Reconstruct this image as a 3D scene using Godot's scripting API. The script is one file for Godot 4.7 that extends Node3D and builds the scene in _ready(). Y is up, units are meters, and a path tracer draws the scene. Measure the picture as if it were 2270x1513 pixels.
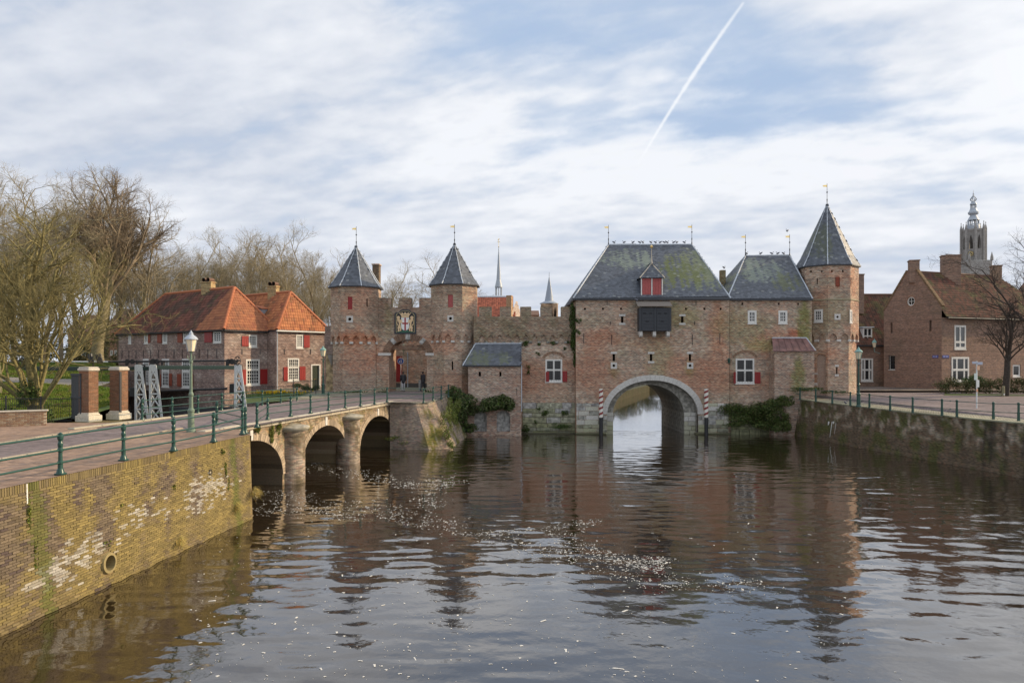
extends Node3D
# A moated medieval brick gate: water gate, land gate, bridge and quays. y is up, units are metres.
# Pixels of the photograph give directions only; F, CX, HY, CH describe its lens. Depth d is metres along -z.
const F := 1600.0
const CX := 1135.0
const HY := 800.0
const CH := 6.2
const ROAD := 3.3

var M := {}
var used := {}
var nz: FastNoiseLite
var nz2: FastNoiseLite
var rng := RandomNumberGenerator.new()
var blobs: Array = []
var unit_block: Array = []

class Acc:
	var v := PackedVector3Array()
	var n := PackedVector3Array()
	var uv := PackedVector2Array()
	var c := PackedColorArray()
	var col := Color(1, 1, 1)
	var us := 1.0

	func tri(a: Vector3, b: Vector3, d: Vector3, out: Vector3 = Vector3.ZERO) -> void:
		var k := (d - a).cross(b - a)
		if k.length_squared() < 1e-14:
			return
		k = k.normalized()
		if out != Vector3.ZERO and k.dot(out) < 0.0:
			k = -k
			v.append(a); v.append(d); v.append(b)
		else:
			v.append(a); v.append(b); v.append(d)
		for i in 3:
			n.append(k); c.append(col)
		_uv(k)

	func _uv(k: Vector3) -> void:
		var s := v.size()
		for i in range(s - 3, s):
			var p := v[i]
			if absf(k.y) > 0.75:
				uv.append(Vector2(p.x, p.z) * us)
			elif absf(k.x) > absf(k.z):
				uv.append(Vector2(p.z, -p.y) * us)
			else:
				uv.append(Vector2(p.x, -p.y) * us)

	func quad(a: Vector3, b: Vector3, d: Vector3, e: Vector3, out: Vector3 = Vector3.ZERO) -> void:
		tri(a, b, d, out)
		tri(a, d, e, out)

	# smooth triangle
	func stri(a: Vector3, b: Vector3, d: Vector3, na: Vector3, nb: Vector3, nd: Vector3) -> void:
		var k := (d - a).cross(b - a)
		if k.length_squared() < 1e-16:
			return
		if k.dot(na + nb + nd) < 0.0:
			v.append(a); v.append(d); v.append(b)
			n.append(na); n.append(nd); n.append(nb)
		else:
			v.append(a); v.append(b); v.append(d)
			n.append(na); n.append(nb); n.append(nd)
		for i in 3:
			c.append(col)
		_uv(na)

	func box(lo: Vector3, hi: Vector3, t: Transform3D = Transform3D()) -> void:
		var p: Array[Vector3] = []
		for i in 8:
			p.append(t * Vector3(hi.x if i & 1 else lo.x, hi.y if i & 2 else lo.y, hi.z if i & 4 else lo.z))
		var m := (p[0] + p[7]) * 0.5
		for q in [[0, 1, 3, 2], [4, 5, 7, 6], [0, 1, 5, 4], [2, 3, 7, 6], [0, 2, 6, 4], [1, 3, 7, 5]]:
			quad(p[q[0]], p[q[1]], p[q[2]], p[q[3]], (p[q[0]] + p[q[2]]) * 0.5 - m)

	# box with chamfered edges, lo..hi
	func bevel(lo: Vector3, hi: Vector3, b: float, t: Transform3D = Transform3D()) -> void:
		var m := (lo + hi) * 0.5
		var h := (hi - lo) * 0.5
		b = minf(b, minf(h.x, minf(h.y, h.z)) * 0.9)
		var o := t * m
		# corner points: for corner s, three points each pulled in on the two other axes
		var pt := func(s: Vector3, axis: int) -> Vector3:
			var q := h - Vector3(b, b, b)
			q[axis] = h[axis]
			return t * (m + s * q)
		for axis in 3:
			for sg in [-1.0, 1.0]:
				var r: Array[Vector3] = []
				for w in [[-1, -1], [1, -1], [1, 1], [-1, 1]]:
					var s := Vector3.ONE
					s[axis] = sg
					s[(axis + 1) % 3] = w[0]
					s[(axis + 2) % 3] = w[1]
					r.append(pt.call(s, axis))
				quad(r[0], r[1], r[2], r[3], (r[0] + r[2]) * 0.5 - o)
		for axis in 3:
			for w in [[-1, -1], [1, -1], [1, 1], [-1, 1]]:
				var s1 := Vector3.ONE
				s1[(axis + 1) % 3] = w[0]
				s1[(axis + 2) % 3] = w[1]
				var s0 := s1
				s0[axis] = -1
				var a1: Vector3 = pt.call(s0, (axis + 1) % 3)
				var a2: Vector3 = pt.call(s0, (axis + 2) % 3)
				var b1: Vector3 = pt.call(s1, (axis + 1) % 3)
				var b2: Vector3 = pt.call(s1, (axis + 2) % 3)
				quad(a1, b1, b2, a2, (a1 + b2) * 0.5 - o)
		for i in 8:
			var s := Vector3(1 if i & 1 else -1, 1 if i & 2 else -1, 1 if i & 4 else -1)
			var p0: Vector3 = pt.call(s, 0)
			var p1: Vector3 = pt.call(s, 1)
			var p2: Vector3 = pt.call(s, 2)
			tri(p0, p1, p2, p0 - o)

	func tube(a: Vector3, b: Vector3, ra: float, rb: float, sides := 6, caps := true) -> void:
		var d := (b - a)
		if d.length() < 1e-6:
			return
		d = d.normalized()
		var x := d.cross(Vector3.UP if absf(d.y) < 0.9 else Vector3.RIGHT).normalized()
		var y := d.cross(x)
		for i in sides:
			var t0 := TAU * i / sides
			var t1 := TAU * (i + 1) / sides
			var n0 := x * cos(t0) + y * sin(t0)
			var n1 := x * cos(t1) + y * sin(t1)
			stri(a + n0 * ra, a + n1 * ra, b + n1 * rb, n0, n1, n1)
			stri(a + n0 * ra, b + n1 * rb, b + n0 * rb, n0, n1, n0)
			if caps:
				tri(a, a + n0 * ra, a + n1 * ra, -d)
				tri(b, b + n0 * rb, b + n1 * rb, d)

	# lathe about the y axis through o; prof: [radius, y]
	func lathe(o: Vector3, prof: Array, sides := 12) -> void:
		for k in prof.size() - 1:
			var r0: float = prof[k][0]
			var y0: float = prof[k][1]
			var r1: float = prof[k + 1][0]
			var y1: float = prof[k + 1][1]
			var sl := Vector2(y1 - y0, r0 - r1).normalized()
			for i in sides:
				var t0 := TAU * i / sides
				var t1 := TAU * (i + 1) / sides
				var e0 := Vector3(cos(t0), 0, sin(t0))
				var e1 := Vector3(cos(t1), 0, sin(t1))
				var n0 := (e0 * sl.x + Vector3.UP * sl.y).normalized()
				var n1 := (e1 * sl.x + Vector3.UP * sl.y).normalized()
				var a := o + e0 * r0 + Vector3.UP * y0
				var b := o + e1 * r0 + Vector3.UP * y0
				var d := o + e1 * r1 + Vector3.UP * y1
				var e := o + e0 * r1 + Vector3.UP * y1
				stri(a, b, d, n0, n1, n1)
				stri(a, d, e, n0, n1, n0)

	# flat polygon (any number of points in one plane) pushed to a thickness along dir
	func slab(poly: PackedVector2Array, t: Transform3D, thick: float) -> void:
		var ix := Geometry2D.triangulate_polygon(poly)
		for k in range(0, ix.size(), 3):
			var q: Array[Vector3] = []
			for m in 3:
				q.append(Vector3(poly[ix[k + m]].x, poly[ix[k + m]].y, 0))
			tri(t * (q[0] + Vector3(0, 0, thick)), t * (q[1] + Vector3(0, 0, thick)), t * (q[2] + Vector3(0, 0, thick)), t.basis.z)
			tri(t * q[0], t * q[1], t * q[2], -t.basis.z)
		var cw := Geometry2D.is_polygon_clockwise(poly)
		for i in poly.size():
			var a := poly[i]
			var b := poly[(i + 1) % poly.size()]
			var nn := Vector2((b - a).y, -(b - a).x) * (-1.0 if cw else 1.0)
			quad(t * Vector3(a.x, a.y, 0), t * Vector3(b.x, b.y, 0), t * Vector3(b.x, b.y, thick), t * Vector3(a.x, a.y, thick), t.basis * Vector3(nn.x, nn.y, 0))

	func mesh() -> ArrayMesh:
		var m := ArrayMesh.new()
		var ar := []
		ar.resize(Mesh.ARRAY_MAX)
		ar[Mesh.ARRAY_VERTEX] = v
		ar[Mesh.ARRAY_NORMAL] = n
		ar[Mesh.ARRAY_TEX_UV] = uv
		ar[Mesh.ARRAY_COLOR] = c
		if v.size() > 0:
			m.add_surface_from_arrays(Mesh.PRIMITIVE_TRIANGLES, ar)
		return m


func nm(called: String, parent: Node) -> String:
	var key := str(parent.get_instance_id()) + called
	used[key] = used.get(key, -1) + 1
	return called if used[key] == 0 else "%s_%03d" % [called, used[key]]

func put(called: String, a: Acc, m: Material, parent: Node = null) -> MeshInstance3D:
	return put_mesh(called, a.mesh(), m, parent)

func put_mesh(called: String, ms: Mesh, m: Material, parent: Node = null) -> MeshInstance3D:
	if parent == null:
		parent = self
	var o := MeshInstance3D.new()
	o.name = nm(called, parent)
	o.mesh = ms
	o.material_override = m
	parent.add_child(o, true)
	return o

func thing(called: String, label: String, category: String, at := Vector3.ZERO, group := "") -> Node3D:
	var o := Node3D.new()
	o.name = nm(called, self)
	add_child(o, true)
	o.position = at
	return tag(o, label, category, group)

func tag(o: Node3D, label: String, category: String, group := "", kind := "") -> Node3D:
	if label: o.set_meta("label", label)
	if category: o.set_meta("category", category)
	if group: o.set_meta("group", group)
	if kind: o.set_meta("kind", kind)
	return o

func structure(o: Node3D) -> Node3D:
	o.set_meta("kind", "structure")
	return o

func stuff(o: Node3D) -> Node3D:
	o.set_meta("kind", "stuff")
	return o

func again(o: Node3D, label: String, at: Vector3, turn := 0.0, scl := Vector3.ONE) -> Node3D:
	var base := String(o.name)
	var r := o.duplicate()
	r.name = nm(base, self)
	add_child(r, true)
	r.transform = Transform3D(Basis(Vector3.UP, turn).scaled_local(scl), at)
	if label: r.set_meta("label", label)
	return r

func P(px: float, py: float, d: float) -> Vector3:
	return Vector3((px - CX) * d / F, CH - (py - HY) * d / F, -d)

func X(px: float, d: float) -> float:
	return (px - CX) * d / F

func Y(py: float, d: float) -> float:
	return CH - (py - HY) * d / F

# the point of the horizontal plane at height y that shows at that pixel
func G(px: float, py: float, y: float) -> Vector3:
	return P(px, py, (CH - y) * F / (py - HY))

func frontal(d: float) -> Transform3D:
	return Transform3D(Basis(), Vector3(0, 0, -d))

# wall plane from a to b (left to right seen from outside), local x along it, local y = world height
func face_ab(a: Vector3, b: Vector3) -> Transform3D:
	var x := Vector3(b.x - a.x, 0, b.z - a.z).normalized()
	return Transform3D(Basis(x, Vector3.UP, x.cross(Vector3.UP)), Vector3(a.x, 0, a.z))

func fl(f: Transform3D, px: float, py: float) -> Vector2:
	var inv := f.affine_inverse()
	var lo := inv * Vector3(0, CH, 0)
	var ld := inv.basis * Vector3((px - CX) / F, -(py - HY) / F, -1)
	var t := -lo.z / ld.z
	return Vector2(lo.x + ld.x * t, lo.y + ld.y * t)

func fr(f: Transform3D, x0: float, y0: float, x1: float, y1: float) -> Rect2:
	var a := fl(f, x0, y1)
	var b := fl(f, x1, y0)
	return Rect2(a, b - a)

func rp(r: Rect2) -> PackedVector2Array:
	return PackedVector2Array([r.position, Vector2(r.end.x, r.position.y), r.end, Vector2(r.position.x, r.end.y)])

func arch_poly(cx: float, spring: float, a: float, b: float, bottom: float, seg := 20) -> PackedVector2Array:
	var p := PackedVector2Array([Vector2(cx - a, bottom), Vector2(cx + a, bottom)])
	for i in seg + 1:
		var t := PI * i / seg
		p.append(Vector2(cx + a * cos(t), spring + b * sin(t)))
	return p

func pointed(cx: float, bottom: float, w: float, h: float) -> PackedVector2Array:
	return PackedVector2Array([Vector2(cx - w / 2, bottom), Vector2(cx + w / 2, bottom), Vector2(cx + w / 2, bottom + h * 0.45), Vector2(cx + w * 0.36, bottom + h * 0.72), Vector2(cx + w * 0.16, bottom + h * 0.93), Vector2(cx, bottom + h), Vector2(cx - w * 0.16, bottom + h * 0.93), Vector2(cx - w * 0.36, bottom + h * 0.72), Vector2(cx - w / 2, bottom + h * 0.45)])

func circle(c: Vector2, r: float, seg := 12) -> PackedVector2Array:
	var p := PackedVector2Array()
	for i in seg:
		p.append(c + Vector2(cos(TAU * i / seg), sin(TAU * i / seg)) * r)
	return p

# a wall face with any openings cut out and the tint of its material at every corner
func panel(a: Acc, f: Transform3D, outline: PackedVector2Array, holes: Array, tint: Callable, cell := 0.4, reveal := 0.25, uvm := 7.04) -> void:
	var lo := outline[0]
	var hi := outline[0]
	for p in outline:
		lo = lo.min(p); hi = hi.max(p)
	var is_rect := outline.size() == 4
	if is_rect:
		for p in outline:
			if not ((is_equal_approx(p.x, lo.x) or is_equal_approx(p.x, hi.x)) and (is_equal_approx(p.y, lo.y) or is_equal_approx(p.y, hi.y))):
				is_rect = false
	var xs: Array = []
	var ys: Array = []
	var nx := maxi(1, int(ceil((hi.x - lo.x) / cell)))
	var ny := maxi(1, int(ceil((hi.y - lo.y) / cell)))
	for i in nx + 1: xs.append(lo.x + (hi.x - lo.x) * i / nx)
	for i in ny + 1: ys.append(lo.y + (hi.y - lo.y) * i / ny)
	var hb: Array = []
	for h: PackedVector2Array in holes:
		var l := h[0]
		var u := h[0]
		for p in h:
			l = l.min(p); u = u.max(p)
		hb.append([l, u])
		xs.append((l.x + u.x) * 0.5 + 0.0013)
		ys.append((l.y + u.y) * 0.5 + 0.0011)
	xs.sort(); ys.sort()
	var nn := f.basis.z
	for i in xs.size() - 1:
		if xs[i + 1] - xs[i] < 1e-4 or xs[i] < lo.x - 1e-5 or xs[i + 1] > hi.x + 1e-5: continue
		for j in ys.size() - 1:
			if ys[j + 1] - ys[j] < 1e-4 or ys[j] < lo.y - 1e-5 or ys[j + 1] > hi.y + 1e-5: continue
			var q := PackedVector2Array([Vector2(xs[i], ys[j]), Vector2(xs[i + 1], ys[j]), Vector2(xs[i + 1], ys[j + 1]), Vector2(xs[i], ys[j + 1])])
			var polys: Array = [q]
			if not is_rect:
				polys = Geometry2D.intersect_polygons(q, outline)
			for h in holes.size():
				if hb[h][0].x > xs[i + 1] or hb[h][1].x < xs[i] or hb[h][0].y > ys[j + 1] or hb[h][1].y < ys[j]: continue
				var nxt: Array = []
				for p: PackedVector2Array in polys:
					for r: PackedVector2Array in Geometry2D.clip_polygons(p, holes[h]):
						if not Geometry2D.is_polygon_clockwise(r) or true:
							nxt.append(r)
				polys = nxt
			for p: PackedVector2Array in polys:
				if p.size() < 3: continue
				var ix := Geometry2D.triangulate_polygon(p)
				for k in range(0, ix.size(), 3):
					_ptri(a, f, p[ix[k]], p[ix[k + 1]], p[ix[k + 2]], nn, tint, uvm)
	if reveal > 0.0:
		for h: PackedVector2Array in holes:
			_reveal(a, f, h, reveal, tint, lo.y)

func _reveal(a: Acc, f: Transform3D, h: PackedVector2Array, depth: float, tint: Callable, floor_y: float) -> void:
	var cen := Vector2.ZERO
	for p in h: cen += p
	cen /= h.size()
	for i in h.size():
		var p := h[i]
		var q := h[(i + 1) % h.size()]
		if absf(p.y - q.y) < 1e-4 and p.y <= floor_y + 1e-3: continue
		var mid := (p + q) * 0.5
		var k := Vector2((q - p).y, -(q - p).x)
		if k.dot(cen - mid) < 0: k = -k
		var o := (f.basis.x * k.x + f.basis.y * k.y).normalized()
		var A := f * Vector3(p.x, p.y, 0)
		var B := f * Vector3(q.x, q.y, 0)
		var A2 := f * Vector3(p.x, p.y, -depth)
		var B2 := f * Vector3(q.x, q.y, -depth)
		a.col = tint.call(A)
		a.quad(A, B, B2, A2, o)

func _ptri(a: Acc, f: Transform3D, p: Vector2, q: Vector2, r: Vector2, nn: Vector3, tint: Callable, uvm: float) -> void:
	if absf((q - p).cross(r - p)) < 1e-7: return
	var A := f * Vector3(p.x, p.y, 0)
	var B := f * Vector3(q.x, q.y, 0)
	var C := f * Vector3(r.x, r.y, 0)
	var k := (C - A).cross(B - A)
	var w := [A, B, C]
	var u := [p, q, r]
	if k.dot(nn) < 0:
		w = [A, C, B]
		u = [p, r, q]
	for m in 3:
		a.v.append(w[m])
		a.n.append(nn)
		a.uv.append(Vector2(u[m].x, -u[m].y) / uvm)
		a.c.append(tint.call(w[m]))

# ---------- colours and textures

func lin(r: float, g: float, b: float) -> Color:
	return Color(r, g, b).linear_to_srgb()

func mat(c: Color, rough := 0.8, spec := 0.5, metal := 0.0) -> StandardMaterial3D:
	var m := StandardMaterial3D.new()
	m.albedo_color = c.linear_to_srgb()
	m.roughness = rough
	m.metallic_specular = spec
	m.metallic = metal
	return m

# plain paint or stone with grain: a grey noise in world space times the colour
func grained(c: Color, rough := 0.85, scale := 0.5, bump := 0.4, tex := "grain") -> StandardMaterial3D:
	var m := mat(c, rough)
	m.albedo_texture = M[tex]
	m.uv1_triplanar = true
	m.uv1_world_triplanar = true
	m.uv1_scale = Vector3.ONE * scale
	m.vertex_color_use_as_albedo = true
	if bump > 0.0:
		m.heightmap_enabled = true
		m.heightmap_texture = M[tex]
		m.heightmap_scale = bump
	return m

func noise_tex(size: int, freq: float, lo: float, hi: float, octaves: int, seed_: int) -> ImageTexture:
	var f := FastNoiseLite.new()
	f.seed = seed_
	f.frequency = freq
	f.fractal_octaves = octaves
	var im := f.get_seamless_image(size, size)
	im.convert(Image.FORMAT_L8)
	var d := im.get_data()
	for i in d.size():
		d[i] = int(clampf(lerpf(lo, hi, d[i] / 255.0), 0, 1) * 255.0)
	return ImageTexture.create_from_image(Image.create_from_data(size, size, false, Image.FORMAT_L8, d))

# 32 x 108 bricks in running bond over 7.04 m
func brick_tex(colors: Array, mortar: Color, seed_: int, cols := 32, rows := 108, joint := 1) -> Array:
	var S := 1024
	var r := RandomNumberGenerator.new()
	r.seed = seed_
	var im := Image.create(S, S, false, Image.FORMAT_RGB8)
	im.fill(mortar.linear_to_srgb())
	var hm := Image.create(S, S, false, Image.FORMAT_L8)
	hm.fill(Color(0.15, 0.15, 0.15))
	var w := float(S) / cols
	var h := float(S) / rows
	var rowf := 1.0
	for j in rows:
		rowf = lerpf(rowf, r.randf_range(0.8, 1.2), 0.7)
		var y0 := int(round(j * h))
		var y1 := int(round((j + 1) * h)) - joint - (1 if r.randf() < 0.35 else 0)
		for i in cols:
			var x0 := int(round((i + (0.5 if j % 2 else 0.0)) * w))
			var x1 := int(round((i + 1 + (0.5 if j % 2 else 0.0)) * w)) - joint - 1
			var t := r.randf() * colors.size()
			var c: Color = colors[int(t) % colors.size()]
			c = c * r.randf_range(0.72, 1.22) * rowf
			c.a = 1.0
			var s := c.linear_to_srgb()
			var g := r.randf_range(0.6, 1.0)
			var hc := Color(g, g, g)
			if x1 > S:
				im.fill_rect(Rect2i(x0, y0, S - x0, y1 - y0), s)
				im.fill_rect(Rect2i(0, y0, x1 - S, y1 - y0), s)
				hm.fill_rect(Rect2i(x0, y0, S - x0, y1 - y0), hc)
				hm.fill_rect(Rect2i(0, y0, x1 - S, y1 - y0), hc)
			else:
				im.fill_rect(Rect2i(x0, y0, x1 - x0, y1 - y0), s)
				hm.fill_rect(Rect2i(x0, y0, x1 - x0, y1 - y0), hc)
	return [ImageTexture.create_from_image(im), ImageTexture.create_from_image(hm)]

func brick_mat(t: Array, bump := 1.2, rough := 0.9) -> StandardMaterial3D:
	var m := StandardMaterial3D.new()
	m.albedo_texture = t[0]
	m.vertex_color_use_as_albedo = true
	m.roughness = rough
	m.metallic_specular = 0.35
	m.heightmap_enabled = true
	m.heightmap_texture = t[1]
	m.heightmap_scale = bump
	return m

func fb(p: Vector3, s: float) -> float:
	return nz.get_noise_3d(p.x * s, p.y * s, p.z * s)

func sm(a: float, b: float, x: float) -> float:
	return smoothstep(a, b, x)

# stains listed as [centre, radii, colour, strength]: moss, lime, soot, red repair brick
func stain(p: Vector3, c: Color) -> Color:
	for b in blobs:
		var d: Vector3 = (p - b[0]) / b[1]
		var l := d.length_squared()
		if l < 1.0:
			var k: float = clampf((1.0 - l) * 1.6 + fb(p, 2.3) * 1.1 - 0.15, 0, 1) * b[3]
			c = c.lerp(b[2], k)
	return c

func blob(px: float, py: float, d: float, rx: float, ry: float, c: Color, s := 0.8) -> void:
	blobs.append([P(px, py, d), Vector3(rx, ry, 2.5), c, s])

func tint_castle(p: Vector3) -> Color:
	var a := fb(p, 0.22) * 1.3 + fb(p + Vector3(40, 0, 0), 0.9) * 0.55
	var c := Color(0.86, 0.80, 0.72).lerp(Color(0.88, 0.66, 0.54), sm(-0.1, 0.5, a))
	c = c.lerp(Color(0.76, 0.76, 0.66), sm(0.05, 0.55, fb(p + Vector3(0, 90, 0), 0.35)))
	var d := fb(p + Vector3(7, 7, 90), 1.7)
	c = c * (1.0 + d * 0.28)
	return stain(p, c)

func tint_house(p: Vector3) -> Color:
	var c := Color(0.70, 0.60, 0.57)
	c = c.lerp(Color(1.0, 0.95, 0.9), sm(0.1, 0.6, fb(p, 0.45)))
	c = c * (1.0 + fb(p + Vector3(5, 2, 0), 1.6) * 0.3)
	return stain(p, c)

func tint_right(p: Vector3) -> Color:
	var c := Color(0.80, 0.69, 0.63).lerp(Color(0.68, 0.62, 0.56), sm(0.0, 0.5, fb(p, 0.3)))
	return stain(p, c * (1.0 + fb(p, 1.3) * 0.22))

func tint_plain(p: Vector3) -> Color:
	return Color(0.85, 0.85, 0.85) * (1.0 + fb(p, 1.1) * 0.2)

# ---------- roof coverings

func slate_mesh() -> ArrayMesh:
	var a := Acc.new()
	# x across, y out of the roof, z down the slope; 1 x 1 exposed
	var pts := PackedVector2Array([Vector2(-0.5, 1.0), Vector2(-0.5, -0.2), Vector2(-0.25, -0.5), Vector2(0.25, -0.5), Vector2(0.5, -0.2), Vector2(0.5, 1.0)])
	for i in range(1, 5):
		var A := _sl(pts[0]); var B := _sl(pts[i]); var C := _sl(pts[i + 1])
		a.tri(A, B, C, Vector3.UP)
	for i in range(1, 4):
		var A := _sl(pts[i]); var B := _sl(pts[i + 1])
		a.quad(A, B, B - Vector3(0, 0.5, 0), A - Vector3(0, 0.5, 0), Vector3(0, 0, 1) if i == 2 else Vector3((-1 if i == 1 else 1), 0, 0.5))
	return a.mesh()

func _sl(p: Vector2) -> Vector3:
	return Vector3(p.x, lerpf(0.3, 1.0, clampf((1.0 - p.y) / 1.5, 0, 1)), -p.y)

func pantile_mesh() -> ArrayMesh:
	var a := Acc.new()
	var N := 7
	for i in N:
		var x0 := -0.5 + 1.06 * i / N
		var x1 := -0.5 + 1.06 * (i + 1) / N
		var h0 := 0.5 + 0.5 * sin(x0 * TAU + 0.6)
		var h1 := 0.5 + 0.5 * sin(x1 * TAU + 0.6)
		var n0 := Vector3(-cos(x0 * TAU + 0.6) * 0.9, 1, 0).normalized()
		var n1 := Vector3(-cos(x1 * TAU + 0.6) * 0.9, 1, 0).normalized()
		var A := Vector3(x0, h0, -0.62); var B := Vector3(x1, h1, -0.62)
		var C := Vector3(x1, h1 + 0.45, 0.5); var D := Vector3(x0, h0 + 0.45, 0.5)
		a.stri(A, B, C, n0, n1, n1)
		a.stri(A, C, D, n0, n1, n0)
		a.quad(D, C, C - Vector3(0, 0.5, 0), D - Vector3(0, 0.5, 0), Vector3(0, 0, 1))
	return a.mesh()

# pieces laid in courses over a flat polygon of roof; size = width and exposed length
func cover(parent: Node, called: String, poly: Array, ms: Mesh, m: Material, size: Vector2, thick: float, colour: Callable, stagger := true, slant := 0.0) -> void:
	var o: Vector3 = poly[0]
	var nn := Vector3.ZERO
	for i in range(1, poly.size() - 1):
		nn += (poly[i] - o).cross(poly[i + 1] - o)
	nn = nn.normalized()
	if nn.y < 0: nn = -nn
	var u := Vector3.UP.cross(nn).normalized()
	var vv := nn.cross(u)
	var pp := PackedVector2Array()
	var lo := Vector2(1e9, 1e9)
	var hi := -lo
	for q: Vector3 in poly:
		var w := Vector2((q - o).dot(u), (q - o).dot(vv))
		pp.append(w)
		lo = lo.min(w); hi = hi.max(w)
	var T: Array[Transform3D] = []
	var rows := int((hi.y - lo.y) / size.y) + 1
	var cols := int((hi.x - lo.x) / size.x) + 2
	for j in rows:
		for i in range(-1, cols + 1):
			var q := Vector2(lo.x + (i + (0.5 if stagger and j % 2 else 0.0)) * size.x, lo.y + (j + 0.5) * size.y)
			q.y += slant * (q.x - lo.x)
			if not Geometry2D.is_point_in_polygon(q, pp): continue
			var at := o + u * q.x + vv * q.y + nn * 0.01
			var b := Basis(u * size.x, nn * thick, -vv * size.y)
			T.append(Transform3D(b * Basis(Vector3.UP, rng.randf_range(-0.03, 0.03)), at + nn * rng.randf_range(0, 0.008)))
	if T.is_empty(): return
	var mm := MultiMesh.new()
	mm.transform_format = MultiMesh.TRANSFORM_3D
	mm.use_colors = true
	mm.mesh = ms
	mm.instance_count = T.size()
	for i in T.size():
		mm.set_instance_transform(i, T[i])
		mm.set_instance_color(i, colour.call(T[i].origin))
	var o2 := MultiMeshInstance3D.new()
	o2.name = nm(called, parent)
	o2.multimesh = mm
	o2.material_override = m
	parent.add_child(o2, true)
	stuff(o2)

func col_slate(p: Vector3) -> Color:
	var c := Color(0.088, 0.10, 0.122) * rng.randf_range(0.7, 1.3)
	for b in blobs:
		if b.size() < 5: continue
		var d: Vector3 = (p - b[0]) / b[1]
		if d.length_squared() < 1.0:
			var k: float = clampf((1.0 - d.length_squared()) * 1.5 + nz2.get_noise_3d(p.x * 2.6, p.y * 0.16, p.z * 0.16) * 1.7 + fb(p, 1.1) * 0.7 - 0.35 + rng.randf_range(-0.45, 0.45), 0, 1) * b[3]
			c = c.lerp(b[2], k)
	if rng.randf() < 0.03: c = c.lerp(Color(0.4, 0.42, 0.4), 0.3)
	return c

func col_tile_orange(p: Vector3) -> Color:
	var c := Color(0.50, 0.20, 0.085).lerp(Color(0.30, 0.10, 0.055), rng.randf() * rng.randf() * 1.2)
	c = c.lerp(Color(0.16, 0.09, 0.05), sm(0.0, 0.6, fb(p, 0.8)) * 0.7)
	return c * rng.randf_range(0.8, 1.15)

func col_tile_dark(p: Vector3) -> Color:
	var c := Color(0.155, 0.06, 0.042).lerp(Color(0.085, 0.05, 0.037), sm(-0.3, 0.4, fb(p, 0.5)))
	c = c.lerp(Color(0.13, 0.13, 0.05), sm(0.15, 0.6, fb(p + Vector3(30, 0, 0), 0.7)) * 0.5)
	return c * rng.randf_range(0.7, 1.35)

func col_tile_mossy(p: Vector3) -> Color:
	var c := Color(0.15, 0.058, 0.038).lerp(Color(0.07, 0.043, 0.03), rng.randf())
	c = c.lerp(Color(0.115, 0.12, 0.04), sm(0.0, 0.5, fb(p, 0.45)) * 0.6)
	return c * rng.randf_range(0.75, 1.3)

# ---------- fittings set into wall faces

# frame with panes; r in face coordinates; cols x rows of panes; mull = extra heavy bars
func window(parent: Node, f: Transform3D, r: Rect2, cols: int, rows: int, back := 0.12, fw := 0.09, mull_x := [], mull_y := [], label := "", lattice := false) -> void:
	var a := Acc.new()
	var z0 := -back
	var z1 := -back + 0.07
	var A := r.position
	var B := r.end
	a.bevel(Vector3(A.x, A.y, z0), Vector3(A.x + fw, B.y, z1), 0.012, f)
	a.bevel(Vector3(B.x - fw, A.y, z0), Vector3(B.x, B.y, z1), 0.012, f)
	a.bevel(Vector3(A.x + fw, A.y, z0), Vector3(B.x - fw, A.y + fw * 1.3, z1), 0.012, f)
	a.bevel(Vector3(A.x + fw, B.y - fw, z0), Vector3(B.x - fw, B.y, z1), 0.012, f)
	a.bevel(Vector3(A.x - 0.04, A.y - 0.07, z0), Vector3(B.x + 0.04, A.y - 0.002, 0.06), 0.012, f)
	for m: float in mull_x:
		var x := lerpf(A.x, B.x, m)
		a.bevel(Vector3(x - fw * 0.5, A.y + fw, z0 + 0.003), Vector3(x + fw * 0.5, B.y - fw, z1 - 0.003), 0.012, f)
	for m: float in mull_y:
		var y := lerpf(A.y, B.y, m)
		a.bevel(Vector3(A.x + fw, y - fw * 0.55, z0 + 0.006), Vector3(B.x - fw, y + fw * 0.55, z1 + 0.006), 0.012, f)
	var w := put("window", a, M.white_paint, parent)
	if label: w.set_meta("label", label)
	var b := Acc.new()
	var bw := 0.022
	for i in range(1, cols):
		var x := lerpf(A.x + fw, B.x - fw, float(i) / cols)
		b.box(Vector3(x - bw, A.y + fw, z0 + 0.012), Vector3(x + bw, B.y - fw, z1 - 0.02), f)
	for i in range(1, rows):
		var y := lerpf(A.y + fw, B.y - fw, float(i) / rows)
		b.box(Vector3(A.x + fw, y - bw, z0 + 0.015), Vector3(B.x - fw, y + bw, z1 - 0.024), f)
	if cols + rows > 2:
		put("glazing_bar", b, M.dark_iron if lattice else M.white_paint, w)
	var g := Acc.new()
	g.box(Vector3(A.x + fw * 0.5, A.y + fw * 0.5, z0 + 0.005), Vector3(B.x - fw * 0.5, B.y - fw * 0.5, z0 + 0.018), f)
	put("pane", g, M.glass, w)

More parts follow.
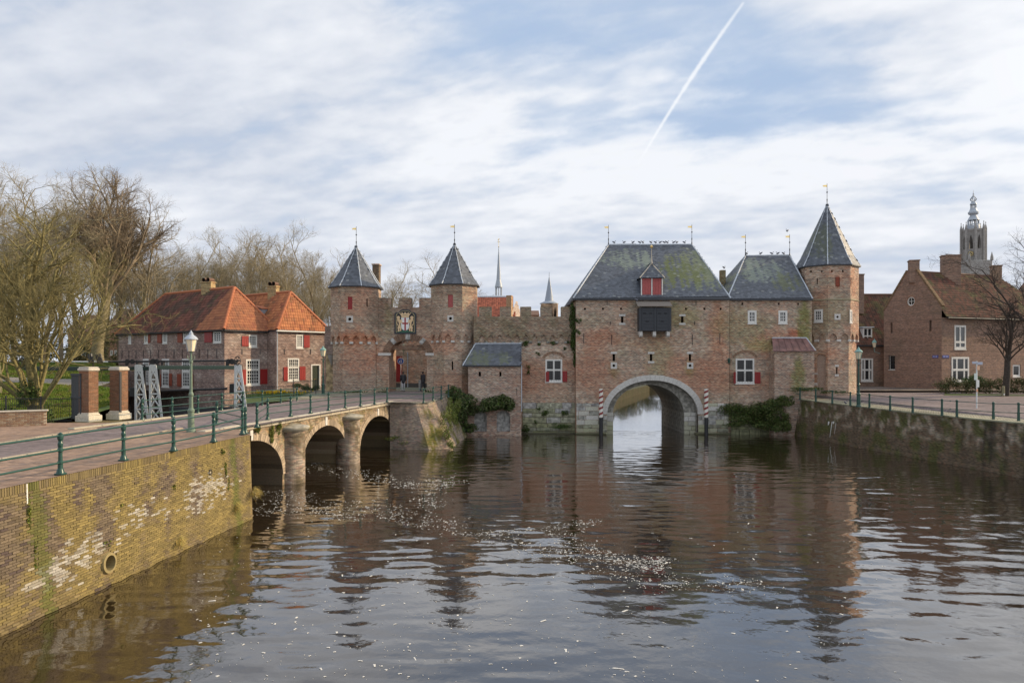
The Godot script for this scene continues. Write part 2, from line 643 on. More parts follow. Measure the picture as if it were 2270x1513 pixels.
func shutter(parent: Node, f: Transform3D, r: Rect2, m: Material, hinge_right := true, angle := 0.0) -> void:
	# hinge_right: hinge on the right edge of the shutter (it hangs left of a window)
	var hx := r.end.x if hinge_right else r.position.x
	var t := f * Transform3D(Basis(Vector3.UP, angle), Vector3(hx, r.position.y, 0.03))
	var a := Acc.new()
	var n := 3
	var s := -1.0 if hinge_right else 1.0
	for i in n:
		var x0 := s * r.size.x * i / n
		var x1 := s * r.size.x * (i + 1) / n
		a.bevel(Vector3(minf(x0, x1) + 0.004, 0, 0), Vector3(maxf(x0, x1) - 0.004, r.size.y, 0.035), 0.008, t)
	var b := Acc.new()
	for k in [0.14, 0.86]:
		b.bevel(Vector3(minf(0, s * r.size.x) + 0.02, r.size.y * k - 0.035, 0.036), Vector3(maxf(0, s * r.size.x) - 0.02, r.size.y * k + 0.035, 0.055), 0.006, t)
	var o := put("shutter", a, m, parent)
	put("batten", b, m, o)

# dark slit or hole: reveals come from the panel, this closes it at the back
func backing(parent: Node, f: Transform3D, poly: PackedVector2Array, depth: float, m: Material, called := "loophole") -> void:
	var a := Acc.new()
	a.slab(poly, f * Transform3D(Basis(), Vector3(0, 0, -depth - 0.05)), 0.05)
	put(called, a, m, parent)

func stone(parent: Node, f: Transform3D, r: Rect2, out := 0.03, m: Material = null, called := "stone_block") -> void:
	var a := Acc.new()
	a.bevel(Vector3(r.position.x, r.position.y, -0.1), Vector3(r.end.x, r.end.y, out), 0.02, f)
	put(called, a, M.pale_stone if m == null else m, parent)

func anchor_iron(parent: Node, f: Transform3D, x: float, y0: float, y1: float) -> void:
	var a := Acc.new()
	a.bevel(Vector3(x - 0.02, y0, 0.003), Vector3(x + 0.02, y1, 0.05), 0.008, f)
	put("wall_anchor", a, M.dark_iron, parent)

func leaf_cloud(called: String, parts: Array, count: int, size: float, cols: Array, m: Material, parent: Node, flat := 0.0) -> MeshInstance3D:
	# parts: [centre, radii]; leaves sit mostly in the outer shell of each lump
	var a := Acc.new()
	var total := 0.0
	var lumps: Array = []
	for p in parts:
		for k in 9:
			var q := Vector3(rng.randf_range(-1, 1), rng.randf_range(-1, 1), rng.randf_range(-1, 1))
			lumps.append([p[0] + q * p[1] * 0.72, p[1] * rng.randf_range(0.25, 0.6)])
	parts = lumps
	for p in parts: total += p[1].x * p[1].y + p[1].y * p[1].z + p[1].x * p[1].z
	for p in parts:
		var r: Vector3 = p[1]
		var k := int(count * (r.x * r.y + r.y * r.z + r.x * r.z) / total)
		for i in k:
			var d := Vector3(rng.randfn(), rng.randfn(), rng.randfn()).normalized()
			var bump := 1.0 + 0.28 * fb(p[0] + d * r, 2.4)
			var at: Vector3 = p[0] + d * r * pow(rng.randf(), 0.28) * bump
			var nn := (d + Vector3(rng.randfn(), rng.randfn(), rng.randfn()) * 0.7).normalized()
			var x := nn.cross(Vector3(rng.randfn(), rng.randfn(), rng.randfn())).normalized()
			var y := nn.cross(x)
			var s := size * rng.randf_range(0.6, 1.4)
			var c: Color = cols[rng.randi() % cols.size()]
			a.col = c * rng.randf_range(0.7, 1.3)
			var tip := at + y * s
			a.tri(at - y * s * 0.6, at - x * s * 0.45 + nn * s * 0.15, tip)
			a.tri(at - y * s * 0.6, tip, at + x * s * 0.45 + nn * s * 0.15)
	var o := put(called, a, m, parent)
	return o

func _ready() -> void:
	# ---- camera
	var cam := Camera3D.new()
	cam.name = "camera"
	add_child(cam)
	cam.position = Vector3(0, CH, 0)
	cam.near = 0.1
	cam.far = 4000.0
	cam.projection = Camera3D.PROJECTION_FRUSTUM
	cam.size = 0.1 * 1513.0 / F
	cam.frustum_offset = Vector2(0, 0.1 * (HY - 756.5) / F)
	cam.current = true
	# ---- sky, sun, exposure
	nz = FastNoiseLite.new()
	nz.seed = 11
	nz.frequency = 1.0
	nz.fractal_octaves = 3
	nz2 = FastNoiseLite.new()
	nz2.seed = 5
	nz2.frequency = 1.0
	nz2.fractal_octaves = 2
	rng.seed = 77
	var env := Environment.new()
	env.background_mode = Environment.BG_SKY
	var sk := Sky.new()
	var pan := PanoramaSkyMaterial.new()
	pan.panorama = sky_picture()
	sk.sky_material = pan
	env.sky = sk
	env.background_energy_multiplier = 2.5
	env.tonemap_mode = Environment.TONE_MAPPER_LINEAR
	env.tonemap_exposure = 1.12
	env.ssao_enabled = true
	env.ssil_enabled = true
	env.sdfgi_enabled = true
	var we := WorldEnvironment.new()
	we.name = "environment"
	we.environment = env
	add_child(we)
	var sun := DirectionalLight3D.new()
	sun.name = "sun"
	add_child(sun)
	var az := deg_to_rad(104.0)
	var el := deg_to_rad(22.0)
	var sv := Vector3(sin(az) * cos(el), sin(el), cos(az) * cos(el))
	sun.look_at_from_position(sv * 100.0, Vector3.ZERO)
	sun.light_energy = 1.25
	sun.light_color = Color(1.0, 0.89, 0.72)
	sun.light_angular_distance = 1.2
	sun.shadow_enabled = true
	print("sky ", Time.get_ticks_msec())
	materials()
	print("materials ", Time.get_ticks_msec())
	setting()
	print("setting ", Time.get_ticks_msec())
	castle()
	print("castle ", Time.get_ticks_msec())
	left_side()
	print("left ", Time.get_ticks_msec())
	right_side()
	print("right ", Time.get_ticks_msec())
	far_things()
	print("far ", Time.get_ticks_msec())
	plants()
	print("plants ", Time.get_ticks_msec())
	small_things()
	print("small ", Time.get_ticks_msec())

func sky_picture() -> ImageTexture:
	var W := 4096
	var H := 2048
	var d := PackedByteArray()
	d.resize(W * H * 3)
	d.fill(140)
	var cn := FastNoiseLite.new()
	cn.seed = 21
	cn.frequency = 1.0
	cn.fractal_octaves = 5
	cn.fractal_gain = 0.52
	cn.domain_warp_enabled = true
	cn.domain_warp_amplitude = 0.35
	cn.domain_warp_frequency = 0.9
	var big := FastNoiseLite.new()
	big.seed = 8
	big.frequency = 1.0
	big.fractal_octaves = 3
	var wisp := FastNoiseLite.new()
	wisp.seed = 31
	wisp.frequency = 1.0
	wisp.fractal_octaves = 4
	for j in range(0, H / 2 + 2):
		var th := (j + 0.5) / H * PI
		var y := maxf(cos(th), 0.0)
		var s := sin(th)
		var near_row := th > deg_to_rad(42.0)
		if not near_row and j % 4 != 0:
			for b in W * 3:
				d[j * W * 3 + b] = d[(j - 1) * W * 3 + b]
			continue
		var i := 0
		while i < W:
			var ph := (i + 0.5) / W * TAU
			var fine := near_row and (i < 640 or i > W - 640)
			var x := sin(ph) * s
			var z := -cos(ph) * s
			var c := sky_colour(Vector3(x, y, z), cn, big, wisp, fine)
			var r := int(clampf(c.r, 0, 1) * 255.0)
			var g := int(clampf(c.g, 0, 1) * 255.0)
			var b := int(clampf(c.b, 0, 1) * 255.0)
			var k := 1 if fine else 4
			for m in k:
				if i + m >= W: break
				var o := (j * W + i + m) * 3
				d[o] = r; d[o + 1] = g; d[o + 2] = b
			i += k
	return ImageTexture.create_from_image(Image.create_from_data(W, H, false, Image.FORMAT_RGB8, d))

func sky_colour(v: Vector3, cn: FastNoiseLite, big: FastNoiseLite, wisp: FastNoiseLite, fine: bool) -> Color:
	var k := 1.0 / (v.y + 0.16)
	var qx := v.x * k
	var qz := v.z * k
	# streaks run from upper right to lower left of the view
	var a := qx * 0.93 + qz * 0.37
	var b := -qx * 0.37 + qz * 0.93
	var n1 := cn.get_noise_2d(a * 0.55 + 3.0, b * 1.15)
	var n2 := wisp.get_noise_2d(a * 1.3 + 9.0, b * 2.6)
	var n3 := big.get_noise_2d(qx * 0.35 + 1.7, qz * 0.35 + 4.0)
	var azm := rad_to_deg(atan2(v.x, -v.z))
	var ele := rad_to_deg(asin(clampf(v.y, -1, 1)))
	# gap in the cloud, up and right of the middle
	var e := (azm - 6.0) / 15.0 
	var f := (ele - 20.5 + (azm - 6.0) * 0.05) / 7.0
	var gap := 0.66 * exp(-e * e - f * f)
	e = (azm + 4.0) / 9.0
	f = (ele - 28.0) / 4.0
	gap += 0.5 * exp(-e * e - f * f)
	e = (azm - 17.0) / 6.0
	f = (ele - 20.0) / 5.0
	gap += 0.5 * exp(-e * e - f * f)
	e = (azm + 34.0) / 7.0
	f = (ele - 22.0) / 8.0
	gap += 0.22 * exp(-e * e - f * f)
	var outside := sm(30.0, 55.0, absf(azm)) 
	gap += outside * 0.5 * sm(0.0, 0.5, n3)
	gap += sm(32.0, 60.0, ele) * 0.6 * sm(-0.15, 0.45, n3)
	var cover := clampf(1.06 - gap * 0.92 + n1 * 0.85 + n2 * 0.42, 0.0, 1.0)
	var n4 := wisp.get_noise_2d(a * 5.0 - 3.0, b * 8.0)
	cover = clampf(cover + n4 * 0.22, 0.0, 1.0)
	cover = cover * cover * (3.0 - 2.0 * cover)
	var blue := Color(0.66, 0.74, 0.85).lerp(Color(0.76, 0.81, 0.88), sm(18.0, 4.0, ele))
	# brightness of the cloud: a pale bank, brighter towards the sun on the right
	var t := 0.54 + n1 * 0.62 + n2 * 0.28 + n4 * 0.30 + 0.3 * sm(50.0, 90.0, absf(azm))
	var band := (ele - 15.0 - n3 * 2.0) / 3.6
	t += 0.42 * exp(-band * band) * sm(-26.0, 8.0, azm)
	t += 0.2 * sm(0.0, 45.0, azm) * sm(4.0, 12.0, ele)
	t -= 0.28 * sm(-5.0, -30.0, azm) * sm(3.0, 15.0, ele)
	t -= 0.16 * sm(11.0, 5.0, ele)
	t = clampf(t, 0.0, 1.0)
	var cl := Color(0.755, 0.785, 0.84).lerp(Color(0.915, 0.925, 0.945), t)
	var c := blue.lerp(cl, cover)
	var sd := Vector3(sin(deg_to_rad(104.0)) * cos(deg_to_rad(22.0)), sin(deg_to_rad(22.0)), cos(deg_to_rad(104.0)) * cos(deg_to_rad(22.0)))
	var glow := clampf(v.dot(sd), 0, 1)
	c = c.srgb_to_linear()
	c += Color(1.0, 0.96, 0.88) * (0.3 * pow(glow, 2.0) * sm(38.0, 80.0, absf(azm)) + 1.3 * pow(glow, 15.0))
	if fine and v.z < 0.0:
		# a vapour trail, widening upwards
		var sx := CX + F * v.x / -v.z
		var sy := HY - F * v.y / -v.z
		var p0 := Vector2(1413, 366)
		var p1 := Vector2(1645, 12)
		var dir := (p1 - p0).normalized()
		var rel := Vector2(sx, sy) - p0
		var al := rel.dot(dir) / (p1 - p0).length()
		var ac := absf(rel.cross(dir) - 6.0 * sin(al * 3.0))
		if al > -0.02 and al < 1.02:
			var wd := lerpf(2.0, 6.0, clampf(al * 1.7, 0, 1)) * (1.0 + 0.35 * wisp.get_noise_2d(al * 22.0, 3.0))
			if al > 0.72: wd *= lerpf(1.0, 0.5, (al - 0.72) / 0.3)
			var kk := sm(wd, wd * 0.35, ac) * sm(-0.02, 0.12, al) * lerpf(1.0, 0.7, sm(0.7, 1.0, al))
			c = c.lerp(Color(0.88, 0.90, 0.93), clampf(kk * 0.8, 0, 1))
	return (c * 0.4).linear_to_srgb()

func materials() -> void:
	M.grain = noise_tex(512, 0.02, 0.84, 1.06, 5, 3)
	M.coarse = noise_tex(512, 0.008, 0.6, 1.08, 5, 9)
	M.speck = noise_tex(512, 0.09, 0.4, 1.1, 3, 14)
	var castle_t := brick_tex([Color(0.44, 0.235, 0.165), Color(0.34, 0.225, 0.175), Color(0.46, 0.32, 0.24), Color(0.26, 0.18, 0.15), Color(0.50, 0.38, 0.285), Color(0.17, 0.125, 0.11), Color(0.40, 0.22, 0.155), Color(0.56, 0.48, 0.40)], Color(0.80, 0.76, 0.69), 1, 32, 108, 2)
	M.castle = brick_mat(castle_t)
	var house_t := brick_tex([Color(0.24, 0.17, 0.145), Color(0.29, 0.20, 0.165), Color(0.20, 0.15, 0.14), Color(0.36, 0.26, 0.21), Color(0.17, 0.125, 0.115), Color(0.50, 0.42, 0.37)], Color(0.78, 0.74, 0.69), 2, 32, 108, 2)
	M.house = brick_mat(house_t)
	var right_t := brick_tex([Color(0.33, 0.215, 0.165), Color(0.26, 0.18, 0.15), Color(0.37, 0.25, 0.19), Color(0.29, 0.205, 0.17), Color(0.21, 0.15, 0.13)], Color(0.52, 0.46, 0.40), 4, 32, 108, 2)
	M.right = brick_mat(right_t)
	var quay_t := brick_tex([Color(0.34, 0.29, 0.23), Color(0.42, 0.36, 0.28), Color(0.28, 0.24, 0.2), Color(0.46, 0.33, 0.26), Color(0.38, 0.33, 0.28)], Color(0.42, 0.38, 0.32), 6)
	M.quay = brick_mat(quay_t, 1.5)
	var pave_t := brick_tex([Color(0.22, 0.18, 0.185), Color(0.25, 0.20, 0.20), Color(0.20, 0.17, 0.175), Color(0.235, 0.19, 0.195)], Color(0.2, 0.16, 0.14), 7, 34, 68)
	M.road = brick_mat(pave_t, 0.5, 0.75)
	var path_t := brick_tex([Color(0.34, 0.235, 0.175), Color(0.38, 0.26, 0.19), Color(0.31, 0.22, 0.17), Color(0.29, 0.21, 0.17)], Color(0.28, 0.2, 0.15), 8, 34, 68)
	M.path = brick_mat(path_t, 0.5, 0.8)
	var cob_t := brick_tex([Color(0.36, 0.34, 0.28), Color(0.44, 0.41, 0.34), Color(0.28, 0.27, 0.22), Color(0.40, 0.36, 0.3)], Color(0.17, 0.18, 0.09), 9, 44, 52, 3)
	M.cobble = brick_mat(cob_t, 4.0, 0.8)
	M.white_paint = grained(Color(0.80, 0.79, 0.75), 0.5, 0.8, 0.05)
	M.red_paint = grained(Color(0.34, 0.022, 0.022), 0.45, 0.7, 0.05)
	M.faded_red = grained(Color(0.45, 0.10, 0.095), 0.6, 0.7, 0.1)
	M.rust_red = grained(Color(0.30, 0.065, 0.03), 0.6, 0.7, 0.1)
	M.dark_wood = grained(Color(0.040, 0.045, 0.055), 0.55, 0.9, 0.15)
	M.green_iron = grained(Color(0.022, 0.075, 0.058), 0.32, 1.5, 0.03)
	M.green_lamp = grained(Color(0.16, 0.22, 0.16), 0.4, 1.5, 0.03)
	M.dark_iron = grained(Color(0.03, 0.03, 0.033), 0.5, 1.5, 0.03)
	M.steel = grained(Color(0.70, 0.73, 0.73), 0.45, 1.2, 0.05)
	M.zinc = grained(Color(0.45, 0.50, 0.56), 0.45, 0.6, 0.05)
	M.lead = grained(Color(0.55, 0.60, 0.66), 0.5, 0.6, 0.1)
	M.gold = mat(Color(0.95, 0.70, 0.30), 0.25, 0.5, 1.0)
	M.pale_stone = grained(Color(0.66, 0.64, 0.60), 0.85, 0.8, 0.6)
	M.grey_stone = grained(Color(0.56, 0.55, 0.52), 0.85, 0.6, 0.5, "coarse")
	M.green_stone = grained(Color(0.54, 0.54, 0.40), 0.9, 0.6, 0.5, "coarse")
	M.curb_stone = grained(Color(0.55, 0.50, 0.42), 0.85, 0.7, 0.5)
	M.plaster = grained(Color(0.66, 0.55, 0.38), 0.9, 0.5, 0.6, "coarse")
	M.sandstone = grained(Color(0.36, 0.345, 0.325), 0.9, 0.06, 0.0)
	M.void = mat(Color(0.012, 0.011, 0.01), 0.95, 0.1)
	M.plum_metal = grained(Color(0.26, 0.135, 0.125), 0.45, 0.35, 0.1, "coarse")
	M.slate = mat(Color(1, 1, 1), 0.55, 0.5)
	M.slate.vertex_color_use_as_albedo = true
	M.tile = mat(Color(1, 1, 1), 0.75, 0.4)
	M.tile.vertex_color_use_as_albedo = true
	M.terracotta = grained(Color(0.45, 0.15, 0.065), 0.75, 0.8, 0.3)
	M.dark_ridge = grained(Color(0.16, 0.085, 0.055), 0.8, 0.8, 0.3)
	M.soil = grained(Color(0.09, 0.07, 0.045), 0.95, 0.5, 1.0, "coarse")
	M.grass = grained(Color(0.10, 0.16, 0.025), 0.9, 0.4, 2.0, "coarse")
	M.gravel = grained(Color(0.42, 0.38, 0.33), 0.9, 0.7, 0.5, "speck")
	M.town = grained(Color(0.24, 0.19, 0.16), 0.9, 0.1, 0.3, "coarse")
	M.glass = mat(Color(0.018, 0.022, 0.026), 0.06, 0.6)
	M.leaf = mat(Color(1, 1, 1), 0.6, 0.4)
	M.leaf.vertex_color_use_as_albedo = true
	M.leaf.backlight_enabled = true
	M.leaf.backlight = Color(0.35, 0.4, 0.2)
	M.bark = grained(Color(1, 1, 1), 0.9, 1.4, 1.2, "coarse")
	M.painted = mat(Color(1, 1, 1), 0.55)
	M.painted.vertex_color_use_as_albedo = true
	M.lampglass = mat(Color(0.80, 0.70, 0.50), 0.35, 0.5)
	M.foam = mat(Color(0.62, 0.61, 0.57), 0.9, 0.3)
	M.brickpiece = grained(Color(1, 1, 1), 0.92, 2.3, 0.5, "speck")
	M.copper = grained(Color(0.24, 0.42, 0.38), 0.6, 0.8, 0.2)
	M.pale_slate = mat(Color(0.30, 0.34, 0.40), 0.5)
	var w := mat(Color(0.022, 0.015, 0.008), 0.045, 0.7)
	w.clearcoat_enabled = true
	w.clearcoat = 0.6
	w.clearcoat_roughness = 0.04
	w.heightmap_enabled = true
	w.heightmap_texture = noise_tex(1024, 0.012, 0.0, 1.0, 3, 40)
	w.heightmap_scale = 0.5
	w.uv1_scale = Vector3(1, 1, 1)
	M.water = w
	M.slate_piece = slate_mesh()
	M.pan_piece = pantile_mesh()

# ---------- ground, quays, bridge, water

func ground(called: String, pts: Array, m: Material, y: float, uvs := 0.14) -> MeshInstance3D:
	# pts: [x, depth] or [x, depth, height]
	var p2 := PackedVector2Array()
	for p in pts: p2.append(Vector2(p[0], p[1]))
	var ix := Geometry2D.triangulate_polygon(p2)
	var a := Acc.new()
	a.us = uvs
	for k in range(0, ix.size(), 3):
		var q: Array[Vector3] = []
		for i in 3:
			var p: Array = pts[ix[k + i]]
			q.append(Vector3(p[0], p[2] if p.size() > 2 else y, -p[1]))
		_paved(a, q[0], q[1], q[2], 0)
	var o := put(called, a, m)
	structure(o)
	return o

# sheet split into small triangles, each corner tinted by patches of dirt and wear
func _paved(a: Acc, p: Vector3, q: Vector3, r: Vector3, depth: int) -> void:
	var l := maxf((p - q).length(), maxf((q - r).length(), (r - p).length()))
	if l > 1.3 and l < 140.0 and depth < 7:
		var pq := (p + q) * 0.5
		var qr := (q + r) * 0.5
		var rp_ := (r + p) * 0.5
		for t in [[p, pq, rp_], [pq, q, qr], [rp_, qr, r], [pq, qr, rp_]]: _paved(a, t[0], t[1], t[2], depth + 1)
		return
	var s := a.v.size()
	a.tri(p, q, r, Vector3.UP)
	for i in range(s, a.v.size()):
		var n := fb(a.v[i], 0.35) * 0.6 + fb(a.v[i] + Vector3(9, 0, 4), 1.3) * 0.4
		a.c[i] = Color(0.86, 0.85, 0.83) * (1.0 + n * 0.45)

func wave(x: float, z: float) -> float:
	# wind ripples that die towards the gate's lee
	var h := 0.0
	var calm := 0.45 + 0.9 * clampf(0.5 + 1.3 * nz2.get_noise_2d(x * 0.07 + 40.0, z * 0.09), 0.0, 1.0)
	h += nz2.get_noise_2d(x * 0.34 + 11.0, z * 0.95) * 0.019 * calm
	h += nz2.get_noise_2d(x * 1.0 - 5.0, z * 2.2 + 30.0) * 0.0055 * calm
	return h

func quay_x(d: float) -> float:
	return -11.63 + 0.106 * (d - 16.4)

func bridge_x(d: float) -> float:
	return -11.95 + 0.18 * (d - 32.0)

func tint_quay(p: Vector3) -> Color:
	return stain(p, Color(0.75, 0.72, 0.68) * (1.0 + fb(p, 1.2) * 0.3))

func setting() -> void:
	# water
	var a := Acc.new()
	var x0 := -13.0
	var x1 := 33.0
	var z0 := 9.0
	var z1 := 64.0
	var sx := 0.22
	var sz := 0.13
	var nx := int((x1 - x0) / sx)
	var nzz := int((z1 - z0) / sz)
	var v := PackedVector3Array()
	var n := PackedVector3Array()
	var uv := PackedVector2Array()
	var ix := PackedInt32Array()
	for j in nzz + 1:
		for i in nx + 1:
			var x := x0 + i * sx
			var z := -(z0 + j * sz)
			v.append(Vector3(x, wave(x, z), z))
			uv.append(Vector2(x, z) * 0.16)
	for j in nzz + 1:
		for i in nx + 1:
			var k := j * (nx + 1) + i
			var xl := v[k - 1] if i > 0 else v[k]
			var xr := v[k + 1] if i < nx else v[k]
			var zl := v[k - nx - 1] if j > 0 else v[k]
			var zr := v[k + nx + 1] if j < nzz else v[k]
			n.append((zr - zl).cross(xl - xr).normalized() * -1.0 if (zr - zl).cross(xl - xr).y < 0 else (zr - zl).cross(xl - xr).normalized())
	for j in nzz:
		for i in nx:
			var k := j * (nx + 1) + i
			for q in [k, k + nx + 1, k + 1, k + 1, k + nx + 1, k + nx + 2]: ix.append(q)
	var ar := []
	ar.resize(Mesh.ARRAY_MAX)
	ar[Mesh.ARRAY_VERTEX] = v
	ar[Mesh.ARRAY_NORMAL] = n
	ar[Mesh.ARRAY_TEX_UV] = uv
	ar[Mesh.ARRAY_INDEX] = ix
	var wm := ArrayMesh.new()
	wm.add_surface_from_arrays(Mesh.PRIMITIVE_TRIANGLES, ar)
	structure(put_mesh("water", wm, M.water))
	var wz1 := -(z0 + nzz * sz)
	var wx1 := x0 + nx * sx
	a = Acc.new()
	a.us = 0.16
	var up := Vector3.UP
	a.quad(Vector3(-90, 0, -z0), Vector3(x0, 0, -z0), Vector3(x0, 0, -170), Vector3(-90, 0, -170), up)
	a.quad(Vector3(x0, 0, wz1), Vector3(wx1, 0, wz1), Vector3(wx1, 0, -170), Vector3(x0, 0, -170), up)
	a.quad(Vector3(wx1, 0, 30), Vector3(60, 0, 30), Vector3(60, 0, -170), Vector3(wx1, 0, -170), up)
	a.quad(Vector3(-90, 0, 30), Vector3(wx1, 0, 30), Vector3(wx1, 0, -z0), Vector3(-90, 0, -z0), up)
	structure(put("canal_water", a, M.water))

	# land: left quay with its road, the town behind, the right quay
	var L := ROAD
	structure(ground("ground", [[-3000, -60], [3000, -60], [3000, 3500], [-3000, 3500]], M.soil, -1.2))
	ground("left_pavement", [[quay_x(-20) - 3.2, -20], [quay_x(-20), -20], [quay_x(28.6), 28.6], [-11.9, 31.0], [-14.2, 31.0]], M.path, L)
	ground("left_road", [[-19.0, -20], [quay_x(-20) - 3.2, -20], [-14.2, 31.0], [-17.9, 31.0]], M.road, L)
	ground("left_footway", [[-60, -20], [-19.0, -20], [-17.9, 31.0], [-18.1, 34.0], [-60, 34.0]], M.path, L)
	# kerbs between road and pavements, stone by stone
	for s in [[Vector2(quay_x(-20) - 3.2, -20), Vector2(-14.2, 31.0)], [Vector2(-19.0, -20), Vector2(-17.9, 31.0)]]:
		a = Acc.new()
		var n_k := 52
		for i in n_k:
			var p0: Vector2 = s[0].lerp(s[1], (i + 0.01) / n_k)
			var p1: Vector2 = s[0].lerp(s[1], (i + 0.99) / n_k)
			if p1.y < 10.0: continue
			var kf := face_ab(Vector3(p0.x, 0, -p0.y), Vector3(p1.x, 0, -p1.y))
			kf.origin.y = L
			a.col = Color(0.66, 0.60, 0.53) * rng.randf_range(0.75, 1.1)
			a.bevel(Vector3(0, -0.1, -0.09), Vector3((p1 - p0).length(), 0.05, 0.09), 0.02, kf)
		structure(put("kerb", a, M.curb_stone))
	# deck of the bridge and the place in front of the gate
	ground("bridge_road", [[-17.9, 31.0], [-11.9, 31.0], [bridge_x(50.5), 50.5], [-6.1, 52.1, 3.2], [-5.0, 62.0, 3.5], [-16.0, 66.0, 3.55], [-15.4, 52.0, 3.4]], M.road, L + 0.004, 0.14)
	ground("gate_forecourt", [[-16.2, 51.6, 3.412], [-15.2, 51.6, 3.412], [-11.5, 60.0, 3.5], [-11.6, 66.5, 3.58], [-22.0, 67.4, 3.58], [-21.9, 63.6, 3.5], [-17.4, 63.4, 3.5]], M.cobble, 3.4, 0.14)
	ground("gate_cobbles", [[bridge_x(50.5) + 0.02, 50.6, 3.31], [-6.15, 52.2, 3.215], [-5.05, 61.9, 3.51], [-7.6, 61.9, 3.53]], M.cobble, 3.4)
	ground("town_ground", [[-400, 66.5], [5.2, 66.5], [5.2, 71.5], [7.8, 71.5], [7.8, 190], [24, 190], [50, 190], [24, 72], [24, 66], [400, 66], [400, 1500], [-400, 1500]], M.town, 3.5)
	ground("canal_bank", [[7.7, 71.0], [15.8, 110], [28.6, 150], [50, 158], [50, 191], [7.7, 191]], grained(Color(0.07, 0.078, 0.03), 0.95, 0.3, 0.5, "coarse"), 1.22)
	ground("courtyard", [[-14, 62.9], [-5, 62.9], [-5, 74], [-14, 74]], M.cobble, 3.51)
	# bank of the canal behind the water gate
	a = Acc.new()
	for s in [[Vector3(8.0, 0, -70.5), Vector3(15.8, 0, -110)], [Vector3(15.8, 0, -110), Vector3(28.6, 0, -150)], [Vector3(28.6, 0, -150), Vector3(50, 0, -158)]]:
		panel(a, face_ab(s[0], s[1]), rp(Rect2(0, -0.5, (s[1] - s[0]).length(), 1.75)), [], tint_moss, 1.0)
	tag(put("canal_wall", a, M.quay), "mossy brick canal wall seen through the stone water arch", "wall")

	# right quay and street
	var rq := [[23.6, 63.0], [24.7, 56.0], [25.95, 48.0], [27.5, 38.8], [29.0, 30.0], [31.5, 14.0], [34.0, -10.0]]
	var pts := []
	for p in rq: pts.append([p[0], p[1], right_y(p[1])])
	var inner := []
	for k in range(rq.size() - 1, -1, -1): inner.append([rq[k][0] + (2.6 if k < 4 else 2.0), rq[k][1], right_y(rq[k][1])])
	ground("quay_cobbles", pts + inner, M.cobble, 2.9)
	var st := []
	for k in rq.size(): st.append([rq[k][0] + (2.6 if k < 4 else 2.0), rq[k][1], right_y(rq[k][1])])
	ground("right_street", st + [[80.0, -10, 2.9], [80.0, 58, 3.2], [44, 66.0, 3.35], [30, 90.0, 3.6], [26.0, 66.0, 3.3]], M.road, 3.0)
	a = Acc.new()
	for k in rq.size() - 1:
		var p0 := Vector3(rq[k][0], right_y(rq[k][1]), -rq[k][1])
		var p1 := Vector3(rq[k + 1][0], right_y(rq[k + 1][1]), -rq[k + 1][1])
		var f := face_ab(p0, p1)
		# a slight batter
		f.basis.y = Vector3.UP + f.basis.z * -0.16
		f.origin += f.basis.z * 0.16 * 2.9
		var ln := Vector2(p1.x - p0.x, p1.z - p0.z).length()
		panel(a, f, PackedVector2Array([Vector2(0, -0.6), Vector2(ln, -0.6), Vector2(ln, p1.y), Vector2(0, p0.y)]), [], tint_right_quay, 0.2, 0.0, 6.0)
	var rw := put("quay_wall", a, M.quay)
	tag(rw, "dark mossy brick quay wall below the right-hand street, streaked with soot", "wall")
	# coping bricks on the right quay
	a = Acc.new()
	for k in rq.size() - 1:
		var p0 := Vector3(rq[k][0], right_y(rq[k][1]) - 0.06, -rq[k][1])
		var p1 := Vector3(rq[k + 1][0], right_y(rq[k + 1][1]) - 0.06, -rq[k + 1][1])
		var nn := int((p1 - p0).length() / 0.5)
		for i in nn:
			var q0 := p0.lerp(p1, float(i) / nn)
			var q1 := p0.lerp(p1, (i + 0.985) / nn)
			var f := face_ab(q0, q1)
			f.origin.y = q0.y
			a.col = Color(0.55, 0.55, 0.40) * rng.randf_range(0.7, 1.2)
			a.bevel(Vector3(0, 0, -0.36), Vector3(Vector2(q1.x - q0.x, q1.z - q0.z).length(), 0.1, 0.05), 0.02, f)
	put("coping", a, M.pale_stone, rw)
	# white lime spill with its drain
	a = Acc.new()
	var fs := face_ab(Vector3(24.7, 0, -56.0), Vector3(25.95, 0, -48.0))
	fs.basis.y = Vector3.UP + fs.basis.z * -0.16
	fs.origin += fs.basis.z * (0.16 * 2.9 + 0.006)
	a.col = Color(1, 1, 1)
	for q in [[1840.5, 1844.5, 934, 970], [1850.5, 1853.5, 937, 962], [1835, 1839.5, 934, 942], [1846, 1850, 934, 939]]:
		var r := fr(fs, q[0], q[2], q[1], q[3])
		var w := r.size.x
		a.slab(PackedVector2Array([r.position + Vector2(w * 0.3, 0), r.position + Vector2(w * 0.7, r.size.y * 0.1), r.position + Vector2(w, r.size.y * 0.6), r.end, r.position + Vector2(0, r.size.y), r.position + Vector2(0.1 * w, r.size.y * 0.5)]), fs, 0.008)
	put("lime_streak", a, M.white_paint, rw)

	left_quay()
	bridge()

func right_y(d: float) -> float:
	return 2.85 + clampf((d - 48.0) / 15.0, 0, 1) * 0.2

func tint_moss(p: Vector3) -> Color:
	var c := Color(0.15, 0.15, 0.10).lerp(Color(0.11, 0.14, 0.06), sm(-0.2, 0.4, fb(p, 0.8)))
	return c * (1.0 + fb(p, 1.9) * 0.3)

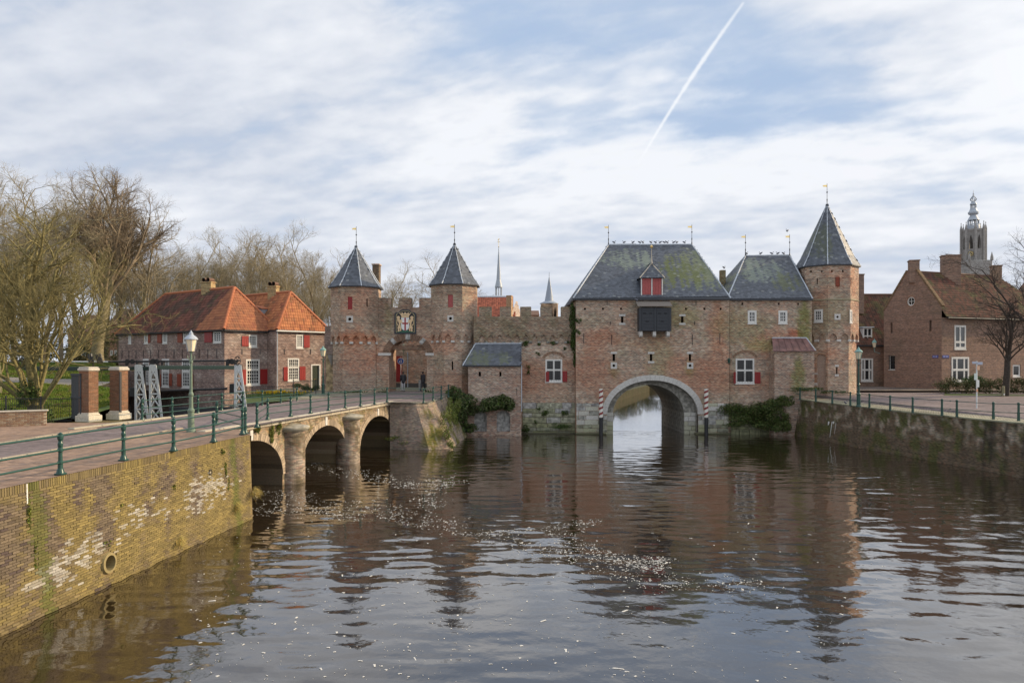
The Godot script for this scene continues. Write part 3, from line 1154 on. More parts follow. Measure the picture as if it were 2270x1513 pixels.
func tint_right_quay(p: Vector3) -> Color:
	var c := Color(0.42, 0.37, 0.31)
	c = c.lerp(Color(0.28, 0.34, 0.15), sm(-0.15, 0.3, fb(p + Vector3(9, 0, 3), 0.7)) * 0.9)
	# lime bloom patches high on the wall, soot streaks at the near end, algae above the water
	var lime := sm(0.02, 0.35, fb(p + Vector3(60, 0, 0), 1.1)) * sm(1.0, 1.7, p.y)
	c = c.lerp(Color(1.0, 1.0, 0.92), lime)
	var soot := sm(0.1, 0.45, nz.get_noise_3d(p.x * 1.5 + p.z * 1.5, p.y * 0.12, 7.0)) * sm(26.2, 27.0, p.x)
	c = c.lerp(Color(0.13, 0.125, 0.13), soot * 0.8)
	return c * (1.0 + fb(p, 2.6) * 0.35)

# colour of one brick of the sunlit left quay
func quay_brick_colour(d: float, y: float) -> Color:
	var p := Vector3(0, y, -d)
	var c := Color(0.22, 0.165, 0.115).lerp(Color(0.32, 0.245, 0.16), rng.randf())
	if rng.randf() < 0.15: c = Color(0.16, 0.115, 0.10)
	# ochre algae: vertical runs, whole areas near the far end, and a belt above the waterline
	var run := nz.get_noise_3d(0, y * 0.15, d * 0.8 + 13.0) * 0.9 + fb(p, 1.2) * 0.7
	var k := sm(-0.05, 0.5, run - 0.02 + sm(18.0, 21.5, d) * 0.42 - sm(26.0, 29.0, d) * 0.1)
	for b in [[15.6, 0.45, 2.2, 0.8], [18.6, 0.35, 1.9, 0.5], [21.6, 0.4, 2.3, 0.6], [24.6, 0.55, 2.0, 0.6], [27.4, 0.9, 1.6, 1.2]]:
		var e0: float = (d - b[0]) / b[2]
		var g0: float = (y - b[1]) / b[3]
		k = maxf(k, clampf((1.0 - e0 * e0 - g0 * g0) * 1.6 + fb(p, 1.9) * 1.3, 0, 1) * rng.randf_range(0.5, 1.0))
	k = maxf(k, sm(2.9, 3.15, y + fb(p + Vector3(0, 0, 50), 1.1) * 0.5) * 0.6)
	c = c.lerp(Color(0.47, 0.36, 0.105) * rng.randf_range(0.7, 1.15), k * 0.75)
	# salt bloom
	for b in [[18.4, 1.0, 1.5, 0.75, 1.0], [19.6, 1.1, 1.2, 0.6, 0.6], [21.8, 1.5, 2.0, 0.6, 0.3], [25.3, 1.7, 2.3, 0.75, 0.75], [25.0, 1.15, 0.8, 0.5, 0.8]]:
		var e: float = (d - b[0]) / b[2]
		var g: float = (y - b[1]) / b[3]
		var w := clampf((1.0 - e * e - g * g) * 1.3 + fb(p, 2.6) * 1.9 - 0.5, 0, 1)
		if rng.randf() < w * b[4]: c = c.lerp(Color(0.74, 0.70, 0.62), rng.randf_range(0.4, 1.0))
	# green moss down the two cracks
	for s in [17.55, 27.2]:
		var e := absf(d - s - (2.0 - y) * 0.12 - fb(p, 1.5) * 0.25)
		c = c.lerp(Color(0.20, 0.22, 0.04), sm(0.3, 0.1, e) * 0.8)
	return c * rng.randf_range(0.8, 1.2)

func left_quay() -> void:
	var root := thing("brick_quay", "sunlit brick quay wall with ochre algae, salt bloom and a drain pipe mouth", "quay wall")
	var d0 := 6.0
	var d1 := 28.6
	var pa := Vector3(quay_x(d0), 0, -d0)
	var pb := Vector3(quay_x(d1), 0, -d1)
	var f := face_ab(pa, pb)   # seen from the water: the near end is on the left
	f.basis.y = Vector3.UP - f.basis.z * 0.03
	f.origin += f.basis.z * 0.05
	var ln := (pb - pa).length()
	var a := Acc.new()
	var hole := fl(f, 238, 1247)
	panel(a, f, rp(Rect2(0, -0.6, ln, 3.84)), [circle(hole, 0.23, 18)], func(p: Vector3) -> Color: return Color(0.9, 0.8, 0.6) * (1.0 + fb(p, 1.5) * 0.3), 0.5, 0.5, 1.0)
	var body := put("wall_core", a, grained(Color(0.26, 0.21, 0.13), 0.95, 0.9, 0.6), root)
	# return face under the bridge side
	a = Acc.new()
	panel(a, face_ab(pb, pb + Vector3(-6.5, 0, -1.9)), rp(Rect2(0, -0.6, 6.8, 3.85)), [], tint_moss, 0.4)
	put("return_wall", a, M.quay, root)
	# bricks: the nearest 300 singly, the rest as one
	var ms: Array = []
	for k in 3:
		var q := Acc.new()
		q.bevel(Vector3(-0.5, -0.5, -0.5), Vector3(0.5, 0.5, 0.5), 0.06)
		for i in q.v.size():
			q.v[i] += Vector3(1, 1, 1) * 0.0
		ms.append(q.mesh())
	var pitch := Vector2(0.222, 0.0655)
	var T: Array[Transform3D] = []
	var C: Array[Color] = []
	var rows := 49
	var order: Array = []
	for j in rows:
		var y := -0.12 + (j + 0.5) * pitch.y
		var i := 0
		while true:
			var s := (i + (0.5 if j % 2 else 0.0)) * pitch.x
			i += 1
			if s > ln - 0.1: break
			var d := d0 + s * (d1 - d0) / ln
			if d < 14.6: continue
			if Vector2(s, y).distance_to(hole) < 0.33: continue
			var bs := Vector3(pitch.x - rng.randf_range(0.008, 0.016), pitch.y - rng.randf_range(0.008, 0.014), 0.05)
			var step := 0.05 if y < 0.15 else 0.0
			var t := f * Transform3D(Basis(Vector3(0, 0, 1), rng.randf_range(-0.02, 0.02)).scaled_local(bs), Vector3(s, y, 0.006 + step + rng.randf_range(-0.005, 0.007)))
			T.append(t)
			C.append(quay_brick_colour(d, y))
	# coping: bricks on edge along the top
	var ci := 0
	var n_top := int((ln - 0.05) / 0.075)
	for i in n_top:
		var s := 0.04 + i * 0.075
		var d := d0 + s * (d1 - d0) / ln
		if d < 14.6: continue
		var t := f * Transform3D(Basis().scaled_local(Vector3(0.064, 0.215, 0.24)), Vector3(s, 3.3 - 0.112 + rng.randf_range(-0.004, 0.004), -0.085))
		T.append(t)
		C.append(quay_brick_colour(d, 3.3))
	var idx: Array = range(T.size())
	idx.sort_custom(func(p, q): return T[p].origin.z > T[q].origin.z)
	# only those in the picture's edge and beyond count as near
	var near: Array = []
	var rest: Array = []
	for k in idx:
		var o: Vector3 = T[k].origin
		var px := CX + F * o.x / -o.z
		if near.size() < 300 and px > 0.0 and o.y > 0.1: near.append(k)
		else: rest.append(k)
	var shades: Array = []
	for k in near:
		var m := MeshInstance3D.new()
		m.name = nm("brick", root)
		m.mesh = ms[k % 3]
		# a few shared materials: the nearest shade of a small set
		var best := -1
		var bd := 0.02
		for s in shades.size():
			var c0: Color = shades[s][0]
			var dd := absf(c0.r - C[k].r) + absf(c0.g - C[k].g) + absf(c0.b - C[k].b)
			if dd < bd * 2.0:
				bd = dd / 2.0
				best = s
		if best < 0:
			shades.append([C[k], grained(C[k], 0.92, 2.3, 0.5, "speck")])
			best = shades.size() - 1
		m.material_override = shades[best][1]
		m.transform = T[k]
		root.add_child(m, true)
	var mm := MultiMesh.new()
	mm.transform_format = MultiMesh.TRANSFORM_3D
	mm.use_colors = true
	mm.mesh = ms[0]
	mm.instance_count = rest.size()
	for i in rest.size():
		mm.set_instance_transform(i, T[rest[i]])
		mm.set_instance_color(i, C[rest[i]])
	var mi := MultiMeshInstance3D.new()
	mi.name = "brickwork"
	mi.multimesh = mm
	mi.material_override = M.brickpiece
	root.add_child(mi, true)
	stuff(mi)
	# drain pipe mouth
	a = Acc.new()
	var seg := 20
	for i in seg:
		var t0 := TAU * i / seg
		var t1 := TAU * (i + 1) / seg
		var e0 := Vector2(cos(t0), sin(t0))
		var e1 := Vector2(cos(t1), sin(t1))
		var P3 := func(e: Vector2, r: float, z: float) -> Vector3: return f * Vector3(hole.x + e.x * r, hole.y + e.y * r, z)
		a.quad(P3.call(e0, 0.21, 0.09), P3.call(e1, 0.21, 0.09), P3.call(e1, 0.28, 0.08), P3.call(e0, 0.28, 0.08), f.basis.z)
		a.quad(P3.call(e0, 0.28, 0.08), P3.call(e1, 0.28, 0.08), P3.call(e1, 0.30, 0.0), P3.call(e0, 0.30, 0.0), f.basis.x * e0.x + f.basis.y * e0.y)
		a.quad(P3.call(e0, 0.21, 0.09), P3.call(e1, 0.21, 0.09), P3.call(e1, 0.21, -0.9), P3.call(e0, 0.21, -0.9), -(f.basis.x * e0.x + f.basis.y * e0.y))
	a.slab(circle(hole, 0.22, 16), f * Transform3D(Basis(), Vector3(0, 0, -0.9)), 0.02)
	put("drain_pipe", a, grained(Color(0.30, 0.24, 0.11), 0.9, 1.0, 0.4), root)
	# stone joint and mooring ring
	a = Acc.new()
	var j0 := fl(f, 56, 1076)
	a.bevel(Vector3(j0.x - 0.02, 2.8, 0.0), Vector3(j0.x + 0.02, 3.28, 0.04), 0.008, f)
	put("expansion_joint", a, M.white_paint, root)
	a = Acc.new()
	var rg := fl(f, 463, 1046)
	for i in 12:
		var t0 := TAU * i / 12
		var t1 := TAU * (i + 1) / 12
		a.tube(f * Vector3(rg.x + 0.09 * cos(t0), rg.y + 0.09 * sin(t0), 0.06), f * Vector3(rg.x + 0.09 * cos(t1), rg.y + 0.09 * sin(t1), 0.06), 0.014, 0.014, 5, false)
	put("mooring_ring", a, M.dark_iron, root)

func bridge() -> void:
	var root := thing("stone_bridge", "old brick bridge with three dark arches, round cutwaters and a pale kerb", "bridge")
	var da := 29.5
	var db := 52.0
	var pa := Vector3(bridge_x(da) - 0.25, 0, -da)
	var pb := Vector3(bridge_x(db) - 0.25, 0, -db)
	var f := face_ab(pa, pb)
	var ln := (pb - pa).length()
	var arches: Array = []
	var spec := [[546, 626, 971, 0.9], [668, 768, 944, 1.0], [797, 872, 922, 0.9]]
	var cs: Array = []
	for s in spec:
		var p0 := fl(f, s[0], 1000)
		var p1 := fl(f, s[1], 1000)
		var top := fl(f, (s[0] + s[1]) * 0.5, s[2])
		var cx := (p0.x + p1.x) * 0.5
		var aa := (p1.x - p0.x) * 0.5
		if s[0] == 546:
			cx = p1.x - 3.0
			aa = 3.0
		cs.append([cx, aa, top.y])
		arches.append(arch_poly(cx, 0.55, aa, top.y - 0.55, -0.7, 24))
	var a := Acc.new()
	panel(a, f, rp(Rect2(0, -0.7, ln, 3.78)), arches, tint_bridge, 0.18, 6.2)
	put("spandrel_wall", a, M.quay, root)
	a = Acc.new()
	panel(a, f * Transform3D(Basis(), Vector3(0, 0, -6.2)), rp(Rect2(0, -0.7, ln, 3.78)), [], tint_bridge, 0.6, 0.0)
	put("rear_wall", a, M.quay, root)
	# arch rings of bricks on end
	for c in cs:
		a = Acc.new()
		var cx: float = c[0]
		var aa: float = c[1]
		var bb: float = c[2] - 0.55
		var k := 46
		for i in k:
			var t0 := PI * (i + 0.06) / k
			var t1 := PI * (i + 0.94) / k
			var p0 := Vector2(cx + aa * cos(t0), 0.55 + bb * sin(t0))
			var p1 := Vector2(cx + aa * cos(t1), 0.55 + bb * sin(t1))
			var q0 := Vector2(cx + (aa + 0.34) * cos(t0), 0.55 + (bb + 0.34) * sin(t0))
			var q1 := Vector2(cx + (aa + 0.34) * cos(t1), 0.55 + (bb + 0.34) * sin(t1))
			a.col = Color(0.88, 0.76, 0.64) * rng.randf_range(0.55, 1.05)
			a.slab(PackedVector2Array([p0, q0, q1, p1]), f, 0.03 + rng.randf() * 0.01)
		put("arch_ring", a, M.curb_stone, root)
		a = Acc.new()
		a.bevel(Vector3(cx - 0.13, c[2] + 0.02, 0.0), Vector3(cx + 0.13, c[2] + 0.5, 0.07), 0.02, f)
		put("keystone", a, M.pale_stone, root)
	# pale kerb stones
	var n := 17
	for i in n:
		var s0 := ln * i / n
		var s1 := ln * (i + 1) / n
		a = Acc.new()
		a.col = Color(1, 0.98, 0.92) * rng.randf_range(0.8, 1.05)
		a.bevel(Vector3(s0 + 0.008, 3.08, -0.30), Vector3(s1 - 0.008, 3.34 + rng.randf_range(-0.005, 0.01), 0.12 + rng.randf_range(-0.01, 0.01)), 0.03, f)
		put("kerb_stone", a, M.curb_stone, root)
	# the far kerb under the other railing
	for i in 14:
		a = Acc.new()
		a.col = Color(0.8, 0.78, 0.7) * rng.randf_range(0.8, 1.05)
		a.bevel(Vector3(ln * i / 14 + 0.01, 3.0, -6.35), Vector3(ln * (i + 1) / 14 - 0.01, 3.36, -6.0), 0.03, f)
		put("kerb_stone", a, M.curb_stone, root)
	# round cutwaters with stone caps
	for c in [[651, 37.0], [784, 44.2]]:
		var at := Vector3(bridge_x(c[1]) - 0.30, 0, -c[1])
		a = Acc.new()
		var R := 0.72
		var seg := 30
		for i in seg:
			for j in 26:
				var t0 := TAU * i / seg
				var t1 := TAU * (i + 1) / seg
				var y0 := -0.6 + 3.35 * j / 26
				var y1 := -0.6 + 3.35 * (j + 1) / 26
				var e0 := Vector3(cos(t0), 0, sin(t0))
				var e1 := Vector3(cos(t1), 0, sin(t1))
				var w := [at + e0 * R + Vector3.UP * y0, at + e1 * R + Vector3.UP * y0, at + e1 * R + Vector3.UP * y1, at + e0 * R + Vector3.UP * y1]
				var u := [Vector2(t0 * R, -y0), Vector2(t1 * R, -y0), Vector2(t1 * R, -y1), Vector2(t0 * R, -y1)]
				var nn := [e0, e1, e1, e0]
				for q in [0, 1, 2, 0, 2, 3]:
					a.v.append(w[q]); a.n.append(nn[q]); a.uv.append(u[q] / 7.04); a.c.append(tint_pier(w[q]))
		var pier := put("cutwater", a, M.quay, root)
		a = Acc.new()
		a.col = Color(0.9, 0.85, 0.72)
		a.lathe(at, [[0.74, 2.62], [0.84, 2.66], [0.93, 2.76], [0.94, 2.84], [0.90, 2.88], [0.0, 3.06]], 22)
		put("cap", a, M.grey_stone, pier)
	# wing wall beyond the bridge: a battered bastion
	var b0 := G(862, 893, 3.25)
	var top := [Vector3(bridge_x(51.2) - 0.2, 3.22, -51.2), Vector3(-6.9, 3.18, -51.6), Vector3(-6.1, 3.15, -52.3), Vector3(-5.4, 3.35, -58.0), Vector3(-5.1, 3.5, -63.0)]
	var bot := [Vector3(bridge_x(50.9) + 0.0, -0.6, -50.6), Vector3(-5.6, -0.6, -50.2), Vector3(-4.0, -0.6, -51.4), Vector3(-3.6, -0.6, -57.0), Vector3(-3.4, -0.6, -61.0)]
	a = Acc.new()
	for k in top.size() - 1:
		var A: Vector3 = bot[k]; var B: Vector3 = bot[k + 1]; var C: Vector3 = top[k + 1]; var D: Vector3 = top[k]
		var nn := (B - A).cross(D - A).normalized()
		var nu := 12
		var nv := 12
		var lw := (B - A).length()
		for i in nu:
			for j in nv:
				var w := []
				var u := []
				for q in [[0, 0], [1, 0], [1, 1], [0, 1]]:
					var s := float(i + q[0]) / nu
					var t := float(j + q[1]) / nv
					w.append(A.lerp(B, s).lerp(D.lerp(C, s), t))
					u.append(Vector2(s * lw, -t * 3.9) / 7.04)
				var fn: Vector3 = (w[1] - w[0]).cross(w[3] - w[0]).normalized()
				for q in [0, 2, 1, 0, 3, 2]:
					a.v.append(w[q]); a.n.append(fn); a.uv.append(u[q]); a.c.append(tint_bastion(w[q]))
	put("wing_wall", a, M.quay, root)
	a = Acc.new()
	for k in 3:
		var c0: Vector3 = top[k]
		var c1: Vector3 = top[k + 1]
		var m := int((c1 - c0).length() / 0.55) + 1
		for i in m:
			var q0 := c0.lerp(c1, float(i) / m)
			var q1 := c0.lerp(c1, (i + 0.98) / m)
			var ff := face_ab(q0, q1)
			ff.origin.y = q0.y - 0.05
			a.col = Color(0.6, 0.6, 0.5) * rng.randf_range(0.6, 1.1)
			a.bevel(Vector3(0, 0, -0.35), Vector3((q1 - q0).length(), 0.09, 0.07), 0.02, ff)
	put("wing_coping", a, M.grey_stone, root)

func tint_bridge(p: Vector3) -> Color:
	var c := Color(0.92, 0.84, 0.72).lerp(Color(0.70, 0.65, 0.54), sm(-0.2, 0.4, fb(p, 0.8)))
	c = c.lerp(Color(0.45, 0.44, 0.16), sm(0.1, 0.5, fb(p + Vector3(0, 20, 0), 0.9)) * 0.7)
	c = c.lerp(Color(0.30, 0.27, 0.21), sm(0.05, 0.4, fb(p + Vector3(4, 8, 1), 1.7)) * 0.75)
	return c * (1.0 + fb(p, 3.1) * 0.5)

func tint_pier(p: Vector3) -> Color:
	var c := Color(0.80, 0.74, 0.70).lerp(Color(1.0, 0.95, 0.92), sm(-0.1, 0.4, fb(p, 1.4)))
	c = c.lerp(Color(0.30, 0.28, 0.20), sm(-0.15, 0.3, fb(p + Vector3(2, 5, 0), 0.8)) * 0.85)
	if fb(p + Vector3(3, 3, 3), 3.5) > 0.3: c = c.lerp(Color(1, 0.96, 0.88), 0.7)
	c = c * (1.0 + fb(p, 2.6) * 0.5)
	return c

func tint_bastion(p: Vector3) -> Color:
	var c := Color(0.72, 0.68, 0.68).lerp(Color(0.50, 0.48, 0.46), sm(-0.2, 0.4, fb(p, 0.9)))
	c = c.lerp(Color(0.33, 0.36, 0.10), sm(-0.05, 0.35, fb(p + Vector3(20, 0, 0), 0.7)) * sm(-7.5, -5.5, p.x))
	if fb(p + Vector3(3, 9, 3), 3.2) > 0.25: c = c.lerp(Color(0.9, 0.86, 0.78), 0.6)
	return c

# ---------- the gate complex

func oct_face(c: Vector3, R: float, k: int) -> Transform3D:
	var t := k * PI / 4
	var n := Vector3(sin(t), 0, cos(t))
	var x := Vector3(cos(t), 0, -sin(t))
	var w := 2.0 * R * sin(PI / 8)
	return Transform3D(Basis(x, Vector3.UP, n), Vector3(c.x, 0, c.z) + n * R * cos(PI / 8) - x * w / 2)

func oct_pt(c: Vector3, R: float, k: int, y: float) -> Vector3:
	var t := (k - 0.5) * PI / 4
	return Vector3(c.x + sin(t) * R, y, c.z + cos(t) * R)

# octagonal spire roof with a bell-cast foot: slates, lead hips
func oct_roof(parent: Node, c: Vector3, R: float, y0: float, y1: float) -> void:
	var a := Acc.new()
	var ym := y0 + (y1 - y0) * 0.16
	var Rm := R * 0.80
	var rf := Acc.new()
	for k in 8:
		rf.quad(oct_pt(c, R, k, y0), oct_pt(c, R, k + 1, y0), oct_pt(c, Rm, k + 1, ym), oct_pt(c, Rm, k, ym))
		rf.tri(oct_pt(c, Rm, k, ym), oct_pt(c, Rm, k + 1, ym), Vector3(c.x, y1, c.z))
		rf.quad(oct_pt(c, R, k, y0 - 0.06), oct_pt(c, R, k + 1, y0 - 0.06), oct_pt(c, R, k + 1, y0), oct_pt(c, R, k, y0), oct_pt(c, R, k, 0) - Vector3(c.x, 0, c.z))
		rf.tri(oct_pt(c, R, k, y0 - 0.06), oct_pt(c, R, k + 1, y0 - 0.06), Vector3(c.x, y0 - 0.06, c.z), Vector3.DOWN)
	var roof := put("roof", rf, M.dark_wood, parent)
	for k in 8:
		if k in [3, 4, 5]: continue
		cover(roof, "slates", [oct_pt(c, R, k, y0), oct_pt(c, R, k + 1, y0), oct_pt(c, Rm, k + 1, ym), oct_pt(c, Rm, k, ym)], M.slate_piece, M.slate, Vector2(0.24, 0.17), 0.012, col_slate, true, 0.0)
		cover(roof, "slates", [oct_pt(c, Rm, k, ym), oct_pt(c, Rm, k + 1, ym), Vector3(c.x, y1, c.z)], M.slate_piece, M.slate, Vector2(0.24, 0.17), 0.012, col_slate, true, 0.0)
	for k in 8:
		a = Acc.new()
		a.tube(oct_pt(c, R, k, y0 + 0.01), oct_pt(c, Rm, k, ym + 0.02), 0.055, 0.05, 6)
		a.tube(oct_pt(c, Rm, k, ym + 0.02), Vector3(c.x, y1, c.z), 0.05, 0.04, 6)
		put("lead_hip", a, M.lead, roof)

func vane(parent: Node, at: Vector3, h: float, dir := 1.0) -> void:
	var a := Acc.new()
	a.lathe(at, [[0.09, -0.15], [0.05, 0.05], [0.03, 0.25], [0.05, h * 0.28], [0.022, h * 0.3], [0.018, h]], 8)
	a.lathe(at + Vector3.UP * h * 0.6, [[0.0, -0.09], [0.08, 0.0], [0.0, 0.09]], 8)
	var p := put("finial", a, M.dark_iron, parent)
	var g := Acc.new()
	g.slab(PackedVector2Array([Vector2(0, 0), Vector2(0.28, 0.04), Vector2(0.38, 0.0), Vector2(0.33, 0.1), Vector2(0.42, 0.15), Vector2(0.24, 0.18), Vector2(0, 0.20)]), Transform3D(Basis(Vector3.UP, PI if dir < 0 else 0.0), at + Vector3(0, h - 0.32, 0)), 0.02)
	put("weather_vane", g, M.gold, p)

# hipped roof: eave corners fl, fr, br, bl and ridge ends ra, rb; bell-cast left out
func hip_roof(parent: Node, e: Array, ra: Vector3, rb: Vector3, piece: Mesh, m: Material, size: Vector2, thick: float, colour: Callable, hip_m: Material, hip_r: float, back := false) -> Node3D:
	var a := Acc.new()
	var FL: Vector3 = e[0]; var FR: Vector3 = e[1]; var BR: Vector3 = e[2]; var BL: Vector3 = e[3]
	a.quad(FL, FR, rb, ra)
	a.tri(FR, BR, rb)
	a.quad(BR, BL, ra, rb)
	a.tri(BL, FL, ra)
	var dn := Vector3(0, -0.12, 0)
	for q in [[FL, FR], [FR, BR], [BR, BL], [BL, FL]]:
		a.quad(q[0], q[1], q[1] + dn, q[0] + dn)
	a.quad(FL + dn, FR + dn, BR + dn, BL + dn, Vector3.DOWN)
	var roof := put("roof", a, M.dark_wood, parent)
	var cn := "slates" if m == M.slate else "pantiles"
	var stg: bool = m == M.slate
	cover(roof, cn, [FL, FR, rb, ra], piece, m, size, thick, colour, stg, 0.02 if stg else 0.0)
	cover(roof, cn, [BL, FL, ra], piece, m, size, thick, colour, stg)
	cover(roof, cn, [FR, BR, rb], piece, m, size, thick, colour, stg)
	if back:
		cover(roof, cn, [BR, BL, ra, rb], piece, m, size, thick, colour, stg)
	for q in [[FL, ra], [FR, rb], [ra, rb], [BL, ra], [BR, rb]]:
		a = Acc.new()
		var steps := maxi(1, int((q[1] - q[0]).length() / 0.4))
		for i in steps:
			var lift: Vector3 = Vector3.UP * hip_r * 0.35
			a.tube(q[0].lerp(q[1], float(i) / steps) + lift, q[0].lerp(q[1], (i + 1.05) / steps) + lift, hip_r * 1.06, hip_r * 0.94, 8, false)
		put("ridge_cap", a, hip_m, roof)
	return roof

# row of little pointed arches on corbels under an overhanging face
func arcade(parent: Node, f: Transform3D, w: float, y: float, n: int, out: float, holes: Array, corbel_h := 0.2, light := true) -> void:
	for i in n:
		holes.append(pointed(w * (i + 0.5) / n, y - 0.01, w / n * 0.62, 0.52))
	for i in n + 1:
		var x := w * i / n
		var hw := w / n * 0.19
		var a := Acc.new()
		a.bevel(Vector3(maxf(x - hw, 0.0), y - corbel_h, -out), Vector3(minf(x + hw, w), y, 0.015), 0.03, f)
		put("corbel", a, M.pale_stone if light else M.grey_stone, parent)

func loop_with_stones(parent: Node, f: Transform3D, px: float, y0: float, y1: float, holes: Array, port_y := 0.0, w := 5.5) -> void:
	var r := fr(f, px - w / 2, y0, px + w / 2, y1)
	holes.append(rp(r))
	backing(parent, f, rp(r.grow(0.02)), 0.26, M.void)
	var sw := r.size.x * 2.6
	var cx := r.get_center().x
	stone(parent, f, Rect2(cx - sw / 2, r.end.y + 0.004, sw, 0.18), 0.03)
	if port_y > 0.0:
		var c := fl(f, px, port_y)
		stone_ring(parent, f, c, 0.12, 0.27)
		holes.append(circle(c, 0.12, 10))
		backing(parent, f, circle(c, 0.15, 10), 0.26, M.void, "gun_port")
	else:
		stone(parent, f, Rect2(cx - sw / 2, r.position.y - 0.2, sw, 0.19), 0.03)

# square stone with a round hole
func stone_ring(parent: Node, f: Transform3D, c: Vector2, r: float, h: float) -> void:
	var a := Acc.new()
	var n := 16
	for i in n:
		var t0 := TAU * i / n + PI / 4
		var t1 := TAU * (i + 1) / n + PI / 4
		var pr := PackedVector2Array()
		var e0 := Vector2(cos(t0), sin(t0))
		var e1 := Vector2(cos(t1), sin(t1))
		var k0 := h / maxf(absf(e0.x), absf(e0.y))
		var k1 := h / maxf(absf(e1.x), absf(e1.y))
		a.slab(PackedVector2Array([c + e0 * r, c + e0 * k0, c + e1 * k1, c + e1 * r]), f * Transform3D(Basis(), Vector3(0, 0, -0.08)), 0.11)
	put("port_stone", a, M.pale_stone, parent)

func ashlar(parent: Node, f: Transform3D, r: Rect2, courses: Array, mats: Array, skip: Callable, lens := Vector2(0.55, 1.15), out := 0.05) -> void:
	# blocks of uneven length in courses of given heights, each its own piece
	var y := r.position.y
	for h: float in courses:
		var x := r.position.x + rng.randf_range(-0.4, 0.0)
		while x < r.end.x - 0.02:
			var w := rng.randf_range(lens.x, lens.y)
			var x0 := maxf(x, r.position.x)
			var x1 := minf(x + w, r.end.x)
			if r.end.x - x1 < 0.2: x1 = r.end.x
			x = x + w
			if x1 - x0 < 0.12: continue
			if x1 >= r.end.x: x = r.end.x
			if skip.call(Vector2((x0 + x1) / 2, y + h / 2), x0, x1): continue
			var a := Acc.new()
			var k := rng.randf_range(0.8, 1.15)
			a.col = Color(k, k, k * rng.randf_range(0.93, 1.02))
			var low := sm(1.1, 0.4, y + rng.randf_range(-0.2, 0.2))
			a.col = a.col.lerp(Color(0.46, 0.47, 0.24), low * 0.6)
			if rng.randf() < 0.3: a.col = a.col.lerp(Color(0.6, 0.66, 0.36), rng.randf() * 0.5)
			a.bevel(Vector3(x0 + 0.014, y + 0.012, -0.12), Vector3(x1 - 0.014, y + h - 0.012, out + rng.randf_range(-0.012, 0.015)), 0.022, f)
			put("stone_block", a, mats[rng.randi() % mats.size()], parent)
		y += h

func iron_grid(parent: Node, f: Transform3D, r: Rect2) -> void:
	var a := Acc.new()
	for i in range(1, 6):
		var x := lerpf(r.position.x, r.end.x, i / 6.0)
		a.tube(f * Vector3(x, r.position.y, 0.02), f * Vector3(x, r.end.y, 0.02), 0.012, 0.012, 5)
	for i in range(1, 5):
		var y := lerpf(r.position.y, r.end.y, i / 5.0)
		a.tube(f * Vector3(r.position.x, y, 0.035), f * Vector3(r.end.x, y, 0.035), 0.012, 0.012, 5)
	put("window_grille", a, M.dark_iron, parent)

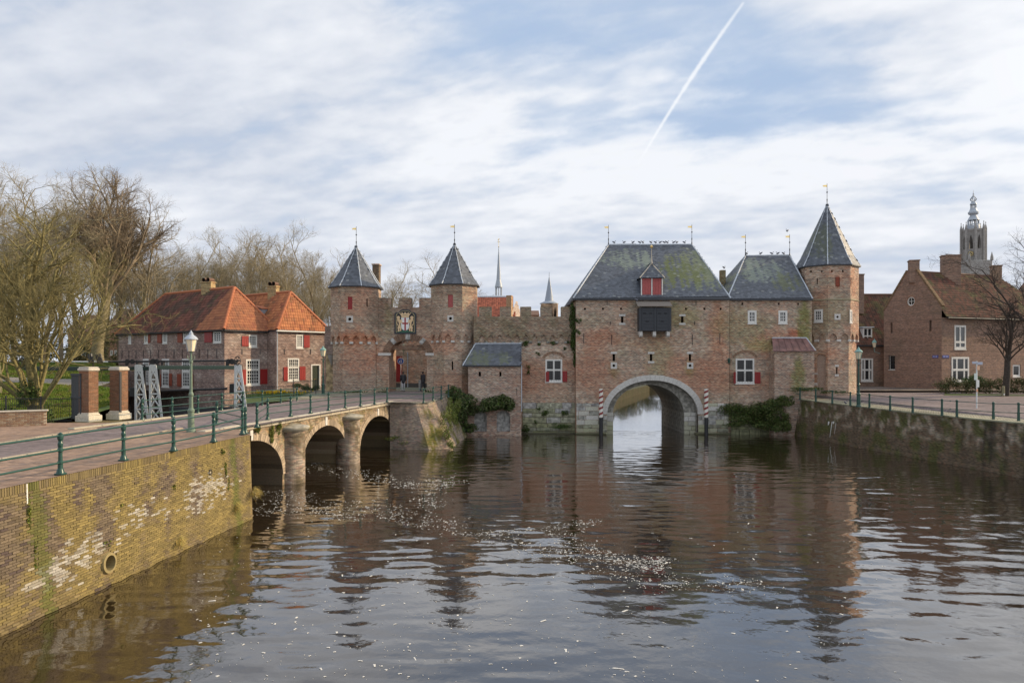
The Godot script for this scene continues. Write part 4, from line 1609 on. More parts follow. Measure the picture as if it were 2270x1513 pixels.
func castle() -> void:
	var moss := Color(0.50, 0.60, 0.28)
	var lime := Color(1.0, 0.97, 0.90)
	var red := Color(0.82, 0.54, 0.42)
	var soot := Color(0.42, 0.38, 0.33)
	# stains copied from the photograph (pixel, depth, radii in metres)
	blob(1500, 700, 61.2, 2.6, 1.3, Color(0.60, 0.64, 0.36), 0.65)
	blob(1462, 790, 61.2, 1.4, 2.2, Color(0.60, 0.64, 0.36), 0.45)
	blob(1530, 818, 61.2, 0.5, 0.9, moss, 0.9)
	blob(1361, 822, 61.2, 0.45, 0.7, moss, 0.9)
	blob(1310, 820, 61.2, 2.6, 2.4, red, 0.75)
	blob(1570, 830, 61.2, 2.4, 2.2, red, 0.65)
	blob(1590, 730, 61.2, 1.1, 2.4, Color(0.86, 0.54, 0.38), 0.7)
	blob(1330, 748, 61.2, 2.2, 0.9, red, 0.6)
	blob(1440, 760, 61.2, 3.2, 0.8, Color(0.80, 0.66, 0.50), 0.5)
	blob(1200, 780, 62.0, 3.8, 1.0, lime, 0.85)
	blob(1190, 840, 62.0, 3.4, 2.0, red, 0.6)
	blob(1230, 870, 62.0, 2.0, 0.8, Color(0.95, 0.8, 0.68), 0.7)
	blob(1170, 718, 62.0, 5.0, 1.5, Color(0.62, 0.62, 0.54), 0.75)
	blob(1080, 830, 60.4, 1.8, 1.2, Color(0.88, 0.84, 0.78), 0.7)
	blob(1060, 870, 60.4, 1.2, 0.8, lime, 0.7)
	blob(1640, 720, 61.6, 3.0, 1.8, Color(0.60, 0.62, 0.36), 0.5)
	blob(1700, 765, 61.6, 2.5, 0.7, Color(0.66, 0.68, 0.34), 0.7)
	blob(1760, 740, 61.6, 1.0, 0.5, Color(0.82, 0.40, 0.28), 0.9)
	blob(1780, 730, 62.0, 0.8, 3.2, Color(0.36, 0.44, 0.16), 0.85)
	blob(1630, 850, 61.6, 2.5, 1.3, Color(0.85, 0.60, 0.45), 0.5)
	blob(1830, 700, 62.5, 2.3, 1.6, Color(0.60, 0.58, 0.42), 0.7)
	blob(1770, 830, 60.2, 0.7, 2.0, Color(0.42, 0.50, 0.22), 0.8)
	blob(790, 750, 62.0, 2.6, 0.8, Color(0.92, 0.50, 0.33), 0.8)
	blob(800, 800, 62.0, 2.6, 1.6, Color(0.84, 0.50, 0.38), 0.6)
	blob(780, 850, 62.0, 2.6, 0.9, Color(0.62, 0.56, 0.52), 0.6)
	blob(840, 690, 63.0, 1.6, 2.2, soot, 0.75)
	blob(910, 690, 63.0, 2.6, 1.6, soot, 0.7)
	blob(860, 710, 63.0, 0.5, 1.5, Color(0.5, 0.52, 0.32), 0.6)
	blob(1000, 850, 62.0, 1.8, 1.2, Color(0.90, 0.62, 0.48), 0.6)
	blob(1010, 640, 62.0, 2.4, 1.0, Color(0.58, 0.54, 0.46), 0.6)
	# moss and lichen on the slates
	blobs.append([P(1560, 600, 64.0), Vector3(4.2, 2.8, 4.0), Color(0.185, 0.205, 0.125), 1.0, true])
	blobs.append([P(1500, 610, 64.0), Vector3(2.6, 2.0, 4.0), Color(0.115, 0.135, 0.045), 0.95, true])
	blobs.append([P(1390, 575, 64.5), Vector3(2.4, 1.4, 4.0), Color(0.24, 0.28, 0.22), 0.75, true])
	blobs.append([P(1690, 600, 64.0), Vector3(2.2, 1.5, 4.0), Color(0.24, 0.28, 0.22), 0.7, true])
	blobs.append([P(1740, 630, 63.5), Vector3(1.8, 1.2, 4.0), Color(0.12, 0.135, 0.055), 0.7, true])
	blobs.append([P(1810, 540, 64.0), Vector3(1.0, 2.5, 4.0), Color(0.10, 0.115, 0.06), 0.6, true])
	blobs.append([P(1080, 795, 61.0), Vector3(2.2, 0.8, 3.0), Color(0.13, 0.15, 0.07), 0.6, true])

	water_gate()
	hall()
	stair_tower()
	land_gate()
	curtain_wall()

func water_gate() -> void:
	var root := thing("water_gate", "large brick water gate with mossy slate roof and wide stone arch", "gatehouse")
	var D := 61.2
	var f := frontal(D)
	var x0 := X(1277, D)
	var x1 := X(1617, D)
	var top := Y(664, D)
	var cx := X(1447, D)
	var sp := 1.7
	var A := 3.86
	var B := Y(842.6, D) - sp
	var holes: Array = [arch_poly(cx, sp, A, B, -0.7, 32)]
	for s in [1379.6, 1512.8]:
		loop_with_stones(root, f, s, 701, 715, holes)
	for s in [[1361.0, 810.0], [1443.7, 0.0], [1530.0, 810.0]]:
		loop_with_stones(root, f, s[0], 784.5, 800, holes, s[1])
	for s in [1297, 1337, 1377, 1562, 1598, 1521]:
		var r := fr(f, s - 2.2, 682, s + 2.2, 686.5)
		holes.append(rp(r))
		backing(root, f, rp(r.grow(0.02)), 0.26, M.void, "putlog_hole")
	var a := Acc.new()
	panel(a, f, rp(Rect2(x0, -0.7, x1 - x0, top + 0.7)), holes, tint_castle, 0.33, 0.26)
	put("front_wall", a, M.castle, root)
	# side and back walls
	a = Acc.new()
	var zb := -D - 10.0
	panel(a, face_ab(Vector3(x0, 0, zb), Vector3(x0, 0, -D)), rp(Rect2(0, -0.7, 10.0, top + 0.7)), [], tint_castle, 0.6)
	panel(a, face_ab(Vector3(x1, 0, -D), Vector3(x1, 0, zb)), rp(Rect2(0, -0.7, 10.0, top + 0.7)), [], tint_castle, 0.6)
	var cx2 := X(1441.5, D)
	var A2 := 3.04
	var B2 := Y(853, D) - sp
	panel(a, face_ab(Vector3(x1, 0, zb), Vector3(x0, 0, zb)), rp(Rect2(0, -0.7, x1 - x0, top + 0.7)), [arch_poly(x1 - cx2, sp, A2, B2, -0.7, 24)], tint_castle, 0.8, 0.0)
	put("rear_walls", a, M.castle, root)
	# the vault behind the front ring: a narrower barrel
	a = Acc.new()
	var f2 := frontal(D + 0.75)
	panel(a, f2, arch_poly(cx, sp, A + 0.05, B + 0.05, -0.7, 32), [arch_poly(cx2, sp, A2, B2, -0.7, 32)], func(p: Vector3) -> Color: return Color(0.8, 0.78, 0.72) * (1.0 + fb(p, 1.8) * 0.35), 0.3, 9.3, 3.0)
	put("vault", a, M.grey_stone, root)
	a = Acc.new()
	_reveal(a, f, arch_poly(cx, sp, A, B, -0.7, 32), 0.8, func(p: Vector3) -> Color: return Color(0.72, 0.68, 0.62) * (1.0 + fb(p, 1.8) * 0.35), -0.7)
	put("arch_soffit", a, M.grey_stone, root)
	# voussoirs
	var n := 33
	for i in n:
		var t0 := PI * (i + 0.02) / n
		var t1 := PI * (i + 0.98) / n
		var P2 := func(t: float, g: float) -> Vector2: return Vector2(cx + (A + g) * cos(t), sp + (B + g) * sin(t))
		a = Acc.new()
		var k := rng.randf_range(0.9, 1.15)
		a.col = Color(k, k, k)
		var g1 := 0.46 + rng.randf_range(-0.015, 0.015)
		a.slab(PackedVector2Array([P2.call(t0, -0.01), P2.call(t0, g1), P2.call((t0 + t1) / 2, g1), P2.call(t1, g1), P2.call(t1, -0.01), P2.call((t0 + t1) / 2, -0.01)]), f * Transform3D(Basis(), Vector3(0, 0, -0.3)), 0.36 + rng.randf_range(-0.008, 0.012))
		put("voussoir", a, M.pale_stone, root)
	# ashlar base
	var courses := [0.26, 0.34, 0.3, 0.42, 0.36, 0.4, 0.36, 0.3]
	var skip := func(c: Vector2, l: float, r: float) -> bool:
		var e := (c.x - cx) / (A + 0.46)
		if c.y < sp: return absf(c.x - cx) < A + 0.1
		var g := (c.y - sp) / (B + 0.46)
		return e * e + g * g < 1.12
	ashlar(root, f, Rect2(x0 + 0.02, -0.1, cx - A - x0 - 0.02, 2.8), courses, [M.pale_stone, M.grey_stone], skip)
	ashlar(root, f, Rect2(cx + A, -0.1, x1 - cx - A - 0.05, 2.8), courses, [M.pale_stone, M.grey_stone], skip)
	# flanks of the narrower arch, facing the water
	var none := func(_c: Vector2, _l: float, _r: float) -> bool: return false
	ashlar(root, frontal(D + 0.72), Rect2(cx - A + 0.02, -0.1, (cx2 - A2) - (cx - A) - 0.02, 2.0), [0.36, 0.4, 0.38, 0.42, 0.34], [M.pale_stone], none, Vector2(0.6, 0.9), 0.06)
	ashlar(root, frontal(D + 0.72), Rect2(cx2 + A2, -0.1, (cx + A) - (cx2 + A2) - 0.02, 2.0), [0.36, 0.4, 0.38, 0.42, 0.34], [M.pale_stone], none, Vector2(0.6, 0.9), 0.06)
	# dark plinth at the water
	a = Acc.new()
	a.col = Color(0.3, 0.3, 0.18)
	a.bevel(Vector3(x0 - 0.05, -0.6, -0.2), Vector3(cx - A2 - 0.9, 0.12, 0.28), 0.04, f)
	a.bevel(Vector3(cx + A - 0.3, -0.6, -0.2), Vector3(x1 + 0.1, 0.12, 0.28), 0.04, f)
	put("plinth", a, M.sandstone, root)
	# iron anchors
	for s in [[1294, 738, 761], [1356, 741, 764], [1535, 741, 764], [1596, 738, 761], [1353, 712, 720], [1540, 712, 720], [1346, 666, 676], [1543, 666, 676]]:
		var p := fl(f, s[0], s[2])
		anchor_iron(root, f, p.x, p.y, fl(f, s[0], s[1]).y)
	# hoist bay
	var r := fr(f, 1413, 683, 1482.4, 734)
	a = Acc.new()
	var dz := 0.95
	a.bevel(Vector3(r.position.x, r.position.y, 0.0), Vector3(r.end.x, r.end.y, dz - 0.06), 0.01, f)
	var bay := put("hoist_bay", a, M.dark_wood, root)
	for q in [0.0, 0.47, 0.94]:
		a = Acc.new()
		a.bevel(Vector3(r.position.x + r.size.x * q - 0.01, r.position.y - 0.03, dz - 0.12), Vector3(r.position.x + r.size.x * (q + 0.07), r.end.y, dz), 0.015, f)
		put("bay_post", a, M.dark_wood, bay)
	for h in 2:
		for b in 7:
			a = Acc.new()
			var lx := r.position.x + r.size.x * (0.075 + h * 0.475)
			var lw := r.size.x * 0.39
			var hh := r.size.y / 7
			a.bevel(Vector3(lx, r.position.y + hh * b + 0.004, dz - 0.062), Vector3(lx + lw, r.position.y + hh * (b + 1) - 0.004, dz - 0.03), 0.006, f)
			put("bay_board", a, M.dark_wood, bay)
		for g in [[0.12, 0.75], [0.31, 0.75], [0.2, 0.4]]:
			a = Acc.new()
			var sxx: float = r.position.x + r.size.x * (g[0] + h * 0.475)
			a.bevel(Vector3(sxx, r.position.y + r.size.y * g[1] - 0.025, dz - 0.028), Vector3(sxx + 0.26, r.position.y + r.size.y * g[1] + 0.025, dz - 0.018), 0.004, f)
			put("bay_strap", a, M.void, bay)
	var cap := fr(f, 1408.7, 670, 1484.7, 683.5)
	for b in 4:
		a = Acc.new()
		var tt := Transform3D(Basis(Vector3.RIGHT, 0.45), f * Vector3(cap.position.x, cap.position.y + 0.08 + b * 0.13, dz + 0.14 - b * 0.27))
		a.bevel(Vector3(0, 0, -0.28), Vector3(cap.size.x, 0.06, 0.02), 0.012, tt)
		put("bay_roof_board", a, grained(Color(0.22, 0.19, 0.165), 0.9, 0.8, 0.5), bay)
	for s in [1417.5, 1447, 1477]:
		var c := fl(f, s, 741)
		a = Acc.new()
		a.tube(f * Vector3(c.x - 0.13, c.y - 0.05, dz - 0.3), f * Vector3(c.x + 0.13, c.y - 0.05, dz - 0.3), 0.2, 0.2, 14)
		a.bevel(Vector3(c.x - 0.129, c.y - 0.02, 0.0), Vector3(c.x + 0.129, r.position.y - 0.01, dz - 0.12), 0.02, f)
		put("stone_corbel", a, M.pale_stone, bay)
	# roof
	var ee := Y(661.5, D - 0.25)
	var dr := D + 5.0
	var e := [Vector3(X(1270.5, D - 0.25), ee, -D + 0.25), Vector3(X(1620.5, D - 0.25), ee, -D + 0.25), Vector3(X(1620.5, D - 0.25), ee, zb - 0.25), Vector3(X(1270.5, D - 0.25), ee, zb - 0.25)]
	var ra := P(1349, 543, dr)
	var rb := P(1534, 542, dr)
	var roof := hip_roof(root, e, ra, rb, M.slate_piece, M.slate, Vector2(0.26, 0.17), 0.013, col_slate, M.lead, 0.07)
	vane(roof, ra + Vector3(0, 0.1, 0), 1.75, -1)
	vane(roof, rb + Vector3(0, 0.1, 0), 1.75, -1)
	# dormer with red shutters
	var fd := frontal(D + 0.05)
	var dr2 := fr(fd, 1421, 616, 1469.5, 655)
	var dm := Acc.new()
	dm.bevel(Vector3(dr2.position.x, dr2.position.y, -3.4), Vector3(dr2.end.x, dr2.end.y, -0.05), 0.01, fd)
	var dorm := put("dormer", dm, M.dark_wood, root)
	a = Acc.new()
	for q in [0.0, 0.475, 0.95]:
		a.bevel(Vector3(dr2.position.x + dr2.size.x * q, dr2.position.y, -0.05), Vector3(dr2.position.x + dr2.size.x * (q + 0.05), dr2.end.y, 0.03), 0.01, fd)
	a.bevel(Vector3(dr2.position.x - 0.05, dr2.position.y - 0.1, -0.05), Vector3(dr2.end.x + 0.05, dr2.position.y - 0.002, 0.06), 0.01, fd)
	put("dormer_frame", a, M.white_paint, dorm)
	for h in 2:
		var sr := Rect2(dr2.position.x + dr2.size.x * (0.06 + 0.475 * h), dr2.position.y + 0.02, dr2.size.x * 0.405, dr2.size.y - 0.04)
		a = Acc.new()
		for b in 3:
			a.bevel(Vector3(sr.position.x + sr.size.x * b / 3 + 0.004, sr.position.y, -0.045), Vector3(sr.position.x + sr.size.x * (b + 1) / 3 - 0.004, sr.end.y, -0.005), 0.006, fd)
		for g in [0.12, 0.88]:
			a.bevel(Vector3(sr.position.x, sr.position.y + sr.size.y * g - 0.02, -0.004), Vector3(sr.end.x, sr.position.y + sr.size.y * g + 0.02, 0.008), 0.004, fd)
		put("dormer_shutter", a, M.faded_red, dorm)
	var q0 := Vector3(dr2.position.x - 0.12, dr2.end.y, -D + 0.12)
	var q1 := Vector3(dr2.end.x + 0.12, dr2.end.y, -D + 0.12)
	var apex := P(1444.5, 584, D + 0.75)
	var qb0 := q0 + Vector3(0, 0, -3.2)
	var qb1 := q1 + Vector3(0, 0, -3.2)
	var rear := apex + Vector3(0, 0, -3.0)
	a = Acc.new()
	a.tri(q0, q1, apex)
	a.quad(q1, qb1, rear, apex)
	a.quad(qb0, q0, apex, rear)
	a.quad(q0, q1, qb1, qb0, Vector3.DOWN)
	var dro := put("dormer_roof", a, M.dark_wood, dorm)
	cover(dorm, "dormer_slates", [q0, q1, apex], M.slate_piece, M.slate, Vector2(0.22, 0.15), 0.012, col_slate)
	cover(dorm, "dormer_slates", [qb0, q0, apex, rear], M.slate_piece, M.slate, Vector2(0.22, 0.15), 0.012, col_slate)
	cover(dorm, "dormer_slates", [q1, qb1, rear, apex], M.slate_piece, M.slate, Vector2(0.22, 0.15), 0.012, col_slate)
	a = Acc.new()
	a.tube(q0, apex, 0.05, 0.05, 6)
	a.tube(q1, apex, 0.05, 0.05, 6)
	a.lathe(apex, [[0.09, -0.1], [0.06, 0.25], [0.03, 0.55], [0.02, 1.4]], 8)
	put("dormer_lead", a, M.curb_stone, dorm)
	a = Acc.new()
	a.lathe(apex + Vector3.UP * 1.42, [[0.0, -0.14], [0.12, -0.05], [0.14, 0.05], [0.05, 0.14], [0.0, 0.2]], 10)
	put("dormer_ball", a, M.gold, dorm)

func big_window(root: Node, f: Transform3D, x0: float, y0: float, x1: float, y1: float, holes: Array) -> void:
	# cross window: leaded upper lights, barred lower lights
	var r := fr(f, x0, y0, x1, y1)
	holes.append(rp(r))
	window(root, f, r, 8, 11, 0.05, 0.14, [0.5], [0.53], "", true)
	iron_grid(root, f, Rect2(r.position.x + 0.1, r.position.y + 0.1, r.size.x - 0.2, r.size.y * 0.42))
	# relieving arch above
	var a := Acc.new()
	var cx := r.get_center().x
	var k := 22
	for i in k:
		var t0 := lerpf(PI * 0.20, PI * 0.80, (i + 0.08) / k)
		var t1 := lerpf(PI * 0.20, PI * 0.80, (i + 0.92) / k)
		var R := r.size.x * 0.72
		var cy := r.end.y + 0.04 - R * sin(PI * 0.20)
		a.col = Color(0.62, 0.42, 0.32) * rng.randf_range(0.6, 1.1)
		a.slab(PackedVector2Array([Vector2(cx + R * cos(t0), cy + R * sin(t0)), Vector2(cx + (R + 0.22) * cos(t0), cy + (R + 0.22) * sin(t0)), Vector2(cx + (R + 0.22) * cos(t1), cy + (R + 0.22) * sin(t1)), Vector2(cx + R * cos(t1), cy + R * sin(t1))]), f, 0.014)
	put("relieving_arch", a, M.curb_stone, root)

func hall() -> void:
	var root := thing("gate_hall", "brick hall with hipped slate roof between water gate and stair tower", "building")
	var D := 61.5
	var f := frontal(D)
	var x0 := X(1617.5, D)
	var x1 := X(1800, D)
	var top := Y(664.5, D)
	var holes: Array = []
	for s in [[1658, 1677.5], [1726, 1745.8]]:
		var r := fr(f, s[0], 688, s[1], 717)
		holes.append(rp(r))
		window(root, f, r, 3, 3, 0.05, 0.17)
	big_window(root, f, 1631, 794.5, 1672.5, 850, holes)
	for s in [1646, 1727, 1770]:
		var r := fr(f, s - 2, 671, s + 2, 675.5)
		holes.append(rp(r))
		backing(root, f, rp(r.grow(0.02)), 0.26, M.void, "putlog_hole")
	var a := Acc.new()
	panel(a, f, rp(Rect2(x0, -0.7, x1 - x0, top + 0.7)), holes, tint_castle, 0.33, 0.26)
	panel(a, face_ab(Vector3(x1, 0, -D), Vector3(x1, 0, -D - 8)), rp(Rect2(0, -0.7, 8, top + 0.7)), [], tint_castle, 0.8)
	panel(a, face_ab(Vector3(x1, 0, -D - 8), Vector3(x0, 0, -D - 8)), rp(Rect2(0, -0.7, x1 - x0, top + 0.7)), [], tint_castle, 0.8)
	put("wall", a, M.castle, root)
	shutter(root, f, fr(f, 1672.8, 824, 1686, 849.5), M.red_paint, false, 0.0)
	shutter(root, f, fr(f, 1619.5, 824, 1630.7, 849.5), M.red_paint, true, 0.9)
	var e0 := Y(662.5, D - 0.2)
	var e := [Vector3(X(1611, D), e0, -D + 0.2), Vector3(X(1800, D), e0, -D + 0.2), Vector3(X(1800, D), e0, -D - 8.2), Vector3(X(1611, D), e0, -D - 8.2)]
	var ra := P(1653, 567, D + 4)
	var rb := P(1751, 566.5, D + 4)
	var roof := hip_roof(root, e, ra, rb, M.slate_piece, M.slate, Vector2(0.26, 0.17), 0.013, col_slate, M.lead, 0.06)
	vane(roof, ra + Vector3(0, 0.1, 0), 1.85, -1)
	vane(roof, rb + Vector3(0, 0.1, 0), 1.85, -1)
	# chimney in the valley
	a = Acc.new()
	var c := fr(frontal(66), 1598, 598, 1609.5, 664)
	a.us = 1.0 / 7.04
	a.col = Color(0.5, 0.5, 0.36)
	a.bevel(Vector3(c.position.x, c.position.y - 1.0, -66.5), Vector3(c.end.x, c.end.y, -66.0), 0.02)
	put("chimney", a, M.castle, root)
	# overgrown stone foot: steps of blocks
	ashlar(root, f, Rect2(x0 + 0.1, -0.1, 4.6, 2.4), [0.5, 0.2, 0.5, 0.2, 0.5, 0.4], [M.green_stone], func(_c: Vector2, _l: float, _r: float) -> bool: return false, Vector2(0.7, 1.3), 0.12)
	# wall lantern in the corner
	a = Acc.new()
	var lp := fl(f, 1614, 800)
	a.lathe(f * Vector3(lp.x, lp.y, 0.3), [[0.09, -0.18], [0.13, 0.1], [0.15, 0.12], [0.0, 0.3]], 6)
	a.tube(f * Vector3(lp.x, lp.y - 0.1, 0.0), f * Vector3(lp.x, lp.y - 0.25, 0.3), 0.02, 0.02, 5)
	put("wall_lantern", a, M.green_iron, root)

	# low annex with the plum-coloured metal roof
	var ann := thing("gate_annex", "low brick annex under a plum metal lean-to roof beside the stair tower", "annex")
	var DA := 60.2
	var fa := frontal(DA)
	a = Acc.new()
	var ar := Rect2(X(1717, DA), -0.5, X(1806, DA) - X(1717, DA), Y(776, DA) + 0.5)
	panel(a, fa, rp(ar), [], tint_annex, 0.33)
	panel(a, face_ab(Vector3(ar.position.x, 0, -DA - 2.6), Vector3(ar.position.x, 0, -DA)), PackedVector2Array([Vector2(0, -0.5), Vector2(2.6, -0.5), Vector2(2.6, ar.end.y), Vector2(1.3, Y(749, DA + 1.3))]), [], tint_annex, 0.33)
	panel(a, face_ab(Vector3(ar.end.x, 0, -DA), Vector3(ar.end.x, 0, -DA - 3.0)), rp(Rect2(0, -0.5, 3.0, ar.size.y)), [], tint_annex, 0.33)
	put("wall", a, M.castle, ann)
	a = Acc.new()
	var A := P(1714.5, 777, DA - 0.15)
	var B := P(1808.5, 776.5, DA - 0.15)
	var C := P(1788, 748.5, DA + 1.25)
	var E := P(1712, 748.5, DA + 1.25)
	var dn := Vector3(0, -0.07, 0)
	a.quad(A, B, C, E, Vector3.UP)
	a.quad(A + dn, B + dn, C + dn, E + dn, Vector3.DOWN)
	for q in [[A, B], [B, C], [C, E], [E, A]]:
		a.quad(q[0], q[1], q[1] + dn, q[0] + dn)
	a.tri(B, C, B + Vector3(0, 0, -2.0))
	var mr := put("metal_roof", a, M.plum_metal, ann)
	for i in range(1, 6):
		a = Acc.new()
		a.tube(A.lerp(B, i / 6.0) + Vector3.UP * 0.015, E.lerp(C, i / 6.0) + Vector3.UP * 0.015, 0.018, 0.018, 5)
		put("roof_seam", a, M.plum_metal, mr)
	a = Acc.new()
	a.tube(E, C, 0.06, 0.06, 6)
	a.tube(C, B, 0.05, 0.05, 6)
	put("roof_flashing", a, M.lead, mr)

func tint_annex(p: Vector3) -> Color:
	var c := Color(0.74, 0.66, 0.60).lerp(Color(0.84, 0.80, 0.74), sm(-0.1, 0.4, fb(p, 0.6)))
	return stain(p, c * (1.0 + fb(p, 1.6) * 0.2))

func stair_tower() -> void:
	var root := thing("stair_tower", "tall octagonal brick stair tower with steep slate spire and white window", "tower")
	var c := Vector3(X(1834, 64.2), 0, -64.2)
	var R := 2.55
	var R2 := 2.36
	var y_arc := Y(752, 62)
	var y_top := Y(586, 62.2)
	var y_mid := Y(664, 62)
	var a := Acc.new()
	for k in 8:
		var f := oct_face(c, R, k)
		var w := 2 * R * sin(PI / 8)
		var holes: Array = []
		if k in [6, 7, 0, 1, 2]:
			arcade(root, f, w, y_arc, 2, 0.25, holes)
		if k == 7:
			var r := fr(f, 1805, 685, 1824.5, 714)
			holes.append(rp(r))
			window(root, f, r, 3, 3, 0.05, 0.17)
			var q := fr(f, 1810.5, 616, 1813.5, 631)
			holes.append(rp(q))
			backing(root, f, rp(q.grow(0.02)), 0.3, M.void)
			for s in [1798, 1822]:
				var h := fr(f, s - 2, 599, s + 2, 604)
				holes.append(rp(h))
				backing(root, f, rp(h.grow(0.02)), 0.3, M.void, "putlog_hole")
		if k == 0:
			var r := fr(f, 1852.5, 613.5, 1862.5, 635)
			holes.append(rp(r))
			backing(root, f, rp(r.grow(0.02)), 0.3, M.void, "small_window")
			var w2 := r.grow(0.0)
			shutter(root, f, Rect2(w2.position.x, w2.position.y, w2.size.x * 0.8, w2.size.y), M.rust_red, false, -0.5)
			for s in [1845, 1869]:
				var h := fr(f, s - 2, 598, s + 2, 603)
				holes.append(rp(h))
				backing(root, f, rp(h.grow(0.02)), 0.3, M.void, "putlog_hole")
			var pc := fl(f, 1857, 702)
			stone_ring(root, f, pc, 0.1, 0.26)
			holes.append(circle(pc, 0.1, 10))
			backing(root, f, circle(pc, 0.13, 10), 0.3, M.void, "gun_port")
		if k == 1:
			var r := fr(f, 1884.2, 687, 1889.5, 715)
			holes.append(rp(r))
			window(root, f, r, 3, 3, 0.05, 0.12)
			var q := fr(f, 1886.5, 616, 1888, 632)
			holes.append(rp(q))
			backing(root, f, rp(q.grow(0.02)), 0.3, M.void)
		panel(a, f, rp(Rect2(0, y_arc, w, y_top - y_arc)), holes, tint_castle, 0.33, 0.3)
	put("upper_wall", a, M.castle, root)
	a = Acc.new()
	for k in 8:
		var f := oct_face(c, R2, k)
		var w := 2 * R2 * sin(PI / 8)
		var holes: Array = []
		if k == 7:
			var p0 := fl(f, 1811, 880)
			var p1 := fl(f, 1831, 784)
			var niche := arch_poly((p0.x + p1.x) / 2, p1.y - 0.3, (p1.x - p0.x) / 2, 0.3, 3.0, 12)
			holes.append(niche)
			backing(root, f, niche, 0.2, M.castle, "blind_niche")
		if k == 0:
			loop_with_stones(root, f, 1855.5, 813, 829, holes, 0.0, 3.4)
		panel(a, f, rp(Rect2(0, 2.4, w, y_arc + 0.8 - 2.4)), holes, tint_castle, 0.33, 0.2)
	put("lower_wall", a, M.castle, root)
	# string course
	a = Acc.new()
	a.col = Color(0.6, 0.6, 0.45)
	for k in 8:
		var f := oct_face(c, R, k)
		var w := 2 * R * sin(PI / 8)
		a.bevel(Vector3(-0.03, y_mid - 0.05, -0.1), Vector3(w + 0.03, y_mid + 0.05, 0.05), 0.02, f)
	put("string_course", a, M.curb_stone, root)
	oct_roof(root, c, 2.72, y_top - 0.05, Y(452, 64.2))
	vane(root, Vector3(c.x, Y(455, 64.2), c.z), 1.95, -1)
	# slit with stones beside the annex (it sits in the annex's return wall line)
	stone(root, oct_face(c, R2, 7), fr(oct_face(c, R2, 7), 1800, 826, 1812, 830), 0.03)
	stone(root, oct_face(c, R2, 7), fr(oct_face(c, R2, 7), 1800, 848, 1812, 854), 0.03)

func gate_tower(root: Node, c: Vector3, R: float, R2: float, y0: float, y_arc: float, y_top: float, y_apex: float, extra: Callable) -> void:
	var a := Acc.new()
	for k in 8:
		var f := oct_face(c, R, k)
		var w := 2 * R * sin(PI / 8)
		var holes: Array = []
		if k in [7, 0, 1, 2]:
			arcade(root, f, w, y_arc, 2, 0.22, holes)
		extra.call(k, f, holes, true)
		panel(a, f, rp(Rect2(0, y_arc, w, y_top - y_arc)), holes, tint_castle, 0.33, 0.25)
	put("upper_wall", a, M.castle, root)
	a = Acc.new()
	for k in 8:
		var f := oct_face(c, R2, k)
		var w := 2 * R2 * sin(PI / 8)
		var holes: Array = []
		extra.call(k, f, holes, false)
		panel(a, f, rp(Rect2(0, y0, w, y_arc + 0.75 - y0)), holes, tint_castle, 0.33, 0.22)
	put("lower_wall", a, M.castle, root)
	oct_roof(root, c, R + 0.22, y_top - 0.04, y_apex)

func red_hatch(root: Node, f: Transform3D, x0: float, y0: float, x1: float, y1: float, holes: Array, m: Material) -> void:
	var r := fr(f, x0, y0, x1, y1)
	holes.append(rp(r))
	var a := Acc.new()
	for i in 3:
		a.bevel(Vector3(r.position.x + r.size.x * i / 3 + 0.003, r.position.y, -0.12), Vector3(r.position.x + r.size.x * (i + 1) / 3 - 0.003, r.end.y, -0.07), 0.006, f)
	put("hatch", a, m, root)

func port(root: Node, f: Transform3D, px: float, py: float, r: float, holes: Array) -> void:
	var c := fl(f, px, py)
	stone_ring(root, f, c, r, r * 2.0)
	holes.append(circle(c, r, 12))
	backing(root, f, circle(c, r + 0.03, 12), 0.28, M.void, "gun_port")

func slit(root: Node, f: Transform3D, x0: float, y0: float, x1: float, y1: float, holes: Array) -> void:
	var r := fr(f, x0, y0, x1, y1)
	holes.append(rp(r))
	backing(root, f, rp(r.grow(0.02)), 0.26, M.void)

